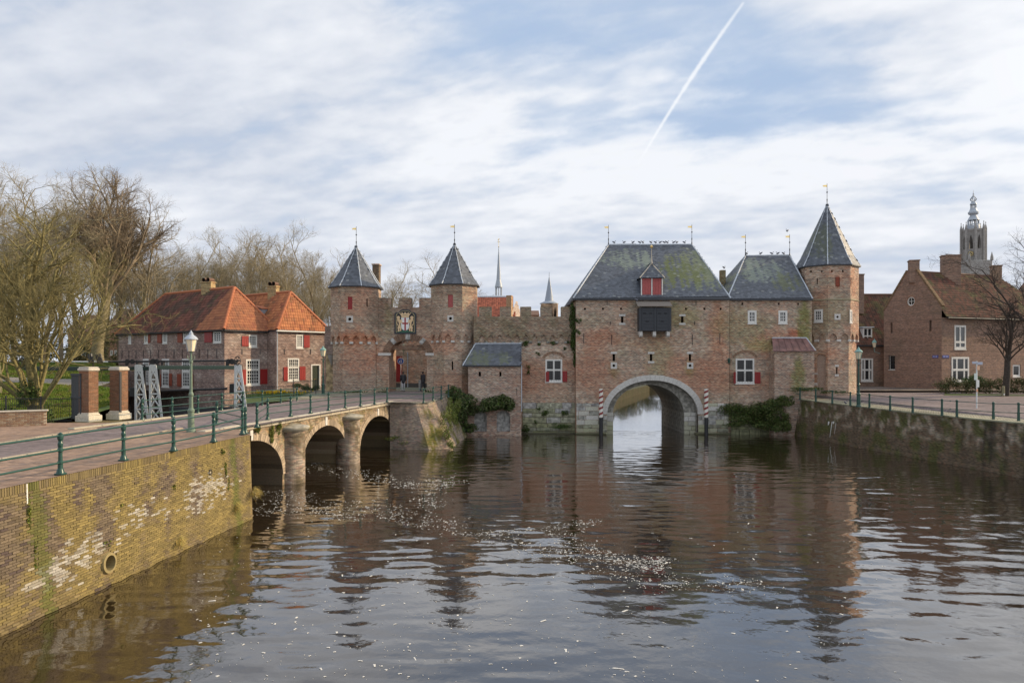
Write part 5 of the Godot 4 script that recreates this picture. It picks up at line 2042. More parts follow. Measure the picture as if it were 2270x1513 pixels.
func land_gate() -> void:
	var D := 63.7
	var t1 := thing("gate_tower", "octagonal gate tower beside the tiled houses, flag-shaped vane on its slate roof", "tower")
	var c1 := Vector3(X(789.5, D), 0, -D)
	gate_tower(t1, c1, 2.22, 2.04, 3.2, Y(757, 61.8), Y(633, 61.8), Y(545, D), func(k: int, f: Transform3D, h: Array, upper: bool) -> void:
		if upper and k == 0:
			red_hatch(t1, f, 770.5, 657, 781, 685.5, h, M.red_paint)
			port(t1, f, 775, 707, 0.14, h)
		if upper and k == 1:
			slit(t1, f, 812, 662, 815, 679, h))
	vane(t1, Vector3(c1.x, Y(548, D), c1.z), 1.85, -1)
	var t2 := thing("gate_tower", "octagonal gate tower joined to the crenellated curtain wall, with a pale red hatch", "tower")
	var c2 := Vector3(X(1007.5, D), 0, -D)
	gate_tower(t2, c2, 2.14, 2.0, 3.0, Y(754, 61.8), Y(628, 61.8), Y(540, D), func(k: int, f: Transform3D, h: Array, upper: bool) -> void:
		if upper and k == 0:
			red_hatch(t2, f, 993, 653, 1004, 681, h, M.faded_red)
			port(t2, f, 998.5, 705.5, 0.13, h)
		if not upper and k == 0:
			slit(t2, f, 1001, 800, 1004.5, 820, h))
	vane(t2, Vector3(c2.x, Y(543, D), c2.z), 1.85, -1)

	var root := thing("gate_arch", "crenellated brick gate wall with round arch and painted arms above", "gate")
	var DG := 62.9
	var f := frontal(DG)
	var x0 := X(834, DG)
	var x1 := X(962, DG)
	var ym := Y(661, DG)
	var yc := Y(681, DG)
	var ol := PackedVector2Array([Vector2(x0, 3.0), Vector2(x1, 3.0), Vector2(x1, ym)])
	for s in [929, 912, 884, 866.6]:
		pass
	ol.append_array(PackedVector2Array([Vector2(X(929, DG), ym), Vector2(X(929, DG), yc), Vector2(X(912, DG), yc), Vector2(X(912, DG), ym), Vector2(X(884, DG), ym), Vector2(X(884, DG), yc), Vector2(X(867, DG), yc), Vector2(X(867, DG), ym), Vector2(x0, ym)]))
	var cx := X(904, DG)
	var A := (X(946, DG) - X(862, DG)) / 2
	var sp := Y(786, DG)
	var arch := arch_poly(cx, sp, A, Y(753, DG) - sp, 2.9, 24)
	var a := Acc.new()
	panel(a, f, ol, [arch], tint_castle, 0.33, 2.6)
	panel(a, Transform3D(Basis(Vector3.UP, PI), Vector3(0, 0, -DG - 0.7)), PackedVector2Array([Vector2(-x1, sp + 2), Vector2(-x0, sp + 2), Vector2(-x0, yc), Vector2(-x1, yc)]), [], tint_castle, 0.6)
	put("gate_wall", a, M.castle, root)
	# merlon bodies: tops and sides
	a = Acc.new()
	for s in [[834, 867], [884, 912], [929, 962]]:
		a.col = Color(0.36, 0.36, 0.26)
		a.us = 1.0 / 7.04
		a.bevel(Vector3(X(s[0], DG), yc - 0.2, -0.7), Vector3(X(s[1], DG), ym + 0.05, -0.004), 0.03, f)
	put("merlon", a, M.castle, root)
	# passage ceiling and piers behind
	a = Acc.new()
	a.us = 1.0 / 7.04
	a.col = Color(0.6, 0.5, 0.42)
	a.box(Vector3(x0, 7.2, -2.7), Vector3(x1, 7.6, -0.6), f)
	a.box(Vector3(x0 - 1.0, 3.0, -4.0), Vector3(cx - A - 0.02, 7.6, -2.6), f)
	a.box(Vector3(cx + A + 0.02, 3.0, -4.0), Vector3(x1 + 1.0, 7.6, -2.6), f)
	put("passage_walls", a, M.castle, root)
	# arch ring
	var k := 40
	a = Acc.new()
	for i in k:
		var t0 := PI * (i + 0.08) / k
		var t1b := PI * (i + 0.92) / k
		var b := Y(753, DG) - sp
		var P2 := func(t: float, g: float) -> Vector2: return Vector2(cx + (A + g) * cos(t), sp + (b + g) * sin(t))
		a.col = Color(0.50, 0.35, 0.28) * rng.randf_range(0.6, 1.15)
		a.slab(PackedVector2Array([P2.call(t0, 0.03), P2.call(t0, 0.55), P2.call(t1b, 0.55), P2.call(t1b, 0.03)]), f, 0.05 + rng.randf() * 0.012)
	put("arch_ring", a, M.curb_stone, root)
	for q in [[PI * 0.5, 0.2], [PI * 0.27, 0.17], [PI * 0.73, 0.17]]:
		var b := Y(753, DG) - sp
		a = Acc.new()
		var ctr := Vector2(cx + (A + 0.28) * cos(q[0]), sp + (b + 0.28) * sin(q[0]))
		var tt := f * Transform3D(Basis(Vector3(0, 0, 1), q[0] - PI / 2), Vector3(ctr.x, ctr.y, 0))
		a.bevel(Vector3(-q[1], -0.28, 0), Vector3(q[1], 0.28, 0.085), 0.02, tt)
		put("arch_stone", a, M.grey_stone, root)
	for s in [[838, 866], [943, 962]]:
		a = Acc.new()
		a.bevel(Vector3(X(s[0], DG), Y(788, DG), -0.3), Vector3(X(s[1], DG), Y(782, DG), 0.1), 0.02, f)
		put("impost", a, M.pale_stone, root)
	# spotlights under the arch
	for s in [890, 901, 911]:
		a = Acc.new()
		a.lathe(f * Vector3(X(s, DG), Y(756, DG), -0.6), [[0.0, -0.07], [0.06, -0.05], [0.07, 0.03], [0.03, 0.08]], 8)
		put("spotlight", a, M.white_paint, root)
	a = Acc.new()
	a.tube(f * Vector3(X(888, DG), Y(755, DG), -0.6), f * Vector3(X(914, DG), Y(754, DG), -0.6), 0.025, 0.025, 6)
	put("spotlight_rail", a, M.white_paint, root)
	arms(f)
	# the link to the houses: whitewashed wall with a corbelled turret
	var lk := thing("link_wall", "weathered cream plaster wall stub between house door and gate tower", "wall")
	var fk := frontal(64.5)
	a = Acc.new()
	panel(a, fk, rp(Rect2(X(722, 64.5), 3.2, X(744, 64.5) - X(722, 64.5), Y(784, 64.5) - 3.2)), [], func(p: Vector3) -> Color: return Color(0.95, 0.88, 0.74).lerp(Color(0.5, 0.42, 0.33), sm(0.1, 0.5, fb(p, 1.3))), 0.2)
	put("plaster_wall", a, M.plaster, lk)
	a = Acc.new()
	panel(a, frontal(64.2), rp(Rect2(X(722, 64.5), Y(784, 64.2), X(744, 64.5) - X(722, 64.5), Y(722, 64.2) - Y(784, 64.2))), [], tint_house, 0.3)
	panel(a, face_ab(Vector3(X(722, 64.5), 0, -66), Vector3(X(722, 64.5), 0, -64.2)), rp(Rect2(0, Y(784, 64.2), 1.8, Y(722, 64.2) - Y(784, 64.2))), [], tint_house, 0.3)
	a.box(Vector3(X(722, 64.5), Y(784, 64.2) - 0.02, -66), Vector3(X(744, 64.5), Y(784, 64.2), -64.2))
	put("upper_wall", a, M.house, lk)
	a = Acc.new()
	var lc := Vector3(X(735, 64.4), Y(786, 64.4), -64.35)
	a.lathe(lc, [[0.02, -1.0], [0.12, -0.7], [0.3, -0.25], [0.36, 0.0]], 8)
	put("corbel", a, M.sandstone, lk)

func arms(f: Transform3D) -> void:
	# painted arms: black board, white shield with a red cross, crown, two golden lions
	var root := thing("coat_of_arms", "black board with red-cross shield, gold crown and two lions over the gate arch", "coat of arms")
	var r := fr(f, 874.5, 685, 922.5, 740)
	var O := r.position
	var S := r.size
	var q := func(u: float, v: float) -> Vector2: return O + Vector2(u, v) * S
	var t := func(z: float) -> Transform3D: return f * Transform3D(Basis(), Vector3(0, 0, z))
	var outline := func(inset: float) -> PackedVector2Array:
		var p := PackedVector2Array()
		var lo := inset
		var hi := 1.0 - inset
		p.append(q.call(lo, lo * 0.9))
		p.append(q.call(hi, lo * 0.9))
		p.append(q.call(hi, 0.80 - inset * 0.5))
		p.append(q.call(hi - 0.05, 0.865 - inset * 0.5))
		p.append(q.call(0.80 - inset * 0.3, 0.885 - inset * 0.5))
		for i in 9:
			var a0 := PI * i / 8
			p.append(q.call(0.5 + (0.27 - inset * 0.3) * cos(a0), 0.89 - inset * 0.5 + (0.11 - inset * 0.3) * sin(a0)))
		p.append(q.call(0.20 + inset * 0.3, 0.885 - inset * 0.5))
		p.append(q.call(lo + 0.05, 0.865 - inset * 0.5))
		p.append(q.call(lo, 0.80 - inset * 0.5))
		return p
	var a := Acc.new()
	a.slab(outline.call(0.0), t.call(0.01), 0.09)
	put("board", a, M.dark_wood, root)
	a = Acc.new()
	a.slab(outline.call(0.075), t.call(0.1), 0.006)
	put("gilt_line", a, mat(Color(0.50, 0.42, 0.20), 0.5), root)
	a = Acc.new()
	a.slab(outline.call(0.095), t.call(0.107), 0.006)
	put("field", a, mat(Color(0.012, 0.012, 0.016), 0.4), root)
	a = Acc.new()
	var sh := PackedVector2Array([q.call(0.315, 0.655), q.call(0.315, 0.30), q.call(0.34, 0.22), q.call(0.40, 0.165), q.call(0.5, 0.13), q.call(0.60, 0.165), q.call(0.66, 0.22), q.call(0.685, 0.30), q.call(0.685, 0.655)])
	a.slab(sh, t.call(0.113), 0.035)
	put("shield", a, mat(Color(0.80, 0.80, 0.78), 0.5), root)
	a = Acc.new()
	a.slab(rp(Rect2(q.call(0.465, 0.14), S * Vector2(0.07, 0.51))), t.call(0.149), 0.01)
	a.slab(rp(Rect2(q.call(0.37, 0.395), S * Vector2(0.27, 0.06))), t.call(0.1505), 0.011)
	put("cross", a, mat(Color(0.33, 0.03, 0.035), 0.5), root)
	var gold := mat(Color(0.72, 0.52, 0.30), 0.5)
	a = Acc.new()
	a.slab(PackedVector2Array([q.call(0.33, 0.665), q.call(0.67, 0.665), q.call(0.68, 0.735), q.call(0.78, 0.86), q.call(0.68, 0.81), q.call(0.64, 0.875), q.call(0.58, 0.805), q.call(0.50, 0.885), q.call(0.42, 0.805), q.call(0.36, 0.875), q.call(0.32, 0.81), q.call(0.22, 0.86), q.call(0.32, 0.735)]), t.call(0.114), 0.045)
	put("crown", a, gold, root)
	a = Acc.new()
	for i in 5:
		var p: Vector2 = q.call(0.41 + i * 0.045, 0.76)
		a.slab(circle(p, 0.03, 6), t.call(0.16), 0.008)
	put("crown_jewels", a, mat(Color(0.05, 0.05, 0.03), 0.5), root)
	# lions: body, mane and head, tail, four paws as one relief each
	for s in [0, 1]:
		a = Acc.new()
		var m := func(u: float, v: float) -> Vector2: return q.call(u if s == 0 else 1.0 - u, v)
		a.slab(PackedVector2Array([m.call(0.17, 0.70), m.call(0.13, 0.64), m.call(0.135, 0.57), m.call(0.17, 0.52), m.call(0.21, 0.44), m.call(0.215, 0.36), m.call(0.17, 0.31), m.call(0.15, 0.25), m.call(0.17, 0.16), m.call(0.15, 0.10), m.call(0.24, 0.10), m.call(0.235, 0.16), m.call(0.22, 0.23), m.call(0.27, 0.20), m.call(0.25, 0.13), m.call(0.31, 0.11), m.call(0.33, 0.22), m.call(0.30, 0.29), m.call(0.28, 0.40), m.call(0.30, 0.46), m.call(0.37, 0.43), m.call(0.385, 0.47), m.call(0.32, 0.53), m.call(0.37, 0.55), m.call(0.36, 0.585), m.call(0.28, 0.565), m.call(0.24, 0.60), m.call(0.245, 0.66), m.call(0.22, 0.70)]), t.call(0.114), 0.05)
		a.slab(circle(m.call(0.19, 0.66), S.x * 0.075, 10), t.call(0.116), 0.06)
		a.slab(PackedVector2Array([m.call(0.17, 0.33), m.call(0.12, 0.37), m.call(0.105, 0.46), m.call(0.13, 0.52), m.call(0.10, 0.55), m.call(0.12, 0.57), m.call(0.15, 0.53), m.call(0.13, 0.46), m.call(0.14, 0.40), m.call(0.19, 0.37)]), t.call(0.115), 0.03)
		put("lion", a, gold, root)
	a = Acc.new()
	a.slab(PackedVector2Array([q.call(0.12, 0.065), q.call(0.88, 0.065), q.call(0.86, 0.105), q.call(0.66, 0.10), q.call(0.62, 0.16), q.call(0.5, 0.115), q.call(0.38, 0.16), q.call(0.34, 0.10), q.call(0.14, 0.105)]), t.call(0.1135), 0.02)
	put("foliage", a, mat(Color(0.03, 0.13, 0.08), 0.6), root)

func curtain_wall() -> void:
	var root := thing("curtain_wall", "weathered crenellated brick curtain wall with arched frieze and cross window", "wall")
	var D := 62.0
	var f := frontal(D)
	var x0 := X(1050, D)
	var x1 := X(1278, D)
	var ym := Y(681, D)
	var yc := Y(702, D)
	var y_arc := Y(756, D)
	# upper part oversails on the frieze
	var fu := frontal(D - 0.16)
	var ol := PackedVector2Array([Vector2(x0, y_arc), Vector2(x1, y_arc), Vector2(x1, Y(679.5, D))])
	var mer := [[1243.6, 1278], [1198, 1223], [1153, 1177.6], [1108, 1132.6], [1062, 1090]]
	for i in mer.size():
		var m: Array = mer[i]
		if i > 0:
			ol.append(Vector2(X(m[1], D), ym))
		ol.append(Vector2(X(m[0], D), ym))
		ol.append(Vector2(X(m[0], D), yc))
		if i < mer.size() - 1:
			ol.append(Vector2(X(mer[i + 1][1], D), yc))
	ol.append(Vector2(x0, yc))
	var holes: Array = []
	var n := 11
	var fx0 := X(1058.5, D)
	var st := (X(1263.5, D) - X(1068, D)) / 10.0
	for i in n:
		var cx := X(1068, D) + st * i
		holes.append(pointed(cx, y_arc - 0.01, st * 0.62, 0.56))
		var a2 := Acc.new()
		a2.col = Color(0.7, 0.7, 0.66)
		a2.bevel(Vector3(cx + st * 0.32, y_arc - 0.18, -0.16), Vector3(cx + st * 0.68, y_arc, 0.02), 0.03, fu)
		put("corbel", a2, M.grey_stone, root)
	var a := Acc.new()
	panel(a, fu, ol, holes, tint_curtain_top, 0.33, 0.16)
	put("upper_wall", a, M.castle, root)
	# merlons have depth
	for m in mer:
		a = Acc.new()
		a.us = 1.0 / 7.04
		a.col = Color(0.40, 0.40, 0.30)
		a.bevel(Vector3(X(m[0], D) + 0.003, yc - 0.15, -0.75), Vector3(X(m[1], D) - 0.003, ym + 0.05, -0.004), 0.03, fu)
		put("merlon", a, M.castle, root)
	a = Acc.new()
	a.us = 1.0 / 7.04
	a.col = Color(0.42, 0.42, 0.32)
	a.bevel(Vector3(x0, y_arc + 1.0, -0.75), Vector3(x1, yc + 0.02, -0.006), 0.03, fu)
	put("parapet_core", a, M.castle, root)
	a = Acc.new()
	holes = []
	big_window(root, f, 1209, 796, 1246.5, 846.5, holes)
	panel(a, f, rp(Rect2(x0, -0.7, x1 - x0, y_arc + 0.7 + 0.8)), holes, tint_castle, 0.33, 0.2)
	put("lower_wall", a, M.castle, root)
	shutter(root, f, fr(f, 1246.8, 822, 1257.5, 846), M.red_paint, false, 0.0)
	shutter(root, f, fr(f, 1210, 823.5, 1217.5, 846), M.red_paint, false, 0.12)
	a = Acc.new()
	panel(a, Transform3D(Basis(Vector3.UP, PI), Vector3(0, 0, -D - 0.8)), PackedVector2Array([Vector2(-x1, 0), Vector2(-x0, 0), Vector2(-x0, yc - 0.3), Vector2(-x1, yc - 0.3)]), [], tint_castle, 1.0)
	put("rear_wall", a, M.castle, root)
	# green ashlar foot
	var sx := X(1158, D)
	ashlar(root, f, Rect2(sx, -0.1, x1 - sx - 0.08, 2.75), [0.3, 0.3, 0.38, 0.5, 0.36, 0.38, 0.52], [M.green_stone, M.green_stone, M.grey_stone], func(_c: Vector2, _l: float, _r: float) -> bool: return false, Vector2(0.6, 1.5), 0.12)
	a = Acc.new()
	a.col = Color(0.25, 0.25, 0.16)
	a.bevel(Vector3(X(1030, D), -0.6, -0.2), Vector3(x1 - 0.1, 0.1, 0.5), 0.05, f)
	put("plinth", a, M.sandstone, root)

	# lean-to in front, with two blind arches above the water
	var lt := thing("lean_to", "small brick lean-to with slate roof and two blind arches at the water", "building")
	var DL := 60.3
	var fl_ := frontal(DL)
	var lx0 := X(1038, DL)
	var lx1 := X(1155.5, DL)
	var ey := Y(809, DL)
	holes = []
	for s in [[1051, 1079], [1101, 1131]]:
		var p0 := fl(fl_, s[0], 960)
		var p1 := fl(fl_, s[1], 910)
		var h := arch_poly((p0.x + p1.x) / 2, p1.y - 0.45, (p1.x - p0.x) / 2, 0.45, 0.3, 14)
		holes.append(h)
		a = Acc.new()
		a.slab(h, fl_ * Transform3D(Basis(), Vector3(0, 0, -0.42)), 0.04)
		put("blind_arch", a, M.grey_stone, lt)
	for s in [[1061, 1066], [1107, 1111.5]]:
		var r := fr(fl_, s[0], 824, s[1], 834)
		holes.append(rp(r))
		backing(lt, fl_, rp(r.grow(0.02)), 0.3, M.void, "vent_slit")
	a = Acc.new()
	panel(a, fl_, rp(Rect2(X(1012, DL), -0.7, lx1 - X(1012, DL), 3.2)), holes.slice(0, 2), tint_leanto, 0.3, 0.4)
	panel(a, fl_, rp(Rect2(lx0, 2.5, lx1 - lx0, ey - 2.5)), holes.slice(2), tint_leanto, 0.3, 0.3)
	panel(a, face_ab(Vector3(lx1, 0, -DL), Vector3(lx1, 0, -DL - 1.75)), rp(Rect2(0, -0.7, 1.75, ey + 1.9)), [], tint_leanto, 0.4)
	panel(a, face_ab(Vector3(lx0, 0, -DL - 2), Vector3(lx0, 0, -DL)), rp(Rect2(0, 2.5, 2.0, ey - 2.5)), [], tint_leanto, 0.4)
	put("wall", a, M.castle, lt)
	var A := P(1025.5, 810, DL - 0.2)
	var B := P(1155.8, 810, DL - 0.2)
	var C := P(1155.8, 761, D - 0.15)
	var E := P(1054, 761.5, D - 0.15)
	a = Acc.new()
	a.quad(A, B, C, E, Vector3.UP)
	var dn := Vector3(0, -0.08, 0)
	a.quad(A + dn, B + dn, C + dn, E + dn, Vector3.DOWN)
	a.quad(A, B, B + dn, A + dn)
	a.tri(A, E, A + Vector3(0, 0, -1.9))
	var roof := put("roof", a, M.dark_wood, lt)
	cover(roof, "slates", [A, B, C, E], M.slate_piece, M.slate, Vector2(0.26, 0.17), 0.013, col_slate)
	a = Acc.new()
	a.tube(A, E, 0.05, 0.05, 6)
	a.tube(E, C, 0.06, 0.06, 6)
	put("lead_flashing", a, M.lead, roof)
	a = Acc.new()
	var dx := X(1155.8, DL) + 0.02
	a.tube(Vector3(dx, 2.0, -DL + 0.06), Vector3(dx, ey, -DL + 0.06), 0.035, 0.035, 8)
	put("drainpipe", a, M.lead, lt)
	anchor_iron(lt, fl_, X(1145.5, DL), Y(876, DL), Y(860, DL))

func tint_curtain_top(p: Vector3) -> Color:
	var c := Color(0.62, 0.58, 0.50).lerp(Color(0.46, 0.46, 0.36), sm(-0.2, 0.4, fb(p, 0.6)))
	return c * (1.0 + fb(p, 1.8) * 0.3)

func tint_leanto(p: Vector3) -> Color:
	var c := Color(0.76, 0.68, 0.64).lerp(Color(0.92, 0.89, 0.84), sm(0.05, 0.45, fb(p, 0.7)))
	return stain(p, c * (1.0 + fb(p, 1.6) * 0.2))

# ---------- left: tiled houses, lock gear, piers, bank

func chimney(parent: Node, c: Vector3, w: float, dd: float, h: float, pots: int, m: Material, tint: Color, turn := 0.0) -> void:
	var t := Transform3D(Basis(Vector3.UP, turn), c)
	var a := Acc.new()
	a.us = 1.0 / 7.04
	a.col = tint
	a.bevel(Vector3(-w / 2, -1.2, -dd / 2), Vector3(w / 2, h, dd / 2), 0.02, t)
	a.bevel(Vector3(-w / 2 - 0.06, h - 0.02, -dd / 2 - 0.06), Vector3(w / 2 + 0.06, h + 0.1, dd / 2 + 0.06), 0.02, t)
	var o := put("chimney", a, m, parent)
	for i in pots:
		a = Acc.new()
		var x := (i - (pots - 1) / 2.0) * w / maxf(pots, 1) * 0.9
		# a half-round cowl open to the front
		a.tube(t * Vector3(x, h + 0.28, -dd / 2), t * Vector3(x, h + 0.28, dd / 2 + 0.02), 0.2, 0.2, 12, false)
		put("chimney_cowl", a, M.dark_ridge, o)
		a = Acc.new()
		a.tube(t * Vector3(x, h + 0.28, dd / 2 - 0.12), t * Vector3(x, h + 0.28, dd / 2 - 0.1), 0.19, 0.19, 12)
		put("cowl_mouth", a, M.void, o)

func left_side() -> void:
	var s := Vector3(-0.814, 0, -0.581)
	var g := Vector3(0.581, 0, -0.814)
	var C0 := Vector3(X(497, 64.0), 0, -64.0)
	var FR := C0 + g * 5.43
	var L := C0 + s * 18.9
	var BR := FR + s * 18.9
	var ey := 8.96
	var root := thing("tiled_house", "long dark brick house with hipped tile roof standing in the lock channel", "house")
	var fs := face_ab(L, C0)
	var ff := face_ab(C0, FR)
	var holes: Array = []
	var red: Material = M.rust_red
	for q in [[472.4, 733, 490, 760, 453.6, 470.6], [405.8, 734, 421, 760.5, 393.8, 404.5], [360, 736, 370, 761, 349, 358.6], [319, 738, 327.5, 761.5, 0, 0], [284, 740, 290, 761.5, 0, 0]]:
		var r := fr(fs, q[0], q[1], q[2], q[3])
		holes.append(rp(r))
		window(root, fs, r, 3, 4, 0.06, 0.15)
		if q[4] > 0:
			shutter(root, fs, fr(fs, q[4], q[1] + 1, q[5], q[3] - 1), M.red_paint if q[0] > 450 else red, true, 0.0)
	shutter(root, fs, fr(fs, 328.2, 739.5, 333.5, 760), red, false, 0.0)
	for q in [[402.8, 795, 420.4, 859], [358, 795, 374.4, 857.6], [316, 795, 329, 851]]:
		var r := fr(fs, q[0], q[1], q[2], q[3])
		holes.append(rp(r))
		window(root, fs, r, 4, 8, 0.06, 0.16, [], [0.56])
	for q in [[393, 402], [349, 357.2]]:
		shutter(root, fs, fr(fs, q[0], 828.7, q[1], 856), red, true, 0.0)
	for q in [[421.2, 428.5], [375, 381.7]]:
		shutter(root, fs, fr(fs, q[0], 827.5, q[1], 855), red, false, 0.0)
	for i in 13:
		var x := 18.9 * (0.04 + i * 0.075)
		anchor_iron(root, fs, x, 6.45, 7.3)
	var a := Acc.new()
	panel(a, fs, rp(Rect2(0, -0.6, 18.9, ey + 0.6)), holes, tint_house, 0.35, 0.2)
	holes = []
	var r1 := fr(ff, 551, 742, 569.6, 769)
	holes.append(rp(r1))
	window(root, ff, r1, 4, 4, 0.06, 0.16)
	shutter(root, ff, fr(ff, 535, 745, 550.3, 767), M.red_paint, true, 0.0)
	var r2 := fr(ff, 545, 796, 575.4, 854)
	holes.append(rp(r2))
	window(root, ff, r2, 5, 7, 0.06, 0.15, [], [0.60])
	shutter(root, ff, fr(ff, 534, 818.7, 544.8, 852), M.red_paint, true, 0.0)
	shutter(root, ff, fr(ff, 575.8, 817.5, 591.8, 851), M.red_paint, false, 0.0)
	for px in [536, 576]:
		var p := fl(ff, px, 785)
		anchor_iron(root, ff, p.x, p.y, p.y + 0.45)
	panel(a, ff, rp(Rect2(0, -0.6, 5.43, ey + 0.6)), holes, tint_house, 0.35, 0.2)
	panel(a, face_ab(FR, BR), rp(Rect2(0, -0.6, 18.9, ey + 0.6)), [], tint_house, 1.0)
	panel(a, face_ab(BR, L), rp(Rect2(0, -0.6, 5.43, ey + 0.6)), [], tint_house, 1.0)
	put("wall", a, M.house, root)
	var up := Vector3.UP
	var ov := 0.22
	var ra := Vector3(-26.07, 13.05, -67.7)
	var rb := Vector3(-35.9, 13.05, -74.75)
	# seen from the long side: left end is the far one
	hip_roof(root, [L + up * ey + (s - g) * ov, C0 + up * ey + (-s - g) * ov, FR + up * ey + (-s + g) * ov, BR + up * ey + (s + g) * ov], rb, ra, M.pan_piece, M.tile, Vector2(0.25, 0.31), 0.075, col_tile_mixed, M.terracotta, 0.155)
	# lead flashing lines and gutter
	a = Acc.new()
	a.tube(L + up * (ey - 0.05) - g * 0.3, C0 + up * (ey - 0.05) - g * 0.3 - s * 0.2, 0.06, 0.06, 8)
	a.tube(C0 + up * (ey - 0.05) - g * 0.2 - s * 0.3, FR + up * (ey - 0.05) - s * 0.3, 0.06, 0.06, 8)
	put("gutter", a, M.dark_iron, root)
	chimney(root, Vector3(-29.6, 13.05, -70.3), 1.15, 0.7, 0.75, 2, M.castle, Color(0.8, 0.72, 0.45), -0.3)

	# second house, facing the bridge
	root = thing("tiled_house", "smaller brick house with glowing orange hipped tiles and a green front door", "house")
	var A := Vector3(X(611.5, 66.8), 0, -66.8)
	var B := Vector3(X(725, 71.0), 0, -71.0)
	var f := face_ab(A, B)
	var wl := Vector2(B.x - A.x, B.z - A.z).length()
	var ey2 := Y(732, 67.8)
	holes = []
	var r := fr(f, 656, 741.5, 672, 771.7)
	holes.append(rp(r))
	window(root, f, r, 4, 5, 0.06, 0.15)
	shutter(root, f, fr(f, 672.4, 743, 685.7, 770), M.red_paint, false, 0.0)
	r = fr(f, 637.5, 793.6, 663, 844.6)
	holes.append(rp(r))
	window(root, f, r, 5, 7, 0.06, 0.15, [], [0.60])
	shutter(root, f, fr(f, 627.7, 813, 637.2, 844), M.red_paint, true, 0.0)
	shutter(root, f, fr(f, 663.3, 812, 676.5, 842), M.red_paint, false, 0.0)
	r = fr(f, 689, 807, 710, 866)
	r = Rect2(r.position.x, 3.4, r.size.x, r.end.y - 3.4)
	holes.append(rp(r))
	for px in [630, 688]:
		var p := fl(f, px, 785)
		anchor_iron(root, f, p.x, p.y, p.y + 0.5)
	a = Acc.new()
	panel(a, f, rp(Rect2(0, 2.6, wl, ey2 - 2.6)), holes, tint_house, 0.35, 0.2)
	panel(a, face_ab(B, B + s * 12.0), rp(Rect2(0, 2.6, 12, ey2 - 2.6)), [], tint_house, 1.0)
	panel(a, face_ab(B + s * 12.0, A + s * 12.0), rp(Rect2(0, 2.6, wl, ey2 - 2.6)), [], tint_house, 1.0)
	panel(a, face_ab(A + s * 12.0, A), rp(Rect2(0, 2.6, 12, ey2 - 2.6)), [], tint_house, 1.0)
	put("wall", a, M.house, root)
	# door
	a = Acc.new()
	a.bevel(Vector3(r.position.x, r.position.y, -0.1), Vector3(r.position.x + 0.13, r.end.y, 0.03), 0.01, f)
	a.bevel(Vector3(r.end.x - 0.13, r.position.y, -0.1), Vector3(r.end.x, r.end.y, 0.03), 0.01, f)
	a.bevel(Vector3(r.position.x + 0.13, r.end.y - 0.13, -0.1), Vector3(r.end.x - 0.13, r.end.y, 0.03), 0.01, f)
	put("door_frame", a, M.white_paint, root)
	a = Acc.new()
	for i in 5:
		var x0 := lerpf(r.position.x + 0.13, r.end.x - 0.13, i / 5.0)
		var x1 := lerpf(r.position.x + 0.13, r.end.x - 0.13, (i + 1) / 5.0)
		a.bevel(Vector3(x0 + 0.003, r.position.y, -0.14), Vector3(x1 - 0.003, r.end.y - 0.13, -0.09), 0.006, f)
	var door := put("door", a, grained(Color(0.03, 0.045, 0.03), 0.4, 1.0, 0.05), root)
	a = Acc.new()
	a.bevel(Vector3(r.get_center().x - 0.13, r.position.y + 1.0, -0.09), Vector3(r.get_center().x + 0.13, r.position.y + 1.07, -0.075), 0.004, f)
	put("letter_slot", a, M.gold, door)
	a = Acc.new()
	a.tube(f * Vector3(r.end.x - 0.22, r.position.y + 1.05, -0.09), f * Vector3(r.end.x - 0.22, r.position.y + 1.05, -0.03), 0.025, 0.025, 8)
	put("door_knob", a, M.gold, door)
	a = Acc.new()
	var ra2 := Vector3(-21.2, 12.74, -69.0)
	var rb2 := ra2 + s * 9.5
	var e := [A + s * 12.0 + up * ey2 + (s * 1.0) * ov, A + up * ey2 + f.basis.z * ov - f.basis.x * 0.05, B + up * ey2 + f.basis.z * ov + f.basis.x * ov, B + s * 12.0 + up * ey2]
	hip_roof(root, e, rb2, ra2, M.pan_piece, M.tile, Vector2(0.25, 0.31), 0.075, col_tile_orange, M.terracotta, 0.155)
	a = Acc.new()
	a.bevel(Vector3(-0.1, ey2 - 0.16, 0.12), Vector3(wl + 0.2, ey2 - 0.02, 0.34), 0.03, f)
	put("gutter", a, M.white_paint, root)
	a = Acc.new()
	var dp := fl(f, 613, 800)
	a.tube(f * Vector3(dp.x, 3.4, 0.1), f * Vector3(dp.x, ey2 - 0.1, 0.1), 0.055, 0.055, 8)
	put("drainpipe", a, M.zinc, root)
	chimney(root, ra2 + s * 2.6, 0.95, 0.6, 0.7, 2, M.castle, Color(0.8, 0.72, 0.45), -0.3)
	# roof hatch
	var rh := P(586, 686, 69.5)
	a = Acc.new()
	var th := Transform3D(Basis(Vector3.UP, 0.95) * Basis(Vector3.RIGHT, 0.25), rh)
	a.bevel(Vector3(-0.6, -0.4, -0.8), Vector3(0.6, 0.12, 0.35), 0.03, th)
	put("roof_hatch", a, M.zinc, root)
	a = Acc.new()
	a.bevel(Vector3(-0.7, 0.12, -0.9), Vector3(0.7, 0.2, 0.45), 0.02, th)
	put("hatch_lid", a, M.terracotta, root)

	lock_gear()
	bank()
	piers_and_walls()

func col_tile_mixed(p: Vector3) -> Color:
	# the long slope is weathered purple brown, the front hip is newer orange tile, divided along a seam
	var side := (p - Vector3(X(497, 64.0), 0, -64.0)).dot(Vector3(-0.814, 0, -0.581))
	var up := (p.y - 8.96) / 4.1
	if side < 4.4 - up * 1.4:
		return col_tile_orange(p).lerp(Color(0.20, 0.085, 0.055), 0.42)
	return col_tile_dark(p)

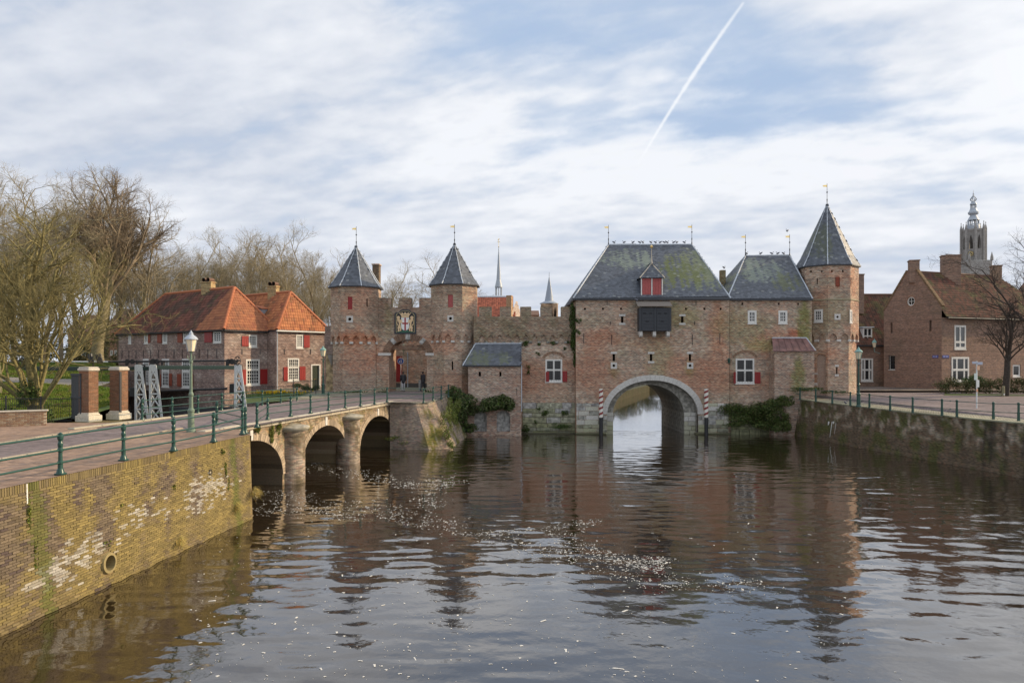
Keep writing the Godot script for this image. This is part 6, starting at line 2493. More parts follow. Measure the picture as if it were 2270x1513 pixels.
func lattice(a: Acc, f: Transform3D, p: PackedVector2Array, cells: int, th: float) -> void:
	# p: four corners bl, br, tr, tl in face coordinates
	var bar := func(u: Vector2, v: Vector2, w: float, z: float) -> void:
		var d := (v - u)
		var t := f * Transform3D(Basis(Vector3(0, 0, 1), d.angle()), Vector3(u.x, u.y, z))
		a.box(Vector3(0, -w / 2, 0), Vector3(d.length(), w / 2, 0.05), t)
	bar.call(p[0], p[3], th, 0.0)
	bar.call(p[1], p[2], th, 0.0)
	for i in cells + 1:
		var k := float(i) / cells
		bar.call(p[0].lerp(p[3], k), p[1].lerp(p[2], k), th * 0.6, 0.012)
	for i in cells:
		if i % 1 == 0:
			var k0 := float(i) / cells
			var k1 := float(i + 1) / cells
			bar.call(p[0].lerp(p[3], k0), p[1].lerp(p[2], k1), th * 0.45, 0.006)
			bar.call(p[1].lerp(p[2], k0), p[0].lerp(p[3], k1), th * 0.45, 0.018)

func lock_gear() -> void:
	var D := 47.5
	var f := frontal(D)
	var root := thing("lock_gear", "steel lock hoist with white lattice trestles, green beam and black gear wheels", "lock machinery")
	var i := 0
	for q in [[300.8, 329, 301, 312, 922], [333, 360, 333, 344, 919], [521, 547.5, 522, 532, 908]]:
		var a := Acc.new()
		var yb := Y(q[4], D) - 0.5
		var yt := Y(809, D)
		var ext: float = (q[1] - q[3]) * 0.0 
		lattice(a, f, PackedVector2Array([Vector2(X(q[0], D), yb), Vector2(X(q[1], D), yb), Vector2(X(q[3], D), yt), Vector2(X(q[2], D), yt)]), 4, 0.15)
		a.slab(PackedVector2Array([Vector2(X(q[2], D), yt), Vector2(X(q[3], D), yt), Vector2(X(q[3] + 3.0, D), yt - 0.42), Vector2(X(q[2] - 0.3, D), yt - 0.42)]), f * Transform3D(Basis(), Vector3(0, 0, 0.02)), 0.035)
		put("trestle", a, M.steel, root)  # sunlit half of the frame, its brightness put into the pale colour
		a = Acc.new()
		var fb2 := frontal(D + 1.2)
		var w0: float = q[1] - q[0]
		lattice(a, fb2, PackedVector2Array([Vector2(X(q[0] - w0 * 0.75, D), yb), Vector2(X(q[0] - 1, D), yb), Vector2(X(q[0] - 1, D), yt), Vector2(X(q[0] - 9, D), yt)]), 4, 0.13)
		put("shaded_trestle", a, M.dark_iron, root)  # shaded half of the same frame, its shade painted as a dark colour
	var a := Acc.new()
	a.bevel(Vector3(X(341, D), Y(818.5, D), -0.55), Vector3(X(524, D), Y(810, D), -0.15), 0.02, f)
	put("beam", a, grained(Color(0.10, 0.145, 0.11), 0.5, 0.9, 0.05), root)
	a = Acc.new()
	a.bevel(Vector3(X(45, D), Y(821, D), -0.75), Vector3(X(330, D), Y(812.5, D), -0.35), 0.02, f)
	put("beam", a, grained(Color(0.035, 0.06, 0.05), 0.5, 0.9, 0.05), root)
	a = Acc.new()
	a.tube(P(60, 801, D + 0.4), P(262, 802, D + 0.4), 0.05, 0.05, 8)
	put("drive_shaft", a, M.steel, root)
	a = Acc.new()
	a.tube(P(240, 801.5, D + 0.3), P(530, 799, D + 0.3), 0.06, 0.06, 8)
	put("drive_shaft", a, M.dark_iron, root)
	for q in [[282, 4.5], [293, 4.5], [339, 5.5], [347, 5], [506, 5], [514, 5.5]]:
		a = Acc.new()
		var c := P(q[0], 801, D + 0.25)
		var R: float = q[1] * D / F
		a.tube(c + Vector3(0, 0, -0.06), c + Vector3(0, 0, 0.06), R, R, 16)
		for k in 16:
			var t := TAU * k / 16
			a.box(Vector3(R - 0.01, -0.015, -0.05), Vector3(R + 0.035, 0.015, 0.05), Transform3D(Basis(Vector3(0, 0, 1), t), c))
		put("gear", a, M.dark_iron, root)
	for q in [[526, 799], [53, 808]]:
		a = Acc.new()
		var c := P(q[0], q[1], D - 0.1)
		var R := 9.0 * D / F
		for k in 20:
			var t0 := TAU * k / 20
			var t1 := TAU * (k + 1) / 20
			a.tube(c + Vector3(cos(t0) * R * 0.7, sin(t0) * R, 0), c + Vector3(cos(t1) * R * 0.7, sin(t1) * R, 0), 0.03, 0.03, 5, false)
		for k in 3:
			var t0 := PI * k / 3
			a.tube(c + Vector3(cos(t0) * R * 0.7, sin(t0) * R, 0), c - Vector3(cos(t0) * R * 0.7, sin(t0) * R, 0), 0.02, 0.02, 5, false)
		put("hand_wheel", a, M.dark_iron, root)
	for q in [275, 299, 330, 355, 499, 518, 95]:
		a = Acc.new()
		a.bevel(Vector3(X(q, D) - 0.06, Y(811, D), -0.5), Vector3(X(q, D) + 0.06, Y(798, D), -0.2), 0.01, f)
		put("bearing", a, M.dark_iron, root)
	# dark middle posts and counterweights, lower spindle
	for q in [[298, 301.5], [330.5, 333.5], [518.5, 522]]:
		a = Acc.new()
		a.bevel(Vector3(X(q[0], D), 1.0, -0.5), Vector3(X(q[1], D), Y(812, D), -0.2), 0.02, f)
		put("post", a, M.dark_wood, root)
	for q in [[501, 514, 851, 872], [277, 290, 859, 880]]:
		a = Acc.new()
		a.bevel(Vector3(X(q[0], D), Y(q[3], D), -1.1), Vector3(X(q[1], D), Y(q[2], D), -0.5), 0.03, f)
		put("counterweight", a, M.dark_iron, root)
	a = Acc.new()
	a.tube(P(356, 866, D + 0.5), P(503, 861, D + 0.5), 0.075, 0.075, 8)
	put("spindle", a, M.dark_iron, root)
	# lock doors: boards
	for b in 7:
		a = Acc.new()
		a.bevel(Vector3(X(362, D), 0.2 + b * 0.42, -0.9), Vector3(X(505, D), 0.2 + b * 0.42 + 0.405, -0.75), 0.02, f)
		put("lock_board", a, M.dark_wood, root)
	# lock wall in front
	var lw := thing("lock_wall", "low mossy masonry edge of the lock channel behind the bridge railing", "wall")
	a = Acc.new()
	a.us = 1.0 / 7.04
	a.col = Color(0.42, 0.40, 0.22)
	a.bevel(Vector3(-26.4, -0.6, -44.5), Vector3(-18.2, 2.55, -42.5), 0.04)
	put("masonry", a, M.quay, lw)

func bank_h(x: float, d: float) -> float:
	var h := 2.9 + 3.1 * sm(40.0, 73.0, d) + 0.12 * fb(Vector3(x, 0, d), 0.25)
	# cut of the path
	return h

func bank() -> void:
	var a := Acc.new()
	var st := 1.5
	var x := -120.0
	while x < -26.0:
		var d := 35.5
		while d < 160.0:
			var stp := 1.5 if d < 80 else 8.0
			if d < 44.0 or d > 90.0 or x + st < -0.5456 * d - 0.2:
				var p := [Vector3(x, bank_h(x, d), -d), Vector3(x + st, bank_h(x + st, d), -d), Vector3(x + st, bank_h(x + st, d + stp), -d - stp), Vector3(x, bank_h(x, d + stp), -d - stp)]
				a.quad(p[0], p[1], p[2], p[3], Vector3.UP)
			d += stp
		x += st
	structure(put("grass_bank", a, M.grass))
	# land under the fence up to the road
	ground("bank_foot", [[-120, 33.9], [-18.1, 33.9], [-18.1, 36.5], [-26.0, 36.5], [-26.0, 36.4], [-120, 36.4]], M.grass, 2.95)
	# footpath across the bank
	a = Acc.new()
	for i in 40:
		var p: Array = []
		for q in [[i, 0.0], [i + 1, 0.0], [i + 1, 1.0], [i, 1.0]]:
			var t: float = q[0] / 40.0
			var px := lerpf(-62.0, -31.5, t)
			var pd: float = lerpf(62.5, 55.0, t) + q[1] * 2.0
			p.append(Vector3(px, bank_h(px, pd) + 0.035, -pd))
		a.quad(p[0], p[1], p[2], p[3], Vector3.UP)
	structure(put("footpath", a, M.gravel))
	# grass blades
	var blade := Acc.new()
	for k in 5:
		var t := TAU * k / 5 + 0.4
		var e := Vector3(cos(t), 0, sin(t))
		var w := Vector3(-e.z, 0, e.x) * 0.03
		blade.tri(e * 0.03 - w, e * 0.03 + w, e * 0.09 + Vector3.UP * 0.16)
	var mm := MultiMesh.new()
	mm.transform_format = MultiMesh.TRANSFORM_3D
	mm.use_colors = true
	mm.mesh = blade.mesh()
	var T: Array[Transform3D] = []
	var r := RandomNumberGenerator.new()
	r.seed = 4
	for i in 30000:
		var d := 36.0 + 36.0 * pow(r.randf(), 1.2)
		var xx := lerpf(-26.3, -0.74 * d - 3.0, r.randf())
		var pd := lerpf(62.5, 55.0, (xx + 62.0) / 30.5)
		if (d > pd - 0.1 and d < pd + 2.1) or (d > 44.0 and xx > -0.5456 * d - 0.3): continue
		T.append(Transform3D(Basis(Vector3.UP, r.randf() * TAU).scaled(Vector3.ONE * r.randf_range(0.6, 1.3)), Vector3(xx, bank_h(xx, d) - 0.02, -d)))
	mm.instance_count = T.size()
	for i in T.size():
		mm.set_instance_transform(i, T[i])
		var p := T[i].origin
		var c := Color(0.10, 0.17, 0.018).lerp(Color(0.17, 0.19, 0.03), clampf(0.5 + fb(p, 0.3), 0, 1)) * r.randf_range(0.7, 1.35)
		if fb(p, 0.7) > 0.35: c = Color(0.16, 0.13, 0.05)
		mm.set_instance_color(i, c)
	var mi := MultiMeshInstance3D.new()
	mi.name = "grass"
	mi.multimesh = mm
	mi.material_override = M.leaf
	add_child(mi)
	tag(mi, "short green grass covering the rampart bank", "grass", "", "stuff")

func brick_pier(at: Vector3, label: String, slot: bool) -> void:
	var root := thing("brick_pier", label, "gate pier", at, "gate piers")
	root.rotation.y = deg_to_rad(-15)
	var h := 2.62
	var w := 0.29
	var a := Acc.new()
	var rows := 33
	for j in rows:
		var y0 := 0.42 + (h - 0.62) * j / rows
		var y1 := 0.42 + (h - 0.62) * (j + 0.86) / rows
		for s in 4:
			var t := Transform3D(Basis(Vector3.UP, s * PI / 2), Vector3.ZERO)
			var cuts := [0.0, 0.37, 0.74, 1.0] if j % 2 == 0 else [0.0, 0.19, 0.56, 0.93, 1.0]
			for k in cuts.size() - 1:
				a.col = Color(0.42, 0.19, 0.10).lerp(Color(0.34, 0.20, 0.12), rng.randf()) * rng.randf_range(0.75, 1.25)
				a.box(Vector3(-w + 2 * w * cuts[k] + 0.005, y0, w - 0.06), Vector3(-w + 2 * w * cuts[k + 1] - 0.005, y1, w + rng.randf_range(-0.003, 0.004)), t)
	var bw := put("brickwork", a, M.brickpiece, root)
	stuff(bw)
	a = Acc.new()
	a.box(Vector3(-w + 0.014, 0.3, -w + 0.014), Vector3(w - 0.014, h - 0.15, w - 0.014))
	put("mortar_core", a, grained(Color(0.50, 0.42, 0.32), 0.95, 0.8, 0.3), root)
	a = Acc.new()
	a.bevel(Vector3(-w - 0.06, h - 0.2, -w - 0.06), Vector3(w + 0.06, h - 0.06, w + 0.06), 0.04)
	a.bevel(Vector3(-w - 0.02, h - 0.065, -w - 0.02), Vector3(w + 0.02, h, w + 0.02), 0.04)
	put("cap_stone", a, M.curb_stone, root)
	a = Acc.new()
	a.col = Color(0.95, 0.9, 0.78)
	a.bevel(Vector3(-w - 0.12, -0.02, -w - 0.12), Vector3(w + 0.12, 0.28, w + 0.12), 0.02)
	a.bevel(Vector3(-w - 0.07, 0.27, -w - 0.07), Vector3(w + 0.07, 0.36, w + 0.07), 0.05)
	a.bevel(Vector3(-w - 0.02, 0.35, -w - 0.02), Vector3(w + 0.02, 0.43, w + 0.02), 0.03)
	put("base_stone", a, M.pale_stone, root)
	if slot:
		a = Acc.new()
		a.bevel(Vector3(w + 0.0, 0.05, w - 0.12), Vector3(w + 0.05, h - 0.25, w + 0.02), 0.01)
		put("gate_slot", a, M.dark_iron, root)

func piers_and_walls() -> void:
	brick_pier(G(196, 933, ROAD), "brick gate pier with stone cap and base next to the open iron gate", false)
	brick_pier(G(263, 928, ROAD), "brick gate pier with a dark iron slot beside the lock trestles", true)
	# low garden wall, brick by brick
	var root := thing("garden_wall", "low sunlit brick wall with slim stone coping at the road corner", "wall")
	var pr := G(103, 942, ROAD)
	var pl := pr + Vector3(-4.2, 0, 8.2)
	pl.z = pr.z + 2.4
	var f := face_ab(pl, pr)
	f.origin.y = ROAD
	var ln := Vector2(pr.x - pl.x, pr.z - pl.z).length()
	var a := Acc.new()
	a.box(Vector3(0, 0, -0.24), Vector3(ln - 0.02, 0.66, -0.014), f)
	put("mortar_core", a, grained(Color(0.55, 0.46, 0.34), 0.95, 0.8, 0.3), root)
	var ms := Acc.new()
	ms.bevel(Vector3(-0.5, -0.5, -0.5), Vector3(0.5, 0.5, 0.5), 0.06)
	var brick := ms.mesh()
	var shades: Array = []
	for c in [Color(0.50, 0.32, 0.19), Color(0.44, 0.26, 0.16), Color(0.56, 0.39, 0.25), Color(0.62, 0.48, 0.34), Color(0.38, 0.25, 0.17)]:
		shades.append(grained(c, 0.92, 2.3, 0.5, "speck"))
	for j in 9:
		var x := ln - (0.11 if j % 2 else 0.0)
		while x > 0.3:
			var m := MeshInstance3D.new()
			m.name = nm("brick", root)
			m.mesh = brick
			m.material_override = shades[rng.randi() % shades.size()]
			m.transform = f * Transform3D(Basis().scaled(Vector3(0.205, 0.057, 0.1)), Vector3(x - 0.108, 0.035 + j * 0.0695, -0.05 + rng.randf_range(-0.003, 0.004)))
			root.add_child(m, true)
			x -= 0.217
	a = Acc.new()
	a.bevel(Vector3(-0.1, 0.635, -0.3), Vector3(ln + 0.05, 0.70, 0.04), 0.015, f)
	put("coping", a, M.curb_stone, root)
	# iron fence behind, with an open gate leaf
	var fe := thing("iron_fence", "black iron bar fence along the foot of the grass bank", "fence")
	iron_run(fe, Vector3(-30, ROAD - 0.1, -35.5), Vector3(X(158, 35.0), ROAD - 0.1, -35.0), 1.25, 0.11)
	var gt := thing("iron_gate", "dark solid gate leaf standing open against the left brick pier", "gate")
	a = Acc.new()
	var g0 := Vector3(X(157, 35.2), ROAD, -35.2)
	var g1 := Vector3(X(178, 34.6), ROAD, -34.6)
	var gf := face_ab(g0, g1)
	gf.origin.y = ROAD
	var gw := Vector2(g1.x - g0.x, g1.z - g0.z).length()
	for k in 4:
		a = Acc.new()
		a.bevel(Vector3(gw * k / 4 + 0.004, 0.08, -0.04), Vector3(gw * (k + 1) / 4 - 0.004, 2.3, 0.0), 0.008, gf)
		put("board", a, M.dark_wood, gt)
	a = Acc.new()
	for y in [0.12, 1.1, 2.2]:
		a.bevel(Vector3(0, y, 0.0), Vector3(gw, y + 0.09, 0.04), 0.008, gf)
	put("brace", a, M.dark_wood, gt)
	# garden fence with daffodils before the houses
	var gfz := thing("iron_fence", "thin iron garden fence round the daffodil bed by the houses", "fence")
	iron_run(gfz, G(545, 884, 3.2), G(650, 880, 3.35), 0.95, 0.13)
	iron_run(gfz, G(650, 880, 3.35), G(706, 878, 3.35), 1.35, 0.12)
	ground("flower_bed", [[-18.9, 51.0, 3.2], [-15.7, 51.6, 3.38], [-17.5, 63.4, 3.48], [-23.6, 63.4, 3.3]], M.grass, 3.2)

func iron_run(parent: Node, p0: Vector3, p1: Vector3, h: float, pitch: float) -> void:
	var n := int((p1 - p0).length() / pitch)
	var bars := Acc.new()
	for i in n + 1:
		var p := p0.lerp(p1, float(i) / n)
		var big := i % 16 == 0
		if big:
			var a := Acc.new()
			a.bevel(Vector3(p.x - 0.03, p.y - 0.2, p.z - 0.03), Vector3(p.x + 0.03, p.y + h + 0.06, p.z + 0.03), 0.008)
			put("post", a, M.dark_iron, parent)
		else:
			bars.tube(p + Vector3.UP * 0.06, p + Vector3.UP * (h - 0.02), 0.009, 0.009, 4, false)
	stuff(put("bars", bars, M.dark_iron, parent))
	for y in [0.12, h - 0.08]:
		var a := Acc.new()
		a.tube(p0 + Vector3.UP * y, p1 + Vector3.UP * y, 0.016, 0.016, 5)
		put("rail", a, M.dark_iron, parent)

# ---------- right: street houses

func right_side() -> void:
	var K := Vector3(41.4, 0, -69.5)
	var r := Vector3(0.939, 0, -0.344)
	var l := Vector3(-0.344, 0, -0.939)
	var root := thing("gabled_house", "brick house with parapet gable, round window and mossy brown tile roof", "house")
	var L := K + l * 6.73
	var fg := face_ab(L, K)
	var w := 6.73
	var ek := 11.5
	var ap := 15.35
	var holes: Array = []
	var oc := fl(fg, 2020, 667.5)
	holes.append(circle(oc, 0.46, 18))
	slit(root, fg, 1975, 715, 1979, 738, holes)
	slit(root, fg, 2060.5, 709, 2065.5, 734, holes)
	var bw := fr(fg, 1971, 787, 1984.5, 819)
	holes.append(rp(bw))
	window(root, fg, bw, 2, 3, 0.2, 0.06, [], [], "small dark barred window", true)
	iron_grid(root, fg, bw)
	var a := Acc.new()
	panel(a, fg, PackedVector2Array([Vector2(0, 2.6), Vector2(w, 2.6), Vector2(w, ek), Vector2(w / 2 + 0.5, ap), Vector2(w / 2 - 0.5, ap), Vector2(0, ek)]), holes, tint_right, 0.4, 0.25)
	var side := face_ab(K, K + r * 17.0)
	var ey := 10.4
	holes = []
	var q := fr(side, 2116.5, 721, 2142, 774)
	holes.append(rp(q))
	window(root, side, q, 1, 1, 0.05, 0.18, [0.5], [0.30])
	q = fr(side, 2110, 791, 2149, 847)
	holes.append(rp(q))
	window(root, side, q, 1, 1, 0.05, 0.19, [0.3, 0.72], [0.49])
	q = fr(side, 2246, 808, 2263, 835)
	holes.append(rp(q))
	window(root, side, q, 1, 1, 0.12, 0.16)
	panel(a, side, rp(Rect2(0, 2.6, 17.0, ey - 2.6)), holes, tint_right, 0.4, 0.2)
	var R2 := K + r * 17.0
	panel(a, face_ab(R2, R2 + l * 6.73), PackedVector2Array([Vector2(0, 2.6), Vector2(w, 2.6), Vector2(w, ek), Vector2(w / 2, ap), Vector2(0, ek)]), [], tint_right, 0.8)
	panel(a, face_ab(R2 + l * 6.73, L), rp(Rect2(0, 2.6, 17.0, ey - 2.6)), [], tint_right, 1.0)
	put("wall", a, M.right, root)
	# round window
	a = Acc.new()
	for i in 18:
		var t0 := TAU * i / 18
		var t1 := TAU * (i + 1) / 18
		a.slab(PackedVector2Array([oc + Vector2(cos(t0), sin(t0)) * 0.36, oc + Vector2(cos(t0), sin(t0)) * 0.46, oc + Vector2(cos(t1), sin(t1)) * 0.46, oc + Vector2(cos(t1), sin(t1)) * 0.36]), fg * Transform3D(Basis(), Vector3(0, 0, -0.12)), 0.06)
	a.box(Vector3(oc.x - 0.02, oc.y - 0.38, -0.1), Vector3(oc.x + 0.02, oc.y + 0.38, -0.07), fg)
	a.box(Vector3(oc.x - 0.38, oc.y - 0.02, -0.1), Vector3(oc.x + 0.38, oc.y + 0.02, -0.072), fg)
	var ow := put("round_window", a, M.white_paint, root)
	a = Acc.new()
	a.slab(circle(oc, 0.42, 16), fg * Transform3D(Basis(), Vector3(0, 0, -0.14)), 0.02)
	put("pane", a, M.glass, ow)
	a = Acc.new()
	for i in 30:
		var t0 := TAU * (i + 0.1) / 30
		var t1 := TAU * (i + 0.9) / 30
		a.col = Color(0.7, 0.45, 0.36) * rng.randf_range(0.6, 1.1)
		a.slab(PackedVector2Array([oc + Vector2(cos(t0), sin(t0)) * 0.465, oc + Vector2(cos(t0), sin(t0)) * 0.6, oc + Vector2(cos(t1), sin(t1)) * 0.6, oc + Vector2(cos(t1), sin(t1)) * 0.465]), fg, 0.012)
	put("brick_ring", a, M.curb_stone, root)
	# gable coping
	for s in [[Vector2(0, ek), Vector2(w / 2 - 0.5, ap)], [Vector2(w, ek), Vector2(w / 2 + 0.5, ap)]]:
		a = Acc.new()
		a.us = 1.0 / 7.04
		a.col = Color(0.62, 0.56, 0.40)
		var d: Vector2 = s[1] - s[0]
		var steps := 26
		for i in steps:
			var p: Vector2 = s[0] + d * (float(i) / steps)
			var t := fg * Transform3D(Basis(Vector3(0, 0, 1), d.angle()), Vector3(p.x, p.y, 0))
			a.bevel(Vector3(0, -0.06 if d.x > 0 else -0.14, -0.35), Vector3(d.length() / steps * 0.95, 0.14 if d.x > 0 else 0.06, 0.05 + 0.01 * (i % 2)), 0.02, t)
		put("gable_coping", a, M.right, root)
	# roof slope facing the street
	var up := Vector3.UP
	var zf := fg.basis.z
	var m0 := K - l * 0.3 + r * 0.35
	var mid := K + l * w / 2
	var e0 := m0 + up * (ey + 0.05)
	var e1 := R2 - l * 0.3 + up * (ey + 0.05)
	var g1 := mid + r * 12.3 + up * (ap - 0.2)
	var g0 := mid + r * 0.35 + up * (ap - 0.2)
	a = Acc.new()
	a.quad(e0, e1, g1, g0)
	var b0 := L + l * 0.3 + r * 0.35 + up * (ey + 0.05)
	var b1 := R2 + l * 7.03 + up * (ey + 0.05)
	a.quad(b0, b1, g1, g0)
	a.tri(e1, b1, g1)
	var roof := put("roof", a, M.dark_wood, root)
	cover(roof, "pantiles", [e0, e1, g1, g0], M.pan_piece, M.tile, Vector2(0.25, 0.31), 0.075, col_tile_mossy, false)
	a = Acc.new()
	a.tube(g0 + up * 0.05, g1 + up * 0.05, 0.13, 0.13, 8)
	put("ridge_cap", a, M.dark_ridge, roof)
	a = Acc.new()
	a.tube(e0 + up * -0.1 - l * 0.08, e1 + up * -0.1 - l * 0.08, 0.09, 0.09, 8)
	put("gutter", a, M.dark_iron, root)
	# chimneys: at the apex, on the ridge, at the far end
	chimney(root, mid + up * (ap - 0.1) + r * 0.3, 0.9, 1.05, 1.0, 0, M.right, Color(0.8, 0.72, 0.66), -0.35)
	chimney(root, mid + r * 5.0 + up * (ap - 0.3) - l * 0.3, 1.7, 1.0, 1.9, 0, M.right, Color(0.85, 0.75, 0.68), -0.35)
	chimney(root, mid + r * 12.0 + up * (ap - 0.4), 0.9, 1.0, 1.3, 0, M.right, Color(0.85, 0.78, 0.66), -0.35)
	a = Acc.new()
	for i in 3:
		a.lathe(mid + r * (4.5 + i * 0.5) + up * (ap + 1.6) - l * 0.3, [[0.08, 0], [0.08, 0.16], [0.2, 0.18], [0.2, 0.21], [0.0, 0.24]], 8)
	put("flue_cap", a, M.zinc, root)
	# street name plates (two)
	for s in [[fg, 2068, 2081], [side, 2089.5, 2104]]:
		a = Acc.new()
		var pr := fr(s[0], s[1], 787, s[2], 793)
		a.bevel(Vector3(pr.position.x, pr.position.y, 0.005), Vector3(pr.end.x, pr.end.y, 0.03), 0.005, s[0])
		var pl := put("street_sign", a, mat(Color(0.03, 0.05, 0.30), 0.4), root)
		a = Acc.new()
		for k in 9:
			var tx := lerpf(pr.position.x + 0.06, pr.end.x - 0.08, k / 9.0)
			if k == 4: continue
			a.box(Vector3(tx, pr.position.y + 0.08, 0.031), Vector3(tx + 0.035, pr.end.y - 0.08, 0.034), s[0])
		put("lettering", a, mat(Color(0.6, 0.62, 0.75), 0.5), pl)

	# lower house set back on the left of it
	root = thing("low_house", "lower brick house with steep mossy tile roof and white dormer behind the stair tower", "house")
	var D := 77.0
	var f := frontal(D)
	holes = []
	q = fr(f, 1909, 794, 1936, 845)
	holes.append(rp(q))
	window(root, f, q, 1, 1, 0.05, 0.17, [0.3, 0.7], [0.5])
	a = Acc.new()
	var x0 := X(1870, D)
	var x1 := X(1964, D)
	var ye := Y(765, D)
	panel(a, f, rp(Rect2(x0, 2.6, x1 - x0, ye - 2.6)), holes, tint_right, 0.4, 0.2)
	panel(a, face_ab(Vector3(x0, 0, -D - 9), Vector3(x0, 0, -D)), PackedVector2Array([Vector2(0, 2.6), Vector2(9, 2.6), Vector2(9, ye), Vector2(4.5, Y(655, D + 4.5))]), [], tint_right, 0.8)
	put("wall", a, M.right, root)
	var A := Vector3(x0 - 0.1, ye, -D + 0.25)
	var B := Vector3(x1 + 0.2, ye, -D + 0.25)
	var yr := Y(654, D + 4.6)
	var C := Vector3(X(1984, D + 4.6), yr, -D - 4.6)
	var E := Vector3(x0 - 0.1, yr, -D - 4.6)
	a = Acc.new()
	a.quad(A, B, C, E)
	a.quad(E, C, C + Vector3(0, -6, -4.5), E + Vector3(0, -6, -4.5))
	roof = put("roof", a, M.dark_wood, root)
	cover(roof, "pantiles", [A, B, C, E], M.pan_piece, M.tile, Vector2(0.25, 0.31), 0.075, col_tile_mossy, false)
	a = Acc.new()
	a.tube(E + up * 0.05, C + up * 0.05, 0.13, 0.13, 8)
	put("ridge_cap", a, M.dark_ridge, roof)
	a = Acc.new()
	a.tube(A + Vector3(0, -0.08, 0.08), B + Vector3(0, -0.08, 0.08), 0.08, 0.08, 8)
	put("gutter", a, M.dark_iron, root)
	# dormer
	var fd := frontal(D + 0.35)
	var dr := fr(fd, 1914, 726, 1932, 763)
	a = Acc.new()
	a.bevel(Vector3(dr.position.x, dr.position.y, -2.2), Vector3(dr.end.x + 0.12, dr.end.y, -0.06), 0.02, fd)
	var dorm := put("dormer", a, grained(Color(0.62, 0.62, 0.62), 0.6, 0.6, 0.05), root)
	window(dorm, fd, Rect2(dr.position.x, dr.position.y, dr.size.x + 0.1, dr.size.y), 1, 1, 0.06, 0.12, [0.5], [0.5])
	a = Acc.new()
	a.bevel(Vector3(dr.position.x - 0.15, dr.end.y, -2.4), Vector3(dr.end.x + 0.3, dr.end.y + 0.1, 0.12), 0.04, fd)
	put("dormer_roof", a, M.zinc, dorm)
	chimney(root, Vector3(X(1902, D + 3), 12.6, -D - 3), 0.85, 1.2, 3.1, 0, M.right, Color(0.75, 0.68, 0.62), 0.0)
	# lantern on a wall bracket
	a = Acc.new()
	var lp := P(1939, 762, 75.5)
	a.lathe(lp, [[0.13, -0.35], [0.22, 0.12]], 6)
	put("wall_lantern", a, M.lampglass, root)
	a = Acc.new()
	a.lathe(lp, [[0.27, 0.12], [0.2, 0.3], [0.06, 0.42], [0.05, 0.52], [0.0, 0.56]], 6)
	a.tube(lp + Vector3(0, -0.35, 0), lp + Vector3(0, -0.8, 0), 0.03, 0.03, 6)
	a.tube(lp + Vector3(0, -0.8, 0), lp + Vector3(0.9, -1.0, -0.6), 0.03, 0.03, 6)
	put("lantern_bracket", a, M.copper, root)

# ---------- beyond the gate

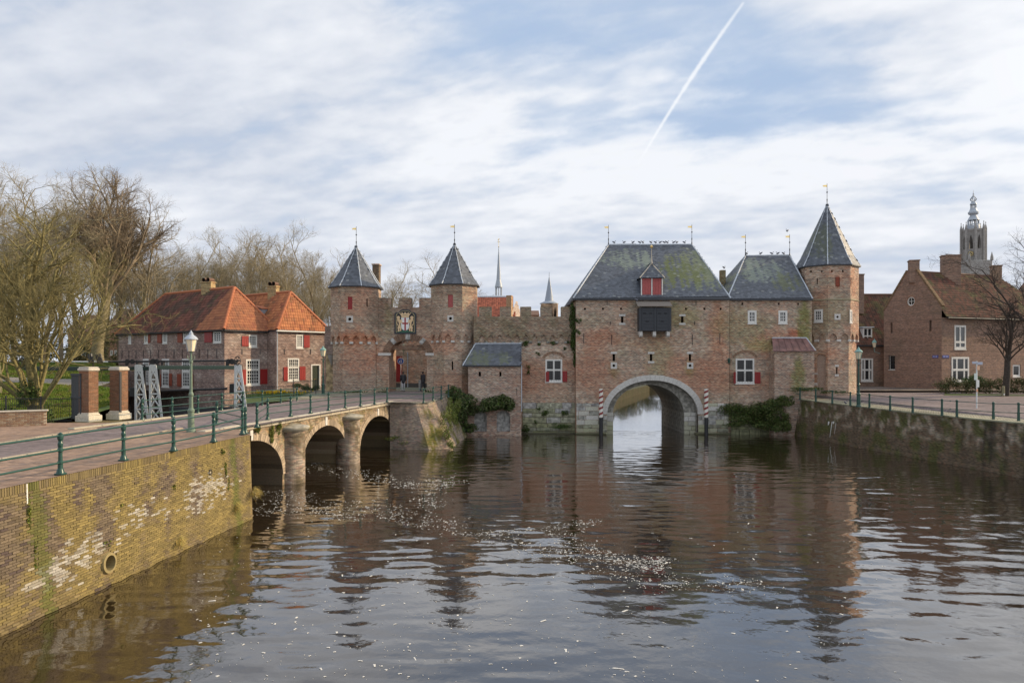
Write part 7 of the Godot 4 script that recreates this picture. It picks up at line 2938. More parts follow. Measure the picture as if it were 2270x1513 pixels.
func far_things() -> void:
	# the courtyard house seen through the gate arch
	var root := thing("courtyard_house", "brick house seen through the gate arch with a tall white window and dark red shutter", "house")
	var D := 74.0
	var f := frontal(D)
	var holes: Array = []
	var r := fr(f, 862, 788, 877.5, 845)
	holes.append(rp(r))
	window(root, f, r, 2, 6, 0.1, 0.09, [], [0.5])
	shutter(root, f, fr(f, 878, 789, 891.5, 846), M.red_paint, false, 0.0)
	var a := Acc.new()
	panel(a, f, rp(Rect2(X(820, D), 3.3, X(985, D) - X(820, D), 5.9)), holes, tint_castle, 0.5, 0.15)
	a.col = Color(0.6, 0.5, 0.45)
	a.us = 1.0 / 7.04
	a.box(Vector3(X(820, D), 3.3, -6), Vector3(X(985, D), 9.2, -0.3), f)
	put("wall", a, M.castle, root)
	a = Acc.new()
	a.col = Color(0.3, 0.3, 0.3)
	a.bevel(Vector3(X(820, D), 3.3, 0), Vector3(X(985, D), Y(849, D), 0.06), 0.02, f)
	put("plinth", a, M.sandstone, root)
	a = Acc.new()
	a.tube(P(903.5, 780, D - 0.1), P(903.5, 858, D - 0.1), 0.05, 0.05, 8)
	put("drainpipe", a, M.zinc, root)
	for s in [[877, 773, 781], [924.5, 768, 781]]:
		var p := fl(f, s[0], s[2])
		anchor_iron(root, f, p.x, p.y, fl(f, s[0], s[1]).y)
	a = Acc.new()
	var lp := P(894.5, 771, D - 0.8)
	a.lathe(lp, [[0.12, -0.3], [0.2, 0.15], [0.24, 0.17], [0.1, 0.35], [0.0, 0.42]], 6)
	a.tube(lp + Vector3(0, -0.3, 0), lp + Vector3(0, -0.75, 0), 0.03, 0.03, 6)
	a.tube(lp + Vector3(0, -0.75, 0), lp + Vector3(0.35, -0.85, -0.8), 0.03, 0.03, 6)
	put("wall_lantern", a, M.green_lamp, root)

	# wing of the courtyard behind the curtain wall: keeps the passage in shade
	root = thing("courtyard_wing", "brick courtyard wing standing behind the curtain wall", "house")
	a = Acc.new()
	a.us = 1.0 / 7.04
	a.col = Color(0.8, 0.7, 0.62)
	a.box(Vector3(-3.4, 3.3, -82), Vector3(4.6, 7.6, -66.5))
	put("wall", a, M.castle, root)
	a = Acc.new()
	a.quad(Vector3(-3.7, 7.55, -66.2), Vector3(4.9, 7.55, -66.2), Vector3(2.5, 8.9, -70), Vector3(-1.2, 8.9, -70))
	a.quad(Vector3(-3.7, 7.55, -82.2), Vector3(4.9, 7.55, -82.2), Vector3(2.5, 8.9, -78), Vector3(-1.2, 8.9, -78))
	a.quad(Vector3(-3.7, 7.55, -66.2), Vector3(-3.7, 7.55, -82.2), Vector3(-1.2, 8.9, -78), Vector3(-1.2, 8.9, -70))
	a.quad(Vector3(4.9, 7.55, -66.2), Vector3(4.9, 7.55, -82.2), Vector3(2.5, 8.9, -78), Vector3(2.5, 8.9, -70))
	a.quad(Vector3(-1.2, 8.9, -70), Vector3(2.5, 8.9, -70), Vector3(2.5, 8.9, -78), Vector3(-1.2, 8.9, -78), Vector3.UP)
	put("roof", a, M.dark_ridge, root)

	# chimney stack and roofs behind the walls
	root = thing("rear_house", "red-tiled house with stepped yellow gable rising behind the curtain wall", "house")
	D = 96.0
	var A := P(1040, 706, D)
	var B := P(1142, 706, D)
	var C := P(1135, 658, D + 5)
	var E := P(1040, 658, D + 5)
	a = Acc.new()
	a.quad(A, B, C, E)
	a.quad(A + Vector3(0, -6, 0), B + Vector3(0, -6, 0), B, A)
	a.quad(B, B + Vector3(0, -6, 0), C + Vector3(0, -10, -5), C)
	var rf := put("roof", a, M.dark_wood, root)
	cover(rf, "pantiles", [A, B, C, E], M.pan_piece, M.tile, Vector2(0.3, 0.36), 0.05, func(_p: Vector3) -> Color: return Color(0.34, 0.105, 0.06) * rng.randf_range(0.6, 1.25), false)
	a = Acc.new()
	a.tube(E, C, 0.2, 0.2, 8)
	put("ridge_cap", a, M.lead, rf)
	var ga := face_ab(P(1133, 700, D - 0.3), P(1157, 700, D + 6))
	a = Acc.new()
	var w := Vector2(P(1157, 700, D + 6).x - P(1133, 700, D - 0.3).x, 6.3).length()
	var y0 := Y(700, D) - 2.0
	var pts := PackedVector2Array([Vector2(0, y0), Vector2(w, y0)])
	for i in 5:
		var u := 1.0 - i * 0.1
		pts.append(Vector2(w * u, Y(694, D) + i * 0.45))
		pts.append(Vector2(w * (u - 0.1), Y(694, D) + i * 0.45))
	for i in 5:
		var u := 0.5 - i * 0.1
		pts.append(Vector2(w * (u - 0.02), Y(694, D) + (4 - i) * 0.45 + 0.02))
		pts.append(Vector2(w * maxf(u - 0.1, 0), Y(694, D) + (4 - i) * 0.45 + 0.02))
	panel(a, ga, pts, [], tint_plain, 1.0)
	a.col = Color(0.85, 0.7, 0.5)
	a.box(Vector3(-0.3, y0, -0.6), Vector3(0.5, Y(655, D), 0.1), ga)
	put("stepped_gable", a, M.castle, root)
	# slender ridge turret (fleche)
	root = thing("slender_spire", "slender zinc ridge spire with open belfry and gilt cross", "spire")
	D = 150.0
	var c := P(1105.5, 660, D)
	a = Acc.new()
	var sc := D / F
	for k in 8:
		var t := TAU * k / 8
		a.tube(c + Vector3(cos(t) * 6.5 * sc, 0, sin(t) * 6.5 * sc), c + Vector3(cos(t) * 6.5 * sc, 24 * sc, sin(t) * 6.5 * sc), 0.1, 0.1, 5)
	a.lathe(c, [[8.5 * sc, -30 * sc], [8.5 * sc, 3 * sc], [7.5 * sc, 4 * sc]], 8)
	put("belfry", a, M.zinc, root)
	a = Acc.new()
	a.lathe(c, [[8.5 * sc, 23 * sc], [8.5 * sc, 25 * sc], [5 * sc, 40 * sc], [0.5 * sc, 112 * sc]], 8)
	put("spire", a, M.zinc, root)
	a = Acc.new()
	a.lathe(c + Vector3.UP * 113 * sc, [[0.0, -1.5 * sc], [1.6 * sc, 0], [0, 1.6 * sc]], 8)
	a.tube(c + Vector3.UP * 112 * sc, c + Vector3.UP * 132 * sc, 0.04, 0.04, 5)
	a.tube(c + Vector3(-3 * sc, 124 * sc, 0), c + Vector3(3 * sc, 124 * sc, 0), 0.05, 0.05, 5)
	a.tube(c + Vector3(-2 * sc, 128 * sc, 0), c + Vector3(2 * sc, 131 * sc, 0), 0.08, 0.05, 5)
	put("gilt_cross", a, M.gold, root)
	# pale church tower with a spire
	root = thing("church_spire", "pale square church tower with small grey spire above the curtain wall", "tower")
	D = 300.0
	sc = D / F
	c = P(1217.5, 720, D)
	a = Acc.new()
	a.col = Color(1, 0.9, 0.78)
	a.bevel(c + Vector3(-18.5 * sc, -40 * sc, -18 * sc), c + Vector3(18.5 * sc, 47 * sc, 18 * sc), 0.4)
	var tw := put("tower", a, grained(Color(0.50, 0.38, 0.28), 0.9, 0.1, 0.2, "coarse"), root)
	a = Acc.new()
	for k in 2:
		a.slab(pointed(c.x + (4 if k == 0 else 12) * sc, c.y + 2 * sc, 5 * sc, 36 * sc), Transform3D(Basis(), Vector3(0, 0, c.z + 18 * sc + 0.05)), 0.1)
	put("belfry_window", a, M.void, tw)
	a = Acc.new()
	a.lathe(c, [[21 * sc, 46.5 * sc], [21 * sc, 48 * sc], [10 * sc, 53 * sc], [0.4 * sc, 108 * sc]], 8)
	put("spire", a, M.pale_slate, root)
	a = Acc.new()
	a.tube(c + Vector3.UP * 106 * sc, c + Vector3.UP * 117 * sc, 0.09, 0.06, 5)
	put("finial", a, M.dark_iron, root)
	church_tower()
	# a few far houses between the trees on the left
	var hs := [[238, 262, 720, 800, 120, "red brick terrace house with white windows between the left trees"], [150, 196, 735, 800, 118, "brick house partly hidden behind the tall beech trunk"], [1160, 1196, 698, 700, 130, "small tiled roof just showing over the curtain wall"]]
	for h in hs:
		var o := thing("far_house", h[5], "house")
		var d: float = h[4]
		a = Acc.new()
		var hx0 := X(h[0], d)
		var hx1 := X(h[1], d)
		var hf := frontal(d)
		a.us = 1.0 / 7.04
		a.col = Color(0.8, 0.56, 0.46)
		a.box(Vector3(hx0, 2.5, -8), Vector3(hx1, Y(h[2], d), 0), hf)
		put("wall", a, M.castle, o)
		a = Acc.new()
		var yt := Y(h[2], d)
		var yr := yt + (3.0 if h[2] > 700 else 1.1)
		a.quad(Vector3(hx0, yt, -d + 0.3), Vector3(hx1, yt, -d + 0.3), Vector3(hx1, yr, -d - 4), Vector3(hx0, yr, -d - 4))
		a.quad(Vector3(hx0, yt, -d - 8.3), Vector3(hx1, yt, -d - 8.3), Vector3(hx1, yr, -d - 4), Vector3(hx0, yr, -d - 4))
		a.tri(Vector3(hx1, yt, -d + 0.3), Vector3(hx1, yt, -d - 8.3), Vector3(hx1, yr, -d - 4))
		a.tri(Vector3(hx0, yt, -d + 0.3), Vector3(hx0, yt, -d - 8.3), Vector3(hx0, yr, -d - 4))
		put("roof", a, M.dark_ridge, o)
		if h[2] > 700:
			for k in 2:
				var wr := fr(hf, lerpf(h[0], h[1], 0.25 + 0.4 * k), 776, lerpf(h[0], h[1], 0.5 + 0.4 * k), 787)
				window(o, hf * Transform3D(Basis(), Vector3(0, 0, 0.12)), wr, 2, 1, 0.1, 0.12)
	# chimney rising behind the first gate tower
	root = thing("brick_chimney", "squat brick chimney stack behind the left gate tower roof", "chimney")
	a = Acc.new()
	a.us = 1.0 / 7.04
	a.col = Color(0.34, 0.32, 0.26)
	var cc := fr(frontal(72), 825, 587, 840, 640)
	a.bevel(Vector3(cc.position.x, 3.5, -73.0), Vector3(cc.end.x, cc.end.y, -72.0), 0.03)
	put("stack", a, M.castle, root)
	a = Acc.new()
	a.us = 1.0 / 7.04
	a.bevel(Vector3(cc.position.x - 0.08, cc.end.y, -73.08), Vector3(cc.end.x + 0.08, cc.end.y + 0.15, -71.92), 0.03)
	put("cap", a, M.castle, root)

func church_tower() -> void:
	var root := thing("church_tower", "tall gothic church tower with gilded clock and onion lantern top", "tower")
	var D := 410.0
	var sc := D / F
	var c := P(2158.5, 800, D)
	c.y = 0
	var yb := func(py: float) -> float: return Y(py, D)
	var st: Material = M.sandstone
	# octagon stage with tall openings
	var R := 20.5 * sc / cos(PI / 8)
	var a := Acc.new()
	for k in 8:
		var f := oct_face(c, R, k)
		var w := 2 * R * sin(PI / 8)
		var y0: float = yb.call(580)
		var y1: float = yb.call(513)
		var holes: Array = [pointed(w / 2, yb.call(553), w * 0.42, yb.call(523) - yb.call(553))]
		panel(a, f, rp(Rect2(0, y0, w, y1 - y0)), holes, tint_plain, 3.0, 1.5)
	var body := put("octagon_stage", a, st, root)
	for k in 8:
		a = Acc.new()
		var p := oct_pt(c, R + 0.3, k, 0)
		a.bevel(Vector3(p.x - 0.55, yb.call(580), p.z - 0.55), Vector3(p.x + 0.55, yb.call(508), p.z + 0.55), 0.15)
		a.lathe(Vector3(p.x, yb.call(508), p.z), [[0.8, 0], [0.1, 3.0], [0.3, 3.3], [0.0, 4.2]], 6)
		put("pinnacle", a, st, root)
	a = Acc.new()
	a.lathe(c, [[R * 1.02, yb.call(514)], [R * 1.04, yb.call(510)], [R * 0.98, yb.call(509)]], 8)
	put("parapet", a, st, root)
	a = Acc.new()
	var s := 26.0 * sc
	a.bevel(c + Vector3(-s, 0, -s), c + Vector3(s, yb.call(579), s), 0.5)
	for q in [[-1, -1], [1, -1], [1, 1], [-1, 1]]:
		a.lathe(c + Vector3(q[0] * s * 0.95, yb.call(580), q[1] * s * 0.95), [[0.9, 0], [0.8, 2.0], [0.1, 4.6], [0.0, 5.0]], 6)
	put("square_stage", a, st, root)
	# clock on the face towards the water gate
	var f0 := oct_face(c, R, 7)
	var w2 := 2 * R * sin(PI / 8)
	var cc := Vector2(w2 / 2, yb.call(564))
	a = Acc.new()
	var f1 := oct_face(c, R + 0.1, 7)
	for k in 12:
		var t := TAU * k / 12
		a.box(Vector3(0.75, -0.13, 0), Vector3(1.4, 0.13, 0.12), f1 * Transform3D(Basis(Vector3(0, 0, 1), t), Vector3(cc.x, cc.y, 0.1)))
	a.box(Vector3(-0.2, -0.1, 0), Vector3(1.1, 0.1, 0.1), f1 * Transform3D(Basis(Vector3(0, 0, 1), 0.5), Vector3(cc.x, cc.y, 0.2)))
	a.box(Vector3(-0.2, -0.1, 0), Vector3(0.9, 0.1, 0.1), f1 * Transform3D(Basis(Vector3(0, 0, 1), -1.9), Vector3(cc.x, cc.y, 0.25)))
	put("clock_numerals", a, mat(Color(0.85, 0.66, 0.28), 0.4), root)
	a = Acc.new()
	a.slab(circle(cc, 1.55, 20), f1, 0.08)
	put("clock_dial", a, M.dark_iron, root)
	# lantern and onion
	a = Acc.new()
	var zn: Material = M.zinc
	var pr := func(list: Array) -> Array:
		var o: Array = []
		for q in list: o.append([q[0] * sc, yb.call(q[1])])
		return o
	a.lathe(c, pr.call([[13.5, 514], [13.0, 501], [12.5, 500]]), 8)
	put("lantern_drum", a, zn, root)
	a = Acc.new()
	for k in 8:
		var t := TAU * k / 8
		var e := Vector3(cos(t), 0, sin(t)) * 10.5 * sc
		a.tube(c + e + Vector3.UP * yb.call(500), c + e + Vector3.UP * yb.call(487), 0.3, 0.3, 5)
	a.lathe(c, pr.call([[12.5, 499], [12.5, 497]]), 8)
	put("lantern_column", a, zn, root)
	a = Acc.new()
	a.lathe(c, pr.call([[11.5, 488], [11, 486.5], [6.5, 478], [6.5, 476.5], [10.2, 474], [10.6, 470.5], [8.0, 467], [6.3, 462.5], [6.2, 461]]), 12)
	put("bulb", a, zn, root)
	a = Acc.new()
	for k in 8:
		var t := TAU * k / 8
		var e := Vector3(cos(t), 0, sin(t)) * 5.3 * sc
		a.tube(c + e + Vector3.UP * yb.call(462), c + e + Vector3.UP * yb.call(453), 0.2, 0.2, 5)
	a.lathe(c, pr.call([[6.8, 453.5], [6.5, 451.5], [3.5, 446.5], [3.6, 446]]), 10)
	put("upper_lantern", a, zn, root)
	a = Acc.new()
	# open crown of ribs
	for k in 10:
		var t := TAU * k / 10
		var e := Vector3(cos(t), 0, sin(t))
		var prev := Vector3.ZERO
		var i := 0
		for q in [[3.4, 446], [5.8, 443], [6.0, 441], [4.0, 437.5], [1.2, 434], [0.5, 432]]:
			var p: Vector3 = c + e * (q[0] * sc) + Vector3.UP * yb.call(q[1])
			if i > 0: a.tube(prev, p, 0.16, 0.16, 5, false)
			prev = p
			i += 1
	a.tube(c + Vector3.UP * yb.call(434), c + Vector3.UP * yb.call(421), 0.25, 0.05, 6)
	a.lathe(c + Vector3.UP * yb.call(430), [[0.0, -0.5], [0.5, 0.0], [0, 0.5]], 8)
	put("open_crown", a, zn, root)

# ---------- trees and plants

func grow(a: Acc, pos: Vector3, dir: Vector3, ln: float, rad: float, lvl: int, r: RandomNumberGenerator, q: Dictionary) -> void:
	var segs: int = [6, 6, 5, 4, 2, 1][lvl]
	var sides: int = [9, 7, 5, 4, 3, 3][lvl]
	var pts: Array[Vector3] = [pos]
	var rads: Array[float] = [rad]
	var dirs: Array[Vector3] = [dir]
	var p := pos
	var d := dir
	var end: float = q.taper
	for i in segs:
		d = (d + Vector3(r.randfn(), r.randfn() * 0.6, r.randfn()) * q.wob[lvl] + Vector3.UP * q.trop[lvl]).normalized()
		var p2 := p + d * ln / segs
		var r1 := rad * lerpf(1.0, end, float(i + 1) / segs)
		a.tube(p, p2, rads[-1], r1, sides, false)
		p = p2
		pts.append(p2); rads.append(r1); dirs.append(d)
	if lvl >= q.depth: return
	var n: int = q.n[lvl]
	n = int(n * r.randf_range(0.8, 1.25) + 0.5)
	for k in n:
		var t: float = lerpf(q.start[lvl], 1.0, (k + r.randf()) / n)
		var s := clampf(t, 0, 0.999) * segs
		var i := int(s)
		var bp := pts[i].lerp(pts[i + 1], s - i)
		var br := lerpf(rads[i], rads[i + 1], s - i)
		var bd := dirs[i + 1]
		var ax := bd.cross(Vector3(r.randfn(), r.randfn(), r.randfn())).normalized()
		var nd := bd.rotated(ax, q.ang[lvl] * r.randf_range(0.65, 1.3))
		var nl: float = ln * q.lr[lvl] * r.randf_range(0.7, 1.2) * (1.15 - 0.45 * t)
		grow(a, bp, nd, nl, maxf(minf(br * 0.8, rad * q.rr), 0.0075), lvl + 1, r, q)

func tree(label: String, at: Vector3, seed_: int, h: float, rad: float, q: Dictionary, c0: Color, c1: Color, group := "") -> Node3D:
	var r := RandomNumberGenerator.new()
	r.seed = seed_
	var root := thing("bare_tree", label, "tree", at, group)
	var a := Acc.new()
	a.col = c0
	var qt := q.duplicate()
	var lean: Vector3 = q.get("lean", Vector3.UP)
	# trunk with root flare
	var p := Vector3(0, -0.3, 0)
	var d := lean.normalized()
	var tl: float = h * q.trunk
	var segs := 7
	var pts: Array[Vector3] = [p]
	var rd: Array[float] = [rad * 1.35]
	for i in segs:
		d = (d + Vector3(r.randfn(), 0, r.randfn()) * 0.05).normalized()
		var p2 := p + d * (tl + 0.3) / segs
		var rr := rad * lerpf(1.05, q.get("trunk_end", 0.8), float(i + 1) / segs)
		a.tube(p, p2, rd[-1], rr, 12, false)
		p = p2
		pts.append(p); rd.append(rr)
	put("trunk", a, M.bark, root)
	var b := Acc.new()
	b.col = c1
	var n: int = q.limbs
	for k in n:
		var t: float = 1.0 if k == 0 else lerpf(q.limb_start, 1.0, (k + r.randf() * 0.7) / n)
		var s := clampf(t, 0, 0.999) * segs
		var i := int(s)
		var bp := pts[i].lerp(pts[i + 1], s - i)
		var az := TAU * (k * 0.382 + r.randf() * 0.12)
		var tilt: float = q.limb_ang * r.randf_range(0.6, 1.25) * (0.25 if k == 0 else 1.0)
		var nd := Vector3(sin(tilt) * cos(az), cos(tilt), sin(tilt) * sin(az))
		var ll: float = h * q.limb_len * r.randf_range(0.8, 1.15) * (q.get("leader", 1.2) if k == 0 else 1.25 - 0.4 * t)
		grow(b, bp, nd, ll, rd[i] * (0.8 if k == 0 else q.limb_r), 1, r, q)
	put("crown", b, M.bark, root)
	return root

func plants() -> void:
	var spread := {"depth": 5, "taper": 0.35, "wob": [0.1, 0.16, 0.2, 0.22, 0.25, 0.3], "trop": [0.0, 0.09, 0.08, 0.06, 0.05, 0.05], "n": [6, 6, 6, 5, 4], "start": [0.3, 0.3, 0.2, 0.15, 0.05], "ang": [0.6, 0.7, 0.75, 0.75, 0.7], "lr": [0.6, 0.55, 0.58, 0.6, 0.7], "rr": 0.52, "trunk": 0.09, "limbs": 11, "limb_start": 0.4, "limb_ang": 0.66, "limb_len": 0.66, "limb_r": 0.3}
	var olive := Color(0.33, 0.285, 0.12)
	var brown := Color(0.27, 0.21, 0.14)
	tree("many-stemmed spreading bare tree with ivy foot inside the iron fence", Vector3(X(72, 40), 2.8, -40), 5, 11.2, 0.46, spread, Color(0.16, 0.14, 0.085), olive).rotation.y = 2.3
	var tall := spread.duplicate()
	tall.merge({"trunk": 0.44, "limbs": 13, "limb_start": 0.6, "limb_ang": 0.55, "limb_len": 0.46, "leader": 1.0, "limb_r": 0.5, "n": [6, 6, 7, 6, 4], "trunk_end": 0.62, "wob": [0.1, 0.14, 0.16, 0.2, 0.22, 0.3], "trop": [0.0, 0.07, 0.06, 0.06, 0.04, 0.03]}, true)
	tree("tallest bare beech with thick straight trunk on the rampart", Vector3(X(214, 80), 5.9, -80), 9, 21.6, 0.62, tall, Color(0.34, 0.29, 0.17), Color(0.36, 0.28, 0.19))
	var edge := spread.duplicate()
	edge.merge({"trunk": 0.2, "limbs": 7, "limb_ang": 0.5, "limb_len": 0.5}, true)
	tree("bare tree with upright limbs on the bank left of the many-stemmed tree", Vector3(X(-8, 52), 3.6, -52), 14, 11.5, 0.3, edge, Color(0.24, 0.22, 0.13), olive)
	# row trees: four builds, then copies
	var row := spread.duplicate()
	row.merge({"trunk": 0.34, "limbs": 9, "limb_start": 0.45, "limb_ang": 0.42, "limb_len": 0.48, "limb_r": 0.36, "n": [6, 5, 6, 5, 3], "trop": [0.0, 0.08, 0.07, 0.06, 0.05, 0.05]}, true)
	var slim := row.duplicate()
	slim.merge({"trunk": 0.6, "limbs": 16, "limb_start": 0.3, "limb_ang": 0.5, "limb_len": 0.28, "trunk_end": 0.45}, true)
	var g1 := "bare trees in the row behind the tiled houses"
	var l1 := "bare deciduous tree in the row behind the tiled houses"
	var protos: Array = []
	protos.append(tree(l1, Vector3(X(350, 98), 4.0, -98), 21, 19.0, 0.26, row, brown, Color(0.42, 0.36, 0.23), g1))
	protos.append(tree(l1, Vector3(X(430, 104), 4.0, -104), 22, 20.0, 0.24, slim, brown, Color(0.44, 0.38, 0.24), g1))
	protos.append(tree(l1, Vector3(X(520, 96), 4.0, -96), 23, 18.5, 0.26, row, brown, Color(0.40, 0.34, 0.22), g1))
	protos.append(tree(l1, Vector3(X(600, 100), 4.0, -100), 24, 19.0, 0.24, slim, brown, Color(0.44, 0.37, 0.23), g1))
	var i := 0
	for s in [[390, 112, 1.1], [470, 92, 0.95], [555, 110, 1.08], [640, 92, 0.98], [665, 108, 1.08], [705, 97, 0.98], [738, 104, 0.95], [575, 90, 0.92], [320, 108, 1.1], [500, 120, 1.15], [620, 120, 1.1], [690, 120, 1.0], [455, 125, 1.15]]:
		again(protos[i % 4], l1, Vector3(X(s[0], s[1]), 3.8, -s[1]), i * 2.1, Vector3(s[2], s[2], s[2]))
		i += 1
	var l2 := "bare tree standing on the grass rampart beyond the footpath"
	for s in [[30, 72, 1.05], [95, 84, 1.1], [135, 74, 1.0], [165, 96, 1.15], [262, 92, 1.05], [298, 84, 1.0], [60, 100, 1.2], [5, 90, 1.15], [235, 112, 1.2], [-70, 78, 1.1], [-140, 88, 1.15]]:
		var o := again(protos[(i * 3) % 4], l2, Vector3(X(s[0], s[1]), 5.3, -s[1]), i * 1.7, Vector3(s[2], s[2], s[2]))
		o.set_meta("group", "bare trees on the rampart")
		i += 1
	var l3 := "bare tree showing over the wall between the two gate towers"
	for s in [[862, 100, 0.78], [905, 112, 0.78], [880, 125, 0.9]]:
		var o := again(protos[(i + 1) % 4], l3, Vector3(X(s[0], s[1]), 3.6, -s[1]), i * 1.3, Vector3(s[2], s[2], s[2]))
		o.set_meta("group", "bare trees between the gate towers")
		i += 1
	var o2 := again(protos[2], "broad bare tree behind the gate tower with the pale red hatch", Vector3(X(1010, 115), 3.6, -115), 2.0, Vector3(1.35, 0.98, 1.35))
	o2.set_meta("group", "")
	o2.remove_meta("group")
	# right: pollarded street tree and a larger one leaning in from beyond the frame
	var pol := spread.duplicate()
	pol.merge({"trunk": 0.34, "limbs": 10, "limb_start": 0.7, "limb_ang": 0.55, "limb_len": 0.35, "limb_r": 0.32, "n": [6, 4, 5, 4, 2]}, true)
	tree("dark bare street tree with crooked trunk by the gabled house", Vector3(X(2228, 60), 3.2, -60), 31, 10.5, 0.27, pol, Color(0.075, 0.06, 0.05), Color(0.085, 0.065, 0.05))
	var big := spread.duplicate()
	big.merge({"trunk": 0.4, "limbs": 10, "limb_start": 0.55, "limb_ang": 0.9, "limb_len": 0.46, "limb_r": 0.35, "n": [6, 5, 6, 5, 3]}, true)
	tree("large dark bare tree reaching in over the gabled house roof", Vector3(X(2300, 62), 3.2, -62), 36, 16.5, 0.4, big, Color(0.07, 0.06, 0.05), Color(0.085, 0.065, 0.055))

	# green growth
	var dark := [Color(0.05, 0.085, 0.022), Color(0.07, 0.12, 0.025), Color(0.035, 0.06, 0.018), Color(0.10, 0.14, 0.03)]
	var dull := [Color(0.09, 0.11, 0.04), Color(0.07, 0.08, 0.03), Color(0.13, 0.12, 0.06), Color(0.06, 0.09, 0.03)]
	var o := thing("ivy_bush", "ivy and shrubs tumbling over the bastion corner beside the lean-to", "bush")
	leaf_cloud("leaves", [[P(1045, 893, 59.6), Vector3(1.7, 0.9, 0.8)], [P(1100, 897, 59.8), Vector3(1.4, 0.7, 0.6)], [P(1122, 893, 59.8), Vector3(0.75, 0.75, 0.6)], [P(1018, 905, 59.0), Vector3(0.9, 1.3, 1.0)], [P(1022, 940, 59.5), Vector3(0.6, 1.0, 0.8)], [P(1010, 870, 60.0), Vector3(0.8, 0.5, 0.8)], [P(1040, 950, 59.9), Vector3(0.7, 0.4, 0.3)], [P(1160, 948, 61.4), Vector3(0.5, 0.3, 0.2)]], 15000, 0.10, dark + dull, M.leaf, o)
	o = thing("ivy", "ivy hanging down the corner of curtain wall and water gate", "ivy")
	leaf_cloud("leaves", [[P(1269, 700, 61.7), Vector3(0.35, 1.2, 0.2)], [P(1272, 745, 61.7), Vector3(0.3, 1.4, 0.18)], [P(1274, 785, 61.7), Vector3(0.2, 1.0, 0.15)], [P(1282, 712, 61.2), Vector3(0.35, 0.3, 0.15)], [P(1281, 735, 61.2), Vector3(0.25, 0.25, 0.12)], [P(1264, 757, 61.8), Vector3(0.3, 0.2, 0.15)]], 2600, 0.075, dark, M.leaf, o)
	o = thing("wall_tuft", "small green tufts rooted in the curtain wall joints", "wall plants")
	leaf_cloud("leaves", [[P(1163, 761, 61.8), Vector3(0.35, 0.22, 0.15)], [P(1192, 784, 61.9), Vector3(0.22, 0.15, 0.1)], [P(1195, 762, 61.9), Vector3(0.18, 0.16, 0.1)], [P(1228, 760, 61.9), Vector3(0.3, 0.16, 0.12)], [P(1250, 772, 61.9), Vector3(0.2, 0.15, 0.1)], [P(1171, 818, 61.9), Vector3(0.18, 0.45, 0.1)], [P(1212, 915, 61.7), Vector3(0.42, 0.22, 0.15)], [P(1252, 915, 61.7), Vector3(0.3, 0.25, 0.15)], [P(1193, 906, 61.7), Vector3(0.2, 0.12, 0.1)], [P(1188, 935, 61.7), Vector3(0.15, 0.15, 0.1)], [P(1245, 943, 61.6), Vector3(0.8, 0.25, 0.15)]], 2200, 0.06, dark, M.leaf, o)
	o = thing("overgrown_foot", "dense moss, ferns and ivy covering the hall's stone foot above the water", "ivy")
	leaf_cloud("leaves", [[P(1660, 905, 61.0), Vector3(1.9, 0.42, 0.4)], [P(1660, 935, 60.9), Vector3(2.0, 0.45, 0.4)], [P(1712, 905, 59.9), Vector3(1.2, 0.8, 0.3)], [P(1722, 930, 59.8), Vector3(1.1, 0.9, 0.3)], [P(1735, 890, 59.8), Vector3(0.9, 0.5, 0.3)], [P(1690, 945, 60.3), Vector3(1.6, 0.4, 0.4)], [P(1655, 920, 60.9), Vector3(1.9, 0.9, 0.25)], [P(1680, 915, 60.7), Vector3(1.2, 1.1, 0.3)], [P(1735, 945, 59.6), Vector3(0.7, 0.5, 0.4)]], 19000, 0.075, dark + [Color(0.11, 0.10, 0.04), Color(0.09, 0.12, 0.03), Color(0.13, 0.15, 0.05)], M.leaf, o)
	leaf_cloud("moss", [[P(1780, 862, 59.8), Vector3(1.6, 0.2, 0.25)], [P(1835, 868, 61.2), Vector3(0.9, 0.15, 0.2)], [P(1872, 868, 61.6), Vector3(0.4, 0.12, 0.2)]], 1200, 0.06, dark, M.leaf, o)
	# growth at the far end of the canal, seen through the water arch
	o = thing("canal_shrubs", "dark shrubs on the bank at the far end of the canal behind the arch", "shrubs")
	var far_parts: Array = []
	for k in 9:
		far_parts.append([Vector3(19.0 + k * 4.2, 3.0 + (k % 3) * 0.4, -160.0 - (k % 2) * 4.0), Vector3(3.4, 2.4, 2.2)])
	for k in 5:
		far_parts.append([Vector3(10.5 + k * 3.4, 2.4 + (k % 2) * 0.5, -106.0 - k * 11.0), Vector3(2.0, 1.6, 4.0)])
	leaf_cloud("leaves", far_parts, 16000, 0.32, [Color(0.09, 0.10, 0.04), Color(0.12, 0.10, 0.05), Color(0.06, 0.08, 0.03)], M.leaf, o)
	# scrub along the crest of the rampart
	o = thing("rampart_scrub", "brown-green scrub and hedge along the crest of the grass rampart", "hedge")
	far_parts = []
	for k in 22:
		far_parts.append([Vector3(-78.0 + k * 2.0, 7.0 + (k % 4) * 0.4, -92.0 - (k % 3) * 4.0), Vector3(2.2, 1.9 + 0.3 * (k % 3), 1.6)])
	leaf_cloud("leaves", far_parts, 17000, 0.2, [Color(0.16, 0.14, 0.07), Color(0.12, 0.13, 0.05), Color(0.20, 0.16, 0.09), Color(0.09, 0.10, 0.04)], M.leaf, o)
	# hedge and shrub before the gabled house
	o = thing("hedge", "low reddish green hedge along the gabled house wall", "hedge")
	var parts: Array = []
	for k in 12:
		parts.append([P(2095 + k * 17, 853 + (k % 3), 64.0), Vector3(0.8, 0.65 + 0.1 * (k % 2), 0.8)])
	leaf_cloud("leaves", parts, 7500, 0.075, [Color(0.07, 0.075, 0.025), Color(0.10, 0.07, 0.035), Color(0.05, 0.07, 0.02), Color(0.09, 0.10, 0.03)], M.leaf, o)
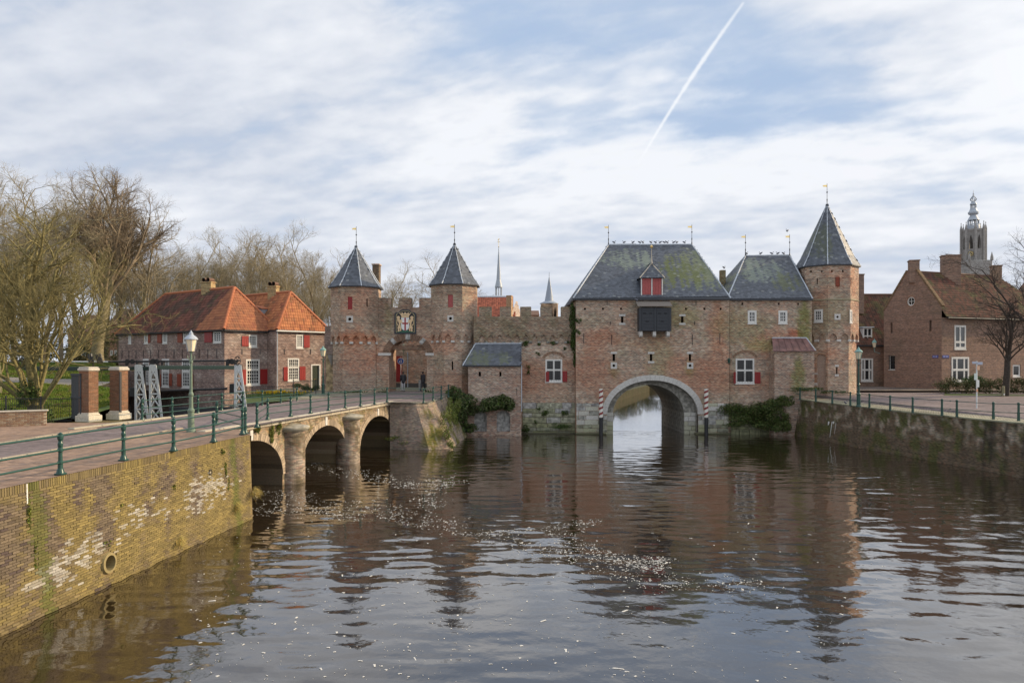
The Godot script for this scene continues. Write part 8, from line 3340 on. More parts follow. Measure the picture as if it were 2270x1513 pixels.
	o = thing("shrub", "rounded evergreen shrub under the big white window", "shrub")
	leaf_cloud("leaves", [[P(2150, 840, 65.5), Vector3(1.15, 0.65, 0.8)], [P(2175, 845, 65.3), Vector3(0.8, 0.5, 0.7)]], 2600, 0.075, [Color(0.06, 0.11, 0.03), Color(0.045, 0.085, 0.025)], M.leaf, o)
	ground("lawn_strip", [[36.5, 61.0], [60, 56.0], [60, 70.0], [41.6, 68.8]], M.grass, 3.32)
	o = thing("clipped_hedge", "dark clipped hedge below the window beside the green door", "hedge")
	leaf_cloud("leaves", [[P(668, 856, 66.0), Vector3(0.8, 0.35, 0.5)], [P(690, 860, 65.2), Vector3(0.8, 0.4, 0.5)]], 2200, 0.06, [Color(0.03, 0.06, 0.018), Color(0.045, 0.08, 0.02)], M.leaf, o)
	# daffodils: clumps of strap leaves and yellow trumpets
	for c in [[590, 868], [616, 866], [553, 869], [660, 866]]:
		var dn: float = 1.0 if c[0] in [590, 616] else 0.4
		var dl := "clump of yellow daffodils in the railed bed before the houses"
		var t := thing("daffodil_clump", dl, "flowers", Vector3.ZERO, "daffodil clumps")
		var a := Acc.new()
		var fl2 := Acc.new()
		fl2.col = Color(0.80, 0.55, 0.01)
		var base := P(c[0], c[1] + 4, 58.5)
		base.y = 3.25
		for k in int(110 * dn):
			var p := base + Vector3(rng.randfn() * 0.5, 0, rng.randfn() * 0.35)
			var tip := p + Vector3(rng.randfn() * 0.08, rng.randf_range(0.3, 0.5), rng.randfn() * 0.08)
			a.col = Color(0.10, 0.19, 0.04) * rng.randf_range(0.7, 1.3)
			a.tri(p - Vector3(0.02, 0, 0), p + Vector3(0.02, 0, 0), tip)
			if k % 2 == 0:
				var q := tip + Vector3(0, 0.05, 0.02)
				for m in 6:
					var t0 := TAU * m / 6
					fl2.tri(q, q + Vector3(cos(t0) * 0.06, sin(t0) * 0.06, 0), q + Vector3(cos(t0 + 0.7) * 0.06, sin(t0 + 0.7) * 0.06, 0.01), Vector3(0, 0, 1))
				fl2.tube(q, q + Vector3(0, 0, 0.06), 0.02, 0.03, 5, false)
		put("leaves", a, M.leaf, t)
		put("blooms", fl2, M.leaf, t)
	# ivy round the foot of the many-stemmed tree
	o = thing("ivy", "dark ivy wrapped round the foot of the many-stemmed tree", "ivy")
	leaf_cloud("leaves", [[Vector3(X(72, 40), 3.6, -39.9), Vector3(0.85, 1.3, 0.8)], [Vector3(X(72, 40), 3.0, -39.8), Vector3(1.2, 0.6, 0.9)]], 3500, 0.085, dark, M.leaf, o)
	# tufts on the sunlit quay
	for c in [[390, 1205, 0.28], [515, 1128, 0.4], [548, 1095, 0.5]]:
		var gp := Vector3(0, 0, 0)
		var d: float = CH * F / (c[1] + 22 - HY)
		for q in 1:
			d = -quay_x(d) * F / (CX - c[0])
			d = -quay_x(d) * F / (CX - c[0])
			gp = P(c[0], c[1], d)
			gp.x = quay_x(d) + 0.08
		var a := Acc.new()
		for k in 170:
			var e := Vector3(absf(rng.randfn()) * 0.6 + 0.1, 0.5 + rng.randfn() * 0.3, rng.randfn() * 0.7).normalized()
			var L: float = c[2] * rng.randf_range(0.7, 1.2)
			var p := gp + Vector3(0, rng.randfn() * 0.05, rng.randfn() * 0.1)
			var m1 := p + e * L * 0.55
			var m2 := m1 + (e + Vector3(0, -1.3, 0)).normalized() * L * 0.5
			a.col = Color(0.42, 0.27, 0.08).lerp(Color(0.25, 0.24, 0.06), rng.randf()) * rng.randf_range(0.7, 1.2)
			var w := Vector3(0, 0, 0.006)
			a.tri(p - w, p + w, m1)
			a.tri(m1 - w, m1 + w, m2)
		var tf := put("grass_tuft", a, M.leaf)
		tag(tf, ["straw-coloured grass tuft at the waterline of the sunlit quay", "grass growing low on the sunlit quay near its corner", "dry stalks at the sunlit quay corner by the first bridge arch"][[390, 515, 548].find(c[0])], "grass tuft")
	# moss ferns on the sunlit quay and on the bridge face
	o = thing("wall_fern", "green weeds above the drain pipe mouth and down the quay cracks", "wall plants")
	var wp: Array = []
	for c in [[235, 1205, 0.22, 0.1], [225, 1215, 0.15, 0.1], [62, 1130, 0.07, 0.3], [63, 1165, 0.08, 0.25], [72, 1235, 0.06, 0.3], [492, 1000, 0.1, 0.12], [500, 1035, 0.1, 0.35], [506, 1075, 0.1, 0.25], [385, 1080, 0.12, 0.08], [268, 1120, 0.08, 0.06]]:
		var d := 20.0
		for k in 4: d = -quay_x(d) * F / (CX - c[0])
		var p := P(c[0], c[1], d)
		wp.append([p, Vector3(0.07, c[3], c[2])])
	leaf_cloud("leaves", wp, 2400, 0.035, [Color(0.16, 0.19, 0.03), Color(0.10, 0.14, 0.03), Color(0.24, 0.22, 0.04)], M.leaf, o)
	o = thing("wall_fern", "weeds hanging from the brick bridge beside its arches and piers", "wall plants")
	wp = []
	for c in [[573, 950, 0.25, 0.2], [604, 960, 0.3, 0.45], [617, 955, 0.25, 0.4], [700, 929, 0.25, 0.2], [747, 926, 0.25, 0.25], [765, 930, 0.2, 0.35], [868, 920, 0.4, 0.7], [872, 955, 0.4, 0.6], [815, 912, 0.25, 0.2]]:
		var d := 36.0
		for k in 5: d = -(bridge_x(d) - 0.2) * F / (CX - c[0])
		wp.append([P(c[0], c[1], d), Vector3(0.12, c[3], c[2])])
	leaf_cloud("leaves", wp, 3200, 0.055, [Color(0.16, 0.19, 0.03), Color(0.09, 0.13, 0.03), Color(0.22, 0.22, 0.05)], M.leaf, o)
	o = thing("grass_slope", "bright mossy grass on the battered corner of the bastion", "grass")
	leaf_cloud("leaves", [[P(985, 925, 52.5), Vector3(0.5, 0.9, 0.6)], [P(992, 960, 51.5), Vector3(0.35, 0.7, 0.5)], [P(1000, 985, 50.6), Vector3(0.4, 0.35, 0.4)], [P(1005, 915, 56), Vector3(0.5, 1.2, 2.0)], [P(880, 975, 50.7), Vector3(0.8, 0.3, 0.3)]], 5200, 0.06, [Color(0.16, 0.20, 0.03), Color(0.10, 0.15, 0.03), Color(0.13, 0.12, 0.05)], M.leaf, o)
	# weeds along the gate towers
	o = thing("weed_strip", "low weeds along the foot of the gate towers", "weeds")
	leaf_cloud("leaves", [[P(770, 871, 61.2), Vector3(1.6, 0.18, 0.3)], [P(850, 868, 62.0), Vector3(0.6, 0.25, 0.3)], [P(950, 871, 61.8), Vector3(0.5, 0.25, 0.25)], [P(1010, 878, 60.8), Vector3(1.0, 0.25, 0.4)]], 1500, 0.07, dark, M.leaf, o)

# ---------- railings, lamps, signs, people, birds, foam

func rail_post_mesh() -> ArrayMesh:
	var a := Acc.new()
	a.bevel(Vector3(-0.11, 0, -0.11), Vector3(0.11, 0.05, 0.11), 0.015)
	a.lathe(Vector3.ZERO, [[0.10, 0.05], [0.075, 0.14], [0.06, 0.17], [0.058, 0.27], [0.068, 0.29], [0.068, 0.34], [0.052, 0.36], [0.046, 0.58], [0.07, 0.60], [0.07, 0.66], [0.05, 0.69], [0.062, 0.76], [0.062, 0.80], [0.045, 0.86], [0.072, 0.92], [0.072, 0.99], [0.05, 1.02], [0.058, 1.05], [0.0, 1.09]], 12)
	return a.mesh()

func plain_post_mesh() -> ArrayMesh:
	var a := Acc.new()
	a.lathe(Vector3.ZERO, [[0.085, 0.0], [0.075, 0.10], [0.07, 0.5], [0.062, 0.52], [0.06, 0.92], [0.075, 0.94], [0.075, 1.0], [0.05, 1.03], [0.0, 1.05]], 12)
	return a.mesh()

func railing(label: String, pts: Array, post: Mesh, heights: Array, rr: float, m: Material) -> Node3D:
	var root := thing("railing", label, "railing")
	for p in pts:
		var o := put_mesh("post", post, m, root)
		o.position = p
	for h in heights:
		var a := Acc.new()
		for i in pts.size() - 1:
			a.tube(pts[i] + Vector3.UP * h, pts[i + 1] + Vector3.UP * h, rr, rr, 8, false)
		put("rail", a, m, root)
	return root

func street_lamp(at: Vector3, h: float, label: String, m: Material) -> void:
	var root := thing("street_lamp", label, "street lamp", at)
	var a := Acc.new()
	a.lathe(Vector3.ZERO, [[0.19, 0.0], [0.18, 0.08], [0.13, 0.14], [0.125, 0.8], [0.14, 0.84], [0.14, 0.9], [0.085, 0.98], [0.075, 1.45], [0.10, 1.5], [0.10, 1.56], [0.06, 1.64], [0.05, h - 1.35], [0.075, h - 1.3], [0.075, h - 1.25], [0.045, h - 1.2], [0.04, h - 0.85]], 12)
	var p := put("pole", a, m, root)
	a = Acc.new()
	for k in 4:
		var t := TAU * k / 4 + 0.4
		var e := Vector3(cos(t), 0, sin(t))
		a.tube(e * 0.04 + Vector3.UP * (h - 1.22), e * 0.17 + Vector3.UP * (h - 1.13), 0.018, 0.014, 5)
		a.tube(e * 0.17 + Vector3.UP * (h - 1.13), e * 0.19 + Vector3.UP * (h - 1.02), 0.014, 0.008, 5)
		a.tube(e * 0.03 + Vector3.UP * (h - 0.95), e * 0.13 + Vector3.UP * (h - 0.82), 0.012, 0.012, 5)
	put("bracket", a, m, p)
	a = Acc.new()
	a.lathe(Vector3.UP * (h - 0.85), [[0.14, 0.0], [0.235, 0.48]], 6)
	a.lathe(Vector3.UP * (h - 0.85), [[0.0, 0.0], [0.14, 0.0]], 6)
	put("lamp_glass", a, M.lampglass, root)
	a = Acc.new()
	for k in 6:
		var t := TAU * k / 6
		var e := Vector3(cos(t), 0, sin(t))
		a.tube(e * 0.142 + Vector3.UP * (h - 0.85), e * 0.238 + Vector3.UP * (h - 0.37), 0.012, 0.012, 4, false)
	a.lathe(Vector3.UP * (h - 0.37), [[0.27, 0.0], [0.27, 0.03], [0.20, 0.12], [0.10, 0.19], [0.075, 0.24], [0.09, 0.26], [0.05, 0.30], [0.02, 0.36], [0.0, 0.40]], 12)
	put("lamp_hood", a, M.copper if m == M.green_iron else M.zinc, root)

# distance-field body from tapered capsules, meshed as surface nets
func body_mesh(bones: Array, cell: float) -> ArrayMesh:
	var lo := Vector3(1e9, 1e9, 1e9)
	var hi := -lo
	for b in bones:
		for e in [[b[0], b[2]], [b[1], b[3]]]:
			lo = lo.min(e[0] - Vector3.ONE * (e[1] + 0.05))
			hi = hi.max(e[0] + Vector3.ONE * (e[1] + 0.05))
	var n := Vector3i(((hi - lo) / cell).ceil()) + Vector3i.ONE
	var val := PackedFloat32Array()
	val.resize(n.x * n.y * n.z)
	for z in n.z:
		for y in n.y:
			for x in n.x:
				var p := lo + Vector3(x, y, z) * cell
				var d := 1e3
				for b in bones:
					var ab: Vector3 = b[1] - b[0]
					var t := clampf((p - b[0]).dot(ab) / maxf(ab.length_squared(), 1e-8), 0, 1)
					var e: float = (p - b[0] - ab * t).length() - lerpf(b[2], b[3], t)
					var h := clampf(0.5 + 0.5 * (d - e) / 0.03, 0, 1)
					d = lerpf(d, e, h) - 0.03 * h * (1 - h)
				val[(z * n.y + y) * n.x + x] = d
	var a := Acc.new()
	var vert := {}
	var at := func(x: int, y: int, z: int) -> float: return val[(z * n.y + y) * n.x + x]
	for z in n.z - 1:
		for y in n.y - 1:
			for x in n.x - 1:
				var sum := Vector3.ZERO
				var cnt := 0
				for e in [[0, 0, 0, 1, 0, 0], [0, 1, 0, 1, 1, 0], [0, 0, 1, 1, 0, 1], [0, 1, 1, 1, 1, 1], [0, 0, 0, 0, 1, 0], [1, 0, 0, 1, 1, 0], [0, 0, 1, 0, 1, 1], [1, 0, 1, 1, 1, 1], [0, 0, 0, 0, 0, 1], [1, 0, 0, 1, 0, 1], [0, 1, 0, 0, 1, 1], [1, 1, 0, 1, 1, 1]]:
					var v0: float = at.call(x + e[0], y + e[1], z + e[2])
					var v1: float = at.call(x + e[3], y + e[4], z + e[5])
					if (v0 < 0) != (v1 < 0):
						var t := v0 / (v0 - v1)
						sum += Vector3(x + lerpf(e[0], e[3], t), y + lerpf(e[1], e[4], t), z + lerpf(e[2], e[5], t))
						cnt += 1
				if cnt > 0:
					vert[Vector3i(x, y, z)] = lo + sum / cnt * cell
	var shade := func(p: Vector3) -> Color:
		var best := 1e3
		var c := Color.BLACK
		for b in bones:
			var ab: Vector3 = b[1] - b[0]
			var t := clampf((p - b[0]).dot(ab) / maxf(ab.length_squared(), 1e-8), 0, 1)
			var e: float = (p - b[0] - ab * t).length() - lerpf(b[2], b[3], t)
			if e < best:
				best = e
				c = b[4]
		return c
	for k: Vector3i in vert:
		for ax in 3:
			var u := (ax + 1) % 3
			var w := (ax + 2) % 3
			var e := Vector3i.ZERO
			e[ax] = 1
			if k[u] == 0 or k[w] == 0: continue
			var q := k + e
			if q.x >= n.x or q.y >= n.y or q.z >= n.z: continue
			var v0: float = at.call(k.x, k.y, k.z)
			var v1: float = at.call(q.x, q.y, q.z)
			if (v0 < 0) == (v1 < 0): continue
			var du := Vector3i.ZERO
			du[u] = 1
			var dw := Vector3i.ZERO
			dw[w] = 1
			var A: Vector3 = vert[k]; var B: Vector3 = vert[k - du]; var C: Vector3 = vert[k - du - dw]; var D: Vector3 = vert[k - dw]
			var out := Vector3(e) * (1.0 if v1 > v0 else -1.0)
			a.col = shade.call((A + C) * 0.5)
			a.quad(A, B, C, D, out)
	return a.mesh()

func person(label: String, at: Vector3, turn: float, top: Color, legs: Color, hair: Color, stride: float) -> void:
	var skin := Color(0.45, 0.29, 0.21)
	var shoe := Color(0.03, 0.03, 0.03)
	var b: Array = []
	var V := func(x: float, y: float, z: float) -> Vector3: return Vector3(x, y, z)
	# legs, walking away along -z
	for s in [-1.0, 1.0]:
		var st: float = stride * s
		var hip := Vector3(0.09 * s, 0.90, 0)
		var knee := Vector3(0.095 * s, 0.50, -0.10 * st)
		var ank := Vector3(0.095 * s, 0.09 + (0.06 if st < 0 else 0.0), -0.26 * st)
		b.append([hip, knee, 0.088, 0.062, legs])
		b.append([knee, ank, 0.062, 0.045, legs])
		b.append([ank + Vector3(0, -0.035, 0.02), ank + Vector3(0, -0.05, -0.14), 0.042, 0.035, shoe])
	b.append([Vector3(0, 0.86, 0), Vector3(0, 1.05, 0), 0.155, 0.145, top])
	b.append([Vector3(-0.04, 1.05, 0), Vector3(-0.06, 1.38, 0), 0.135, 0.13, top])
	b.append([Vector3(0.04, 1.05, 0), Vector3(0.06, 1.38, 0), 0.135, 0.13, top])
	b.append([Vector3(-0.15, 1.42, 0), Vector3(0.15, 1.42, 0), 0.075, 0.075, top])
	b.append([Vector3(0, 1.42, 0), Vector3(0, 1.53, 0), 0.06, 0.055, skin])
	b.append([Vector3(0, 1.60, -0.02), Vector3(0, 1.65, 0.0), 0.085, 0.095, skin])
	b.append([Vector3(0, 1.63, 0.025), Vector3(0, 1.69, 0.01), 0.09, 0.09, hair])
	b.append([Vector3(0, 1.60, -0.105), Vector3(0, 1.58, -0.112), 0.018, 0.02, skin])
	for s in [-1.0, 1.0]:
		b.append([Vector3(0.088 * s, 1.61, 0.0), Vector3(0.092 * s, 1.63, 0.01), 0.02, 0.02, skin])
		var sh := Vector3(0.19 * s, 1.41, 0)
		var el := Vector3(0.245 * s, 1.13, 0.06 * stride * s)
		var wr := Vector3(0.20 * s, 0.93, -0.10 + 0.08 * stride * s)
		b.append([sh, el, 0.066, 0.052, top])
		b.append([el, wr, 0.052, 0.04, top])
		var hd := wr + (wr - el).normalized() * 0.06
		b.append([wr, hd, 0.03, 0.036, skin])
		for k in 4:
			var f := hd + Vector3(0.0, 0, (k - 1.5) * 0.02)
			b.append([f, f + (wr - el).normalized() * (0.07 - 0.008 * absf(k - 1.2)), 0.0105, 0.009, skin])
		b.append([hd + Vector3(0, 0, -0.02), hd + Vector3(-0.02 * s, -0.04, -0.05), 0.011, 0.009, skin])
	var root := thing("person", label, "person", at)
	root.rotation.y = turn
	put_mesh("body", body_mesh(b, 0.022), M.painted, root)

func small_things() -> void:
	var post := rail_post_mesh()
	var plain := plain_post_mesh()
	# near quay
	var pts: Array = []
	for q in [[133, 1052], [273, 1021], [384, 1000], [473, 980]]:
		pts.append(G(q[0], q[1], ROAD))
	var step: Vector3 = pts[0] - pts[1]
	pts.push_front(pts[0] + step)
	pts.push_front(pts[0] + step)
	var corner := G(537, 963, ROAD + 0.02)
	pts.append(corner)
	railing("green cast-iron railing along the top of the sunlit brick quay", pts, post, [1.0, 0.63, 0.31], 0.026, M.green_iron)
	var g0 := G(480, 942, ROAD)
	railing("short green railing return from the quay corner post across the pavement", [corner + Vector3(0.0, 0, -0.3), g0], post, [1.0, 0.63, 0.31], 0.024, M.green_iron)
	pts = [corner + Vector3(-0.35, 0.03, -2.6)]
	for q in [[593, 930.5], [644, 923], [688, 916.4], [728, 910], [765, 905], [799, 900], [830, 896], [858, 891.5]]:
		pts.append(G(q[0], q[1], 3.34))
	for q in [[939, 893.5], [960, 888.5], [978, 885], [994, 881]]:
		pts.append(G(q[0], q[1], 3.22))
	railing("green railing on the pale kerb of the bridge, bending towards the gate tower", pts, post, [1.0, 0.63, 0.31], 0.022, M.green_iron)
	pts = []
	for q in [[314.6, 933], [381, 925.5], [438.5, 918], [491, 911.6], [538, 906], [581, 901], [622, 896], [658, 891.5]]:
		pts.append(G(q[0], q[1], ROAD))
	railing("green railing on the lock side of the bridge, beside the trestles", pts, post, [1.0, 0.63, 0.31], 0.022, M.green_iron)
	# the right quay
	pts = []
	for q in [[1741.7, 882.6], [1774, 885.5], [1809, 890], [1845.6, 894], [1885.7, 899], [1928, 904], [1974, 910], [2024, 915], [2089, 921]]:
		var d: float = CH
		var p := G(q[0], q[1], 3.0)
		p = G(q[0], q[1], right_y(-p.z))
		pts.append(p)
	var e0: Vector3 = pts[-1]
	var rr := railing("dark green two-bar railing along the cobbled right quay", pts, plain, [0.93, 0.45], 0.02, M.green_iron)
	var ball := Acc.new()
	for h in [0.93, 0.45]:
		ball.tube(e0 + Vector3.UP * h, e0 + Vector3(0.25, h, 0.45), 0.02, 0.02, 6)
		ball.lathe(e0 + Vector3(0.25, h, 0.45), [[0.0, -0.045], [0.045, 0.0], [0.0, 0.045]], 8)
	put("rail_end", ball, M.green_iron, rr)
	pts = []
	for q in [[2122, 924], [2203, 930.7], [2259, 932.7], [2330, 940]]:
		pts.append(G(q[0], q[1], 2.85))
	rr = railing("short dark green railing past the gap on the right quay", pts, plain, [0.93, 0.45], 0.02, M.green_iron)
	ball = Acc.new()
	for h in [0.93, 0.45]:
		var o0: Vector3 = pts[0]
		ball.tube(o0 + Vector3.UP * h, o0 + Vector3(-0.2, h, -0.35), 0.02, 0.02, 6)
		ball.lathe(o0 + Vector3(-0.2, h, -0.35), [[0.0, -0.045], [0.045, 0.0], [0.0, 0.045]], 8)
	put("rail_end", ball, M.green_iron, rr)
	# lamps
	street_lamp(G(423, 957, ROAD), 4.15, "pale green street lamp on the quay road before the lock", M.green_lamp)
	street_lamp(Vector3(X(716, 58.6), 3.4, -58.6), 4.05, "dark green street lamp beside the house door at the gate", M.green_iron)
	street_lamp(Vector3(X(1904, 50.5), 3.0, -50.5), 4.2, "dark green street lamp on the cobbled right quay", M.green_iron)
	# floodlights behind the piers
	var fx := thing("floodlight", "pair of black floodlights on a post behind the brick piers", "floodlight", P(206, 840, 44.0))
	fx.position.y = 3.0
	var a := Acc.new()
	a.lathe(Vector3.ZERO, [[0.06, 0.0], [0.05, 2.6], [0.05, 3.2]], 8)
	put("post", a, M.dark_iron, fx)
	for s in [-1.0, 1.0]:
		a = Acc.new()
		a.bevel(Vector3(-0.17, -0.3, -0.08), Vector3(0.17, 0.3, 0.08), 0.04, Transform3D(Basis(Vector3.UP, 0.5 * s) * Basis(Vector3(0, 0, 1), 0.25), Vector3(0.27 * s + 0.1, 3.35, 0)))
		put("lamp_head", a, M.dark_iron, fx)
	# striped mooring poles
	for q in [[1332.5, "red and white striped mooring pole left of the water arch"], [1566, "red and white striped mooring pole right of the water arch"]]:
		var at := Vector3(X(q[0], 60.55), 0, -60.55)
		var root := thing("mooring_pole", q[1], "pole", at)
		a = Acc.new()
		var R := 0.17
		var yb := Y(925, 60.5)
		var yt := Y(861.5, 60.5)
		var ns := 28
		var ny := 60
		for j in ny:
			for i in ns:
				var t0 := TAU * i / ns
				var t1 := TAU * (i + 1) / ns
				var y0 := lerpf(yb, yt, float(j) / ny)
				var y1 := lerpf(yb, yt, float(j + 1) / ny)
				var ph := fposmod((y0 + y1) * 0.5 / 0.46 + (t0 + t1) * 0.5 / TAU, 1.0)
				a.col = Color(0.25, 0.035, 0.03) if ph < 0.42 else Color(0.76, 0.73, 0.66)
				var e0b := Vector3(cos(t0), 0, sin(t0))
				var e1b := Vector3(cos(t1), 0, sin(t1))
				a.stri(e0b * R + Vector3.UP * y0, e1b * R + Vector3.UP * y0, e1b * R + Vector3.UP * y1, e0b, e1b, e1b)
				a.stri(e0b * R + Vector3.UP * y0, e1b * R + Vector3.UP * y1, e0b * R + Vector3.UP * y1, e0b, e1b, e0b)
		a.col = Color(0.72, 0.7, 0.64)
		a.lathe(Vector3.ZERO, [[R, yt], [0.0, yt + 0.02]], 20)
		put("striped_shaft", a, M.painted, root)
		a = Acc.new()
		a.lathe(Vector3.ZERO, [[0.165, -1.0], [0.165, yb]], 20)
		put("tarred_foot", a, M.dark_iron, root)
	# sign post on the right
	var root := thing("sign_post", "grey post with street name plates and small white signs at the right quay", "sign")
	var sp := G(2166, 908, 2.95)
	a = Acc.new()
	a.tube(sp, Vector3(sp.x, Y(800, -sp.z), sp.z), 0.045, 0.045, 10)
	put("post", a, M.steel, root)
	var dd := -sp.z
	for s in [[2156, 2166, 801, 806, -0.3, Color(0.42, 0.46, 0.56)], [2167, 2179, 802, 808, 0.3, Color(0.42, 0.46, 0.56)], [2166.5, 2172.5, 811, 820, 0.5, Color(0.72, 0.45, 0.30)], [2160.5, 2167, 827, 842, 0.0, Color(0.62, 0.70, 0.66)], [2165.5, 2171.5, 842, 858, 0.2, Color(0.78, 0.78, 0.74)]]:
		a = Acc.new()
		var r := fr(frontal(dd - 0.07), s[0], s[2], s[1], s[3])
		a.bevel(Vector3(r.position.x, r.position.y, -dd + 0.05), Vector3(r.end.x, r.end.y, -dd + 0.08), 0.006)
		put("sign_plate", a, mat(s[5], 0.45), root)
	a = Acc.new()
	a.bevel(Vector3(sp.x - 0.05, Y(868, dd), -dd + 0.02), Vector3(sp.x + 0.055, Y(862, dd), -dd + 0.055), 0.004)
	put("sticker", a, mat(Color(0.7, 0.35, 0.2), 0.5), root)
	# wooden bollard on the lawn
	root = thing("wooden_bollard", "short weathered wooden bollard on the lawn by the street tree", "bollard", G(2225, 878, 3.3))
	a = Acc.new()
	a.lathe(Vector3.ZERO, [[0.11, -0.1], [0.11, 0.78], [0.09, 0.83], [0.0, 0.85]], 10)
	put("stake", a, grained(Color(0.25, 0.23, 0.14), 0.9, 1.0, 0.4), root)
	a = Acc.new()
	a.bevel(Vector3(-0.06, 0.1, 0.1), Vector3(0.06, 0.22, 0.125), 0.01)
	put("plate", a, M.white_paint, root)
	# round blue sign through the arch
	root = thing("traffic_sign", "round blue pedestrian sign on a white pole inside the gate", "sign")
	var ts := P(888, 800, 67.0)
	a = Acc.new()
	a.tube(Vector3(ts.x, 3.5, ts.z - 0.06), Vector3(ts.x, ts.y + 0.35, ts.z - 0.06), 0.035, 0.035, 8)
	put("pole", a, M.white_paint, root)
	a = Acc.new()
	a.slab(circle(Vector2(ts.x, ts.y), 0.31, 24), Transform3D(Basis(), Vector3(0, 0, ts.z)), 0.02)
	var disc := put("sign_disc", a, mat(Color(0.70, 0.72, 0.78), 0.4), root)
	a = Acc.new()
	a.slab(circle(Vector2(ts.x, ts.y), 0.275, 24), Transform3D(Basis(), Vector3(0, 0, ts.z + 0.021)), 0.004)
	put("blue_field", a, mat(Color(0.02, 0.10, 0.48), 0.4), disc)
	a = Acc.new()
	# walking figure with a child
	a.slab(circle(Vector2(ts.x + 0.04, ts.y + 0.16), 0.035, 10), Transform3D(Basis(), Vector3(0, 0, ts.z + 0.026)), 0.004)
	a.slab(PackedVector2Array([Vector2(ts.x - 0.01, ts.y - 0.17), Vector2(ts.x + 0.03, ts.y - 0.02), Vector2(ts.x + 0.01, ts.y + 0.11), Vector2(ts.x + 0.07, ts.y + 0.11), Vector2(ts.x + 0.08, ts.y - 0.02), Vector2(ts.x + 0.11, ts.y - 0.17), Vector2(ts.x + 0.07, ts.y - 0.17), Vector2(ts.x + 0.05, ts.y - 0.05), Vector2(ts.x + 0.03, ts.y - 0.17)]), Transform3D(Basis(), Vector3(0, 0, ts.z + 0.026)), 0.004)
	a.slab(circle(Vector2(ts.x - 0.10, ts.y + 0.03), 0.028, 10), Transform3D(Basis(), Vector3(0, 0, ts.z + 0.026)), 0.004)
	a.slab(PackedVector2Array([Vector2(ts.x - 0.14, ts.y - 0.16), Vector2(ts.x - 0.125, ts.y), Vector2(ts.x - 0.075, ts.y), Vector2(ts.x - 0.06, ts.y - 0.16), Vector2(ts.x - 0.09, ts.y - 0.16), Vector2(ts.x - 0.1, ts.y - 0.07), Vector2(ts.x - 0.11, ts.y - 0.16)]), Transform3D(Basis(), Vector3(0, 0, ts.z + 0.026)), 0.004)
	put("walkers_symbol", a, mat(Color(0.75, 0.76, 0.78), 0.4), disc)
	# bollards in the gate
	for q in [[867, "slim pale post at the left side of the gate passage"], [931, "grey stone bollard at the right side of the gate passage"]]:
		root = thing("bollard", q[1], "bollard", Vector3(X(q[0], 64.5), 3.52, -64.5))
		a = Acc.new()
		var R := 0.05 if q[0] < 900 else 0.14
		a.lathe(Vector3.ZERO, [[R, 0.0], [R * 0.95, 0.85], [R * 1.15, 0.88], [R * 1.1, 0.95], [0.0, 1.02]], 10)
		put("shaft", a, M.curb_stone if q[0] < 900 else M.grey_stone, root)
		a = Acc.new()
		a.lathe(Vector3.ZERO, [[R * 1.3, -0.02], [R * 1.3, 0.08], [R, 0.1]], 10)
		put("foot", a, M.grey_stone, root)
	person("person in black coat and light grey trousers walking through the gate arch", Vector3(X(893.5, 63.2), 3.52, -63.2), 0.25, Color(0.015, 0.015, 0.017), Color(0.42, 0.42, 0.44), Color(0.06, 0.04, 0.03), 0.35)
	person("person in dark jacket and dark trousers striding beside the gate jamb", Vector3(X(937.5, 63.6), 3.52, -63.6), -0.5, Color(0.02, 0.02, 0.024), Color(0.03, 0.033, 0.042), Color(0.035, 0.025, 0.02), 0.9)
	birds()
	foam()

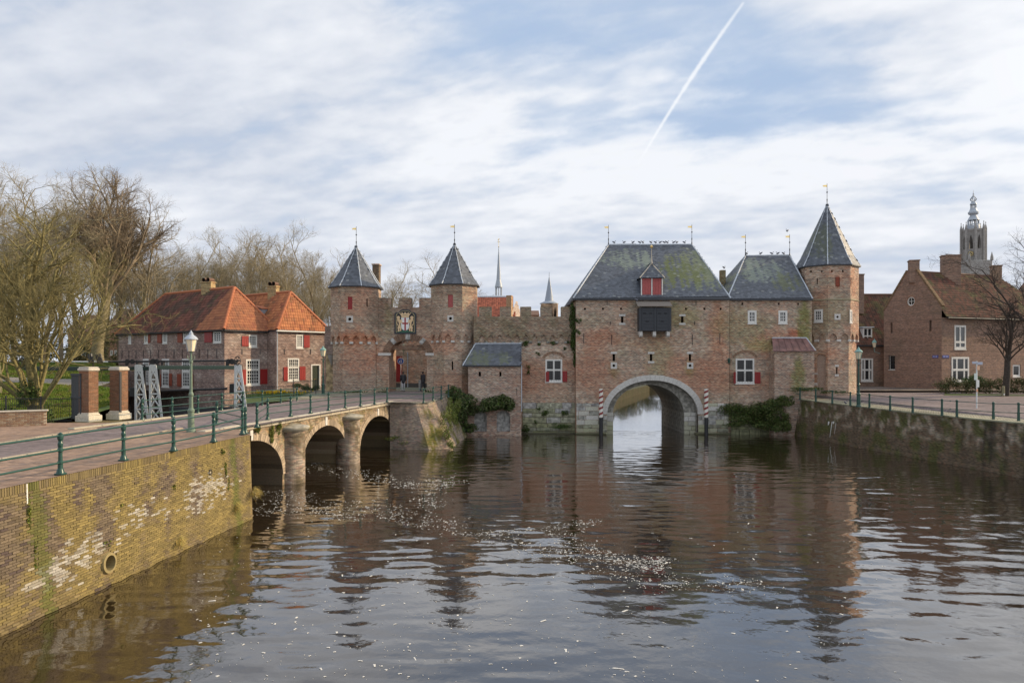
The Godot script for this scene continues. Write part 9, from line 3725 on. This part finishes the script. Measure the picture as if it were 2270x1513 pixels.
func birds() -> void:
	var a := Acc.new()
	var T := Transform3D(Basis(Vector3(0, 0, 1), PI / 2 + 0.45), Vector3(0, 0.17, 0))
	var b := Acc.new()
	b.lathe(Vector3.ZERO, [[0.0, -0.20], [0.03, -0.16], [0.065, -0.06], [0.075, 0.03], [0.055, 0.11], [0.03, 0.15], [0.0, 0.17]], 10)
	for i in b.v.size():
		a.v.append(T * b.v[i]); a.n.append(T.basis * b.n[i]); a.uv.append(b.uv[i]); a.c.append(Color(0.13, 0.14, 0.17))
	a.col = Color(0.09, 0.10, 0.13)
	a.lathe(Vector3(-0.13, 0.27, 0), [[0.0, -0.045], [0.035, -0.02], [0.04, 0.01], [0.0, 0.045]], 8)
	a.tube(Vector3(-0.16, 0.27, 0), Vector3(-0.21, 0.26, 0), 0.012, 0.003, 5)
	for s in [-1, 1]:
		a.tube(Vector3(0, 0.12, 0.03 * s), Vector3(-0.01, 0.0, 0.03 * s), 0.008, 0.008, 4)
	var ms := a.mesh()
	var D := 66.2
	for px in [1361, 1384, 1403.6, 1418, 1425, 1443, 1453, 1464, 1472.5, 1479, 1494, 1501, 1517]:
		var o := put_mesh("bird", ms, M.painted)
		o.position = Vector3(X(px, D), Y(542.5, D) + 0.08, -D)
		o.rotation.y = rng.randf_range(-0.7, 0.7) + (PI if rng.randf() < 0.6 else 0.0)
		tag(o, "pigeon perched on the water gate's slate ridge", "bird", "pigeons on the water gate ridge")
	D = 65.5
	for px in [1655, 1687, 1711, 1725, 1737]:
		var o := put_mesh("bird", ms, M.painted)
		o.position = Vector3(X(px, D), Y(566.8, D) + 0.07, -D)
		o.rotation.y = rng.randf_range(-0.7, 0.7) + (PI if rng.randf() < 0.6 else 0.0)
		tag(o, "pigeon perched on the hall's slate ridge", "bird", "pigeons on the hall ridge")
	for q in [[1746, 515, 65.5, "dark bird sitting on the gilt vane next to the stair tower"], [1605, 596.5, 66.2, "pigeon standing on the chimney in the roof valley"], [1875, 897, 52.0, "pigeon on the cobbles by the right quay railing"], [1411, 668.5, 60.4, "pigeon on the plank roof of the black hoist bay"], [1262, 678, 62.0, "pigeon on the curtain wall merlon next to the water gate"]]:
		var o := put_mesh("bird", ms, M.painted)
		o.position = P(q[0], q[1], q[2])
		o.rotation.y = 0.4 + PI * (int(q[0]) % 2)
		tag(o, q[3], "bird")

func foam() -> void:
	var a := Acc.new()
	var n := 9
	for i in n:
		var t0 := TAU * i / n
		var t1 := TAU * (i + 1) / n
		var r0 := 0.5 * (1.0 + 0.3 * sin(i * 2.4))
		var r1 := 0.5 * (1.0 + 0.3 * sin(((i + 1) % n) * 2.4))
		var p0 := Vector3(cos(t0) * r0, 0, sin(t0) * r0)
		var p1 := Vector3(cos(t1) * r1, 0, sin(t1) * r1)
		a.tri(Vector3(0, 0.14, 0), p0 * 0.75 + Vector3.UP * 0.11, p1 * 0.75 + Vector3.UP * 0.11, Vector3.UP)
		a.quad(p0 * 0.75 + Vector3.UP * 0.11, p1 * 0.75 + Vector3.UP * 0.11, p1, p0, Vector3.UP)
	var T: Array[Transform3D] = []
	var r := RandomNumberGenerator.new()
	r.seed = 19
	var add := func(px: float, py: float, s: float) -> void:
		var p := G(px, py, 0.0)
		if p.x < quay_x(-p.z) + 0.3 and -p.z < 29.0: return
		p.y = wave(p.x, p.z) + 0.004
		var b := Basis(Vector3.UP, r.randf() * TAU).scaled_local(Vector3(s * r.randf_range(0.8, 1.4) * (1.0 + 2.0 * pow(r.randf(), 4.0)), 0.06, s * r.randf_range(0.6, 1.0)))
		T.append(Transform3D(b, p))
	var bands := [[[[680, 1028], [750, 1043], [830, 1058], [900, 1074], [960, 1070], [1008, 1064]], 11, 330, 0.13], [[[1000, 1067], [962, 1084], [932, 1100], [948, 1118], [975, 1113]], 9, 170, 0.12], [[[560, 1092], [650, 1108], [760, 1118], [850, 1132], [930, 1150], [1012, 1172]], 17, 430, 0.11], [[[565, 1128], [700, 1138], [790, 1145]], 13, 210, 0.10], [[[1012, 1182], [1120, 1182], [1225, 1172], [1290, 1160], [1338, 1154]], 6, 170, 0.11], [[[1235, 1180], [1280, 1212], [1340, 1234], [1400, 1248], [1470, 1250]], 12, 330, 0.10], [[[1300, 1255], [1400, 1278], [1500, 1296], [1600, 1292], [1700, 1305]], 20, 260, 0.085], [[[1100, 1190], [1200, 1225], [1300, 1240]], 16, 130, 0.09], [[[1390, 1235], [1470, 1240], [1450, 1262], [1395, 1252]], 7, 150, 0.1]]
	for b in bands:
		var poly: Array = b[0]
		for k in b[2]:
			var t := r.randf() * (poly.size() - 1)
			var i := int(t)
			var u := t - i
			var px: float = lerpf(poly[i][0], poly[i + 1][0], u) + r.randfn() * b[1] * 1.8
			var py: float = lerpf(poly[i][1], poly[i + 1][1], u) + r.randfn() * b[1] * 0.55
			for c in 1 + r.randi() % 3:
				add.call(px + r.randfn() * 5.0, py + r.randfn() * 1.6, b[3] * (0.10 + 0.5 * pow(r.randf(), 3.0)))
	for k in 950:
		var px := lerpf(420, 2000, r.randf())
		var py := 1150 + 360 * pow(r.randf(), 0.8)
		if px > 1500 and r.randf() < 0.6: continue
		add.call(px, py, 0.012 + 0.065 * pow(r.randf(), 4.0))
	var mm := MultiMesh.new()
	mm.transform_format = MultiMesh.TRANSFORM_3D
	mm.mesh = a.mesh()
	mm.instance_count = T.size()
	for i in T.size():
		mm.set_instance_transform(i, T[i])
	var mi := MultiMeshInstance3D.new()
	mi.name = "foam"
	mi.multimesh = mm
	mi.material_override = M.foam
	add_child(mi)
	tag(mi, "flecks of white foam drifting in bands on the dark water", "foam", "", "stuff")
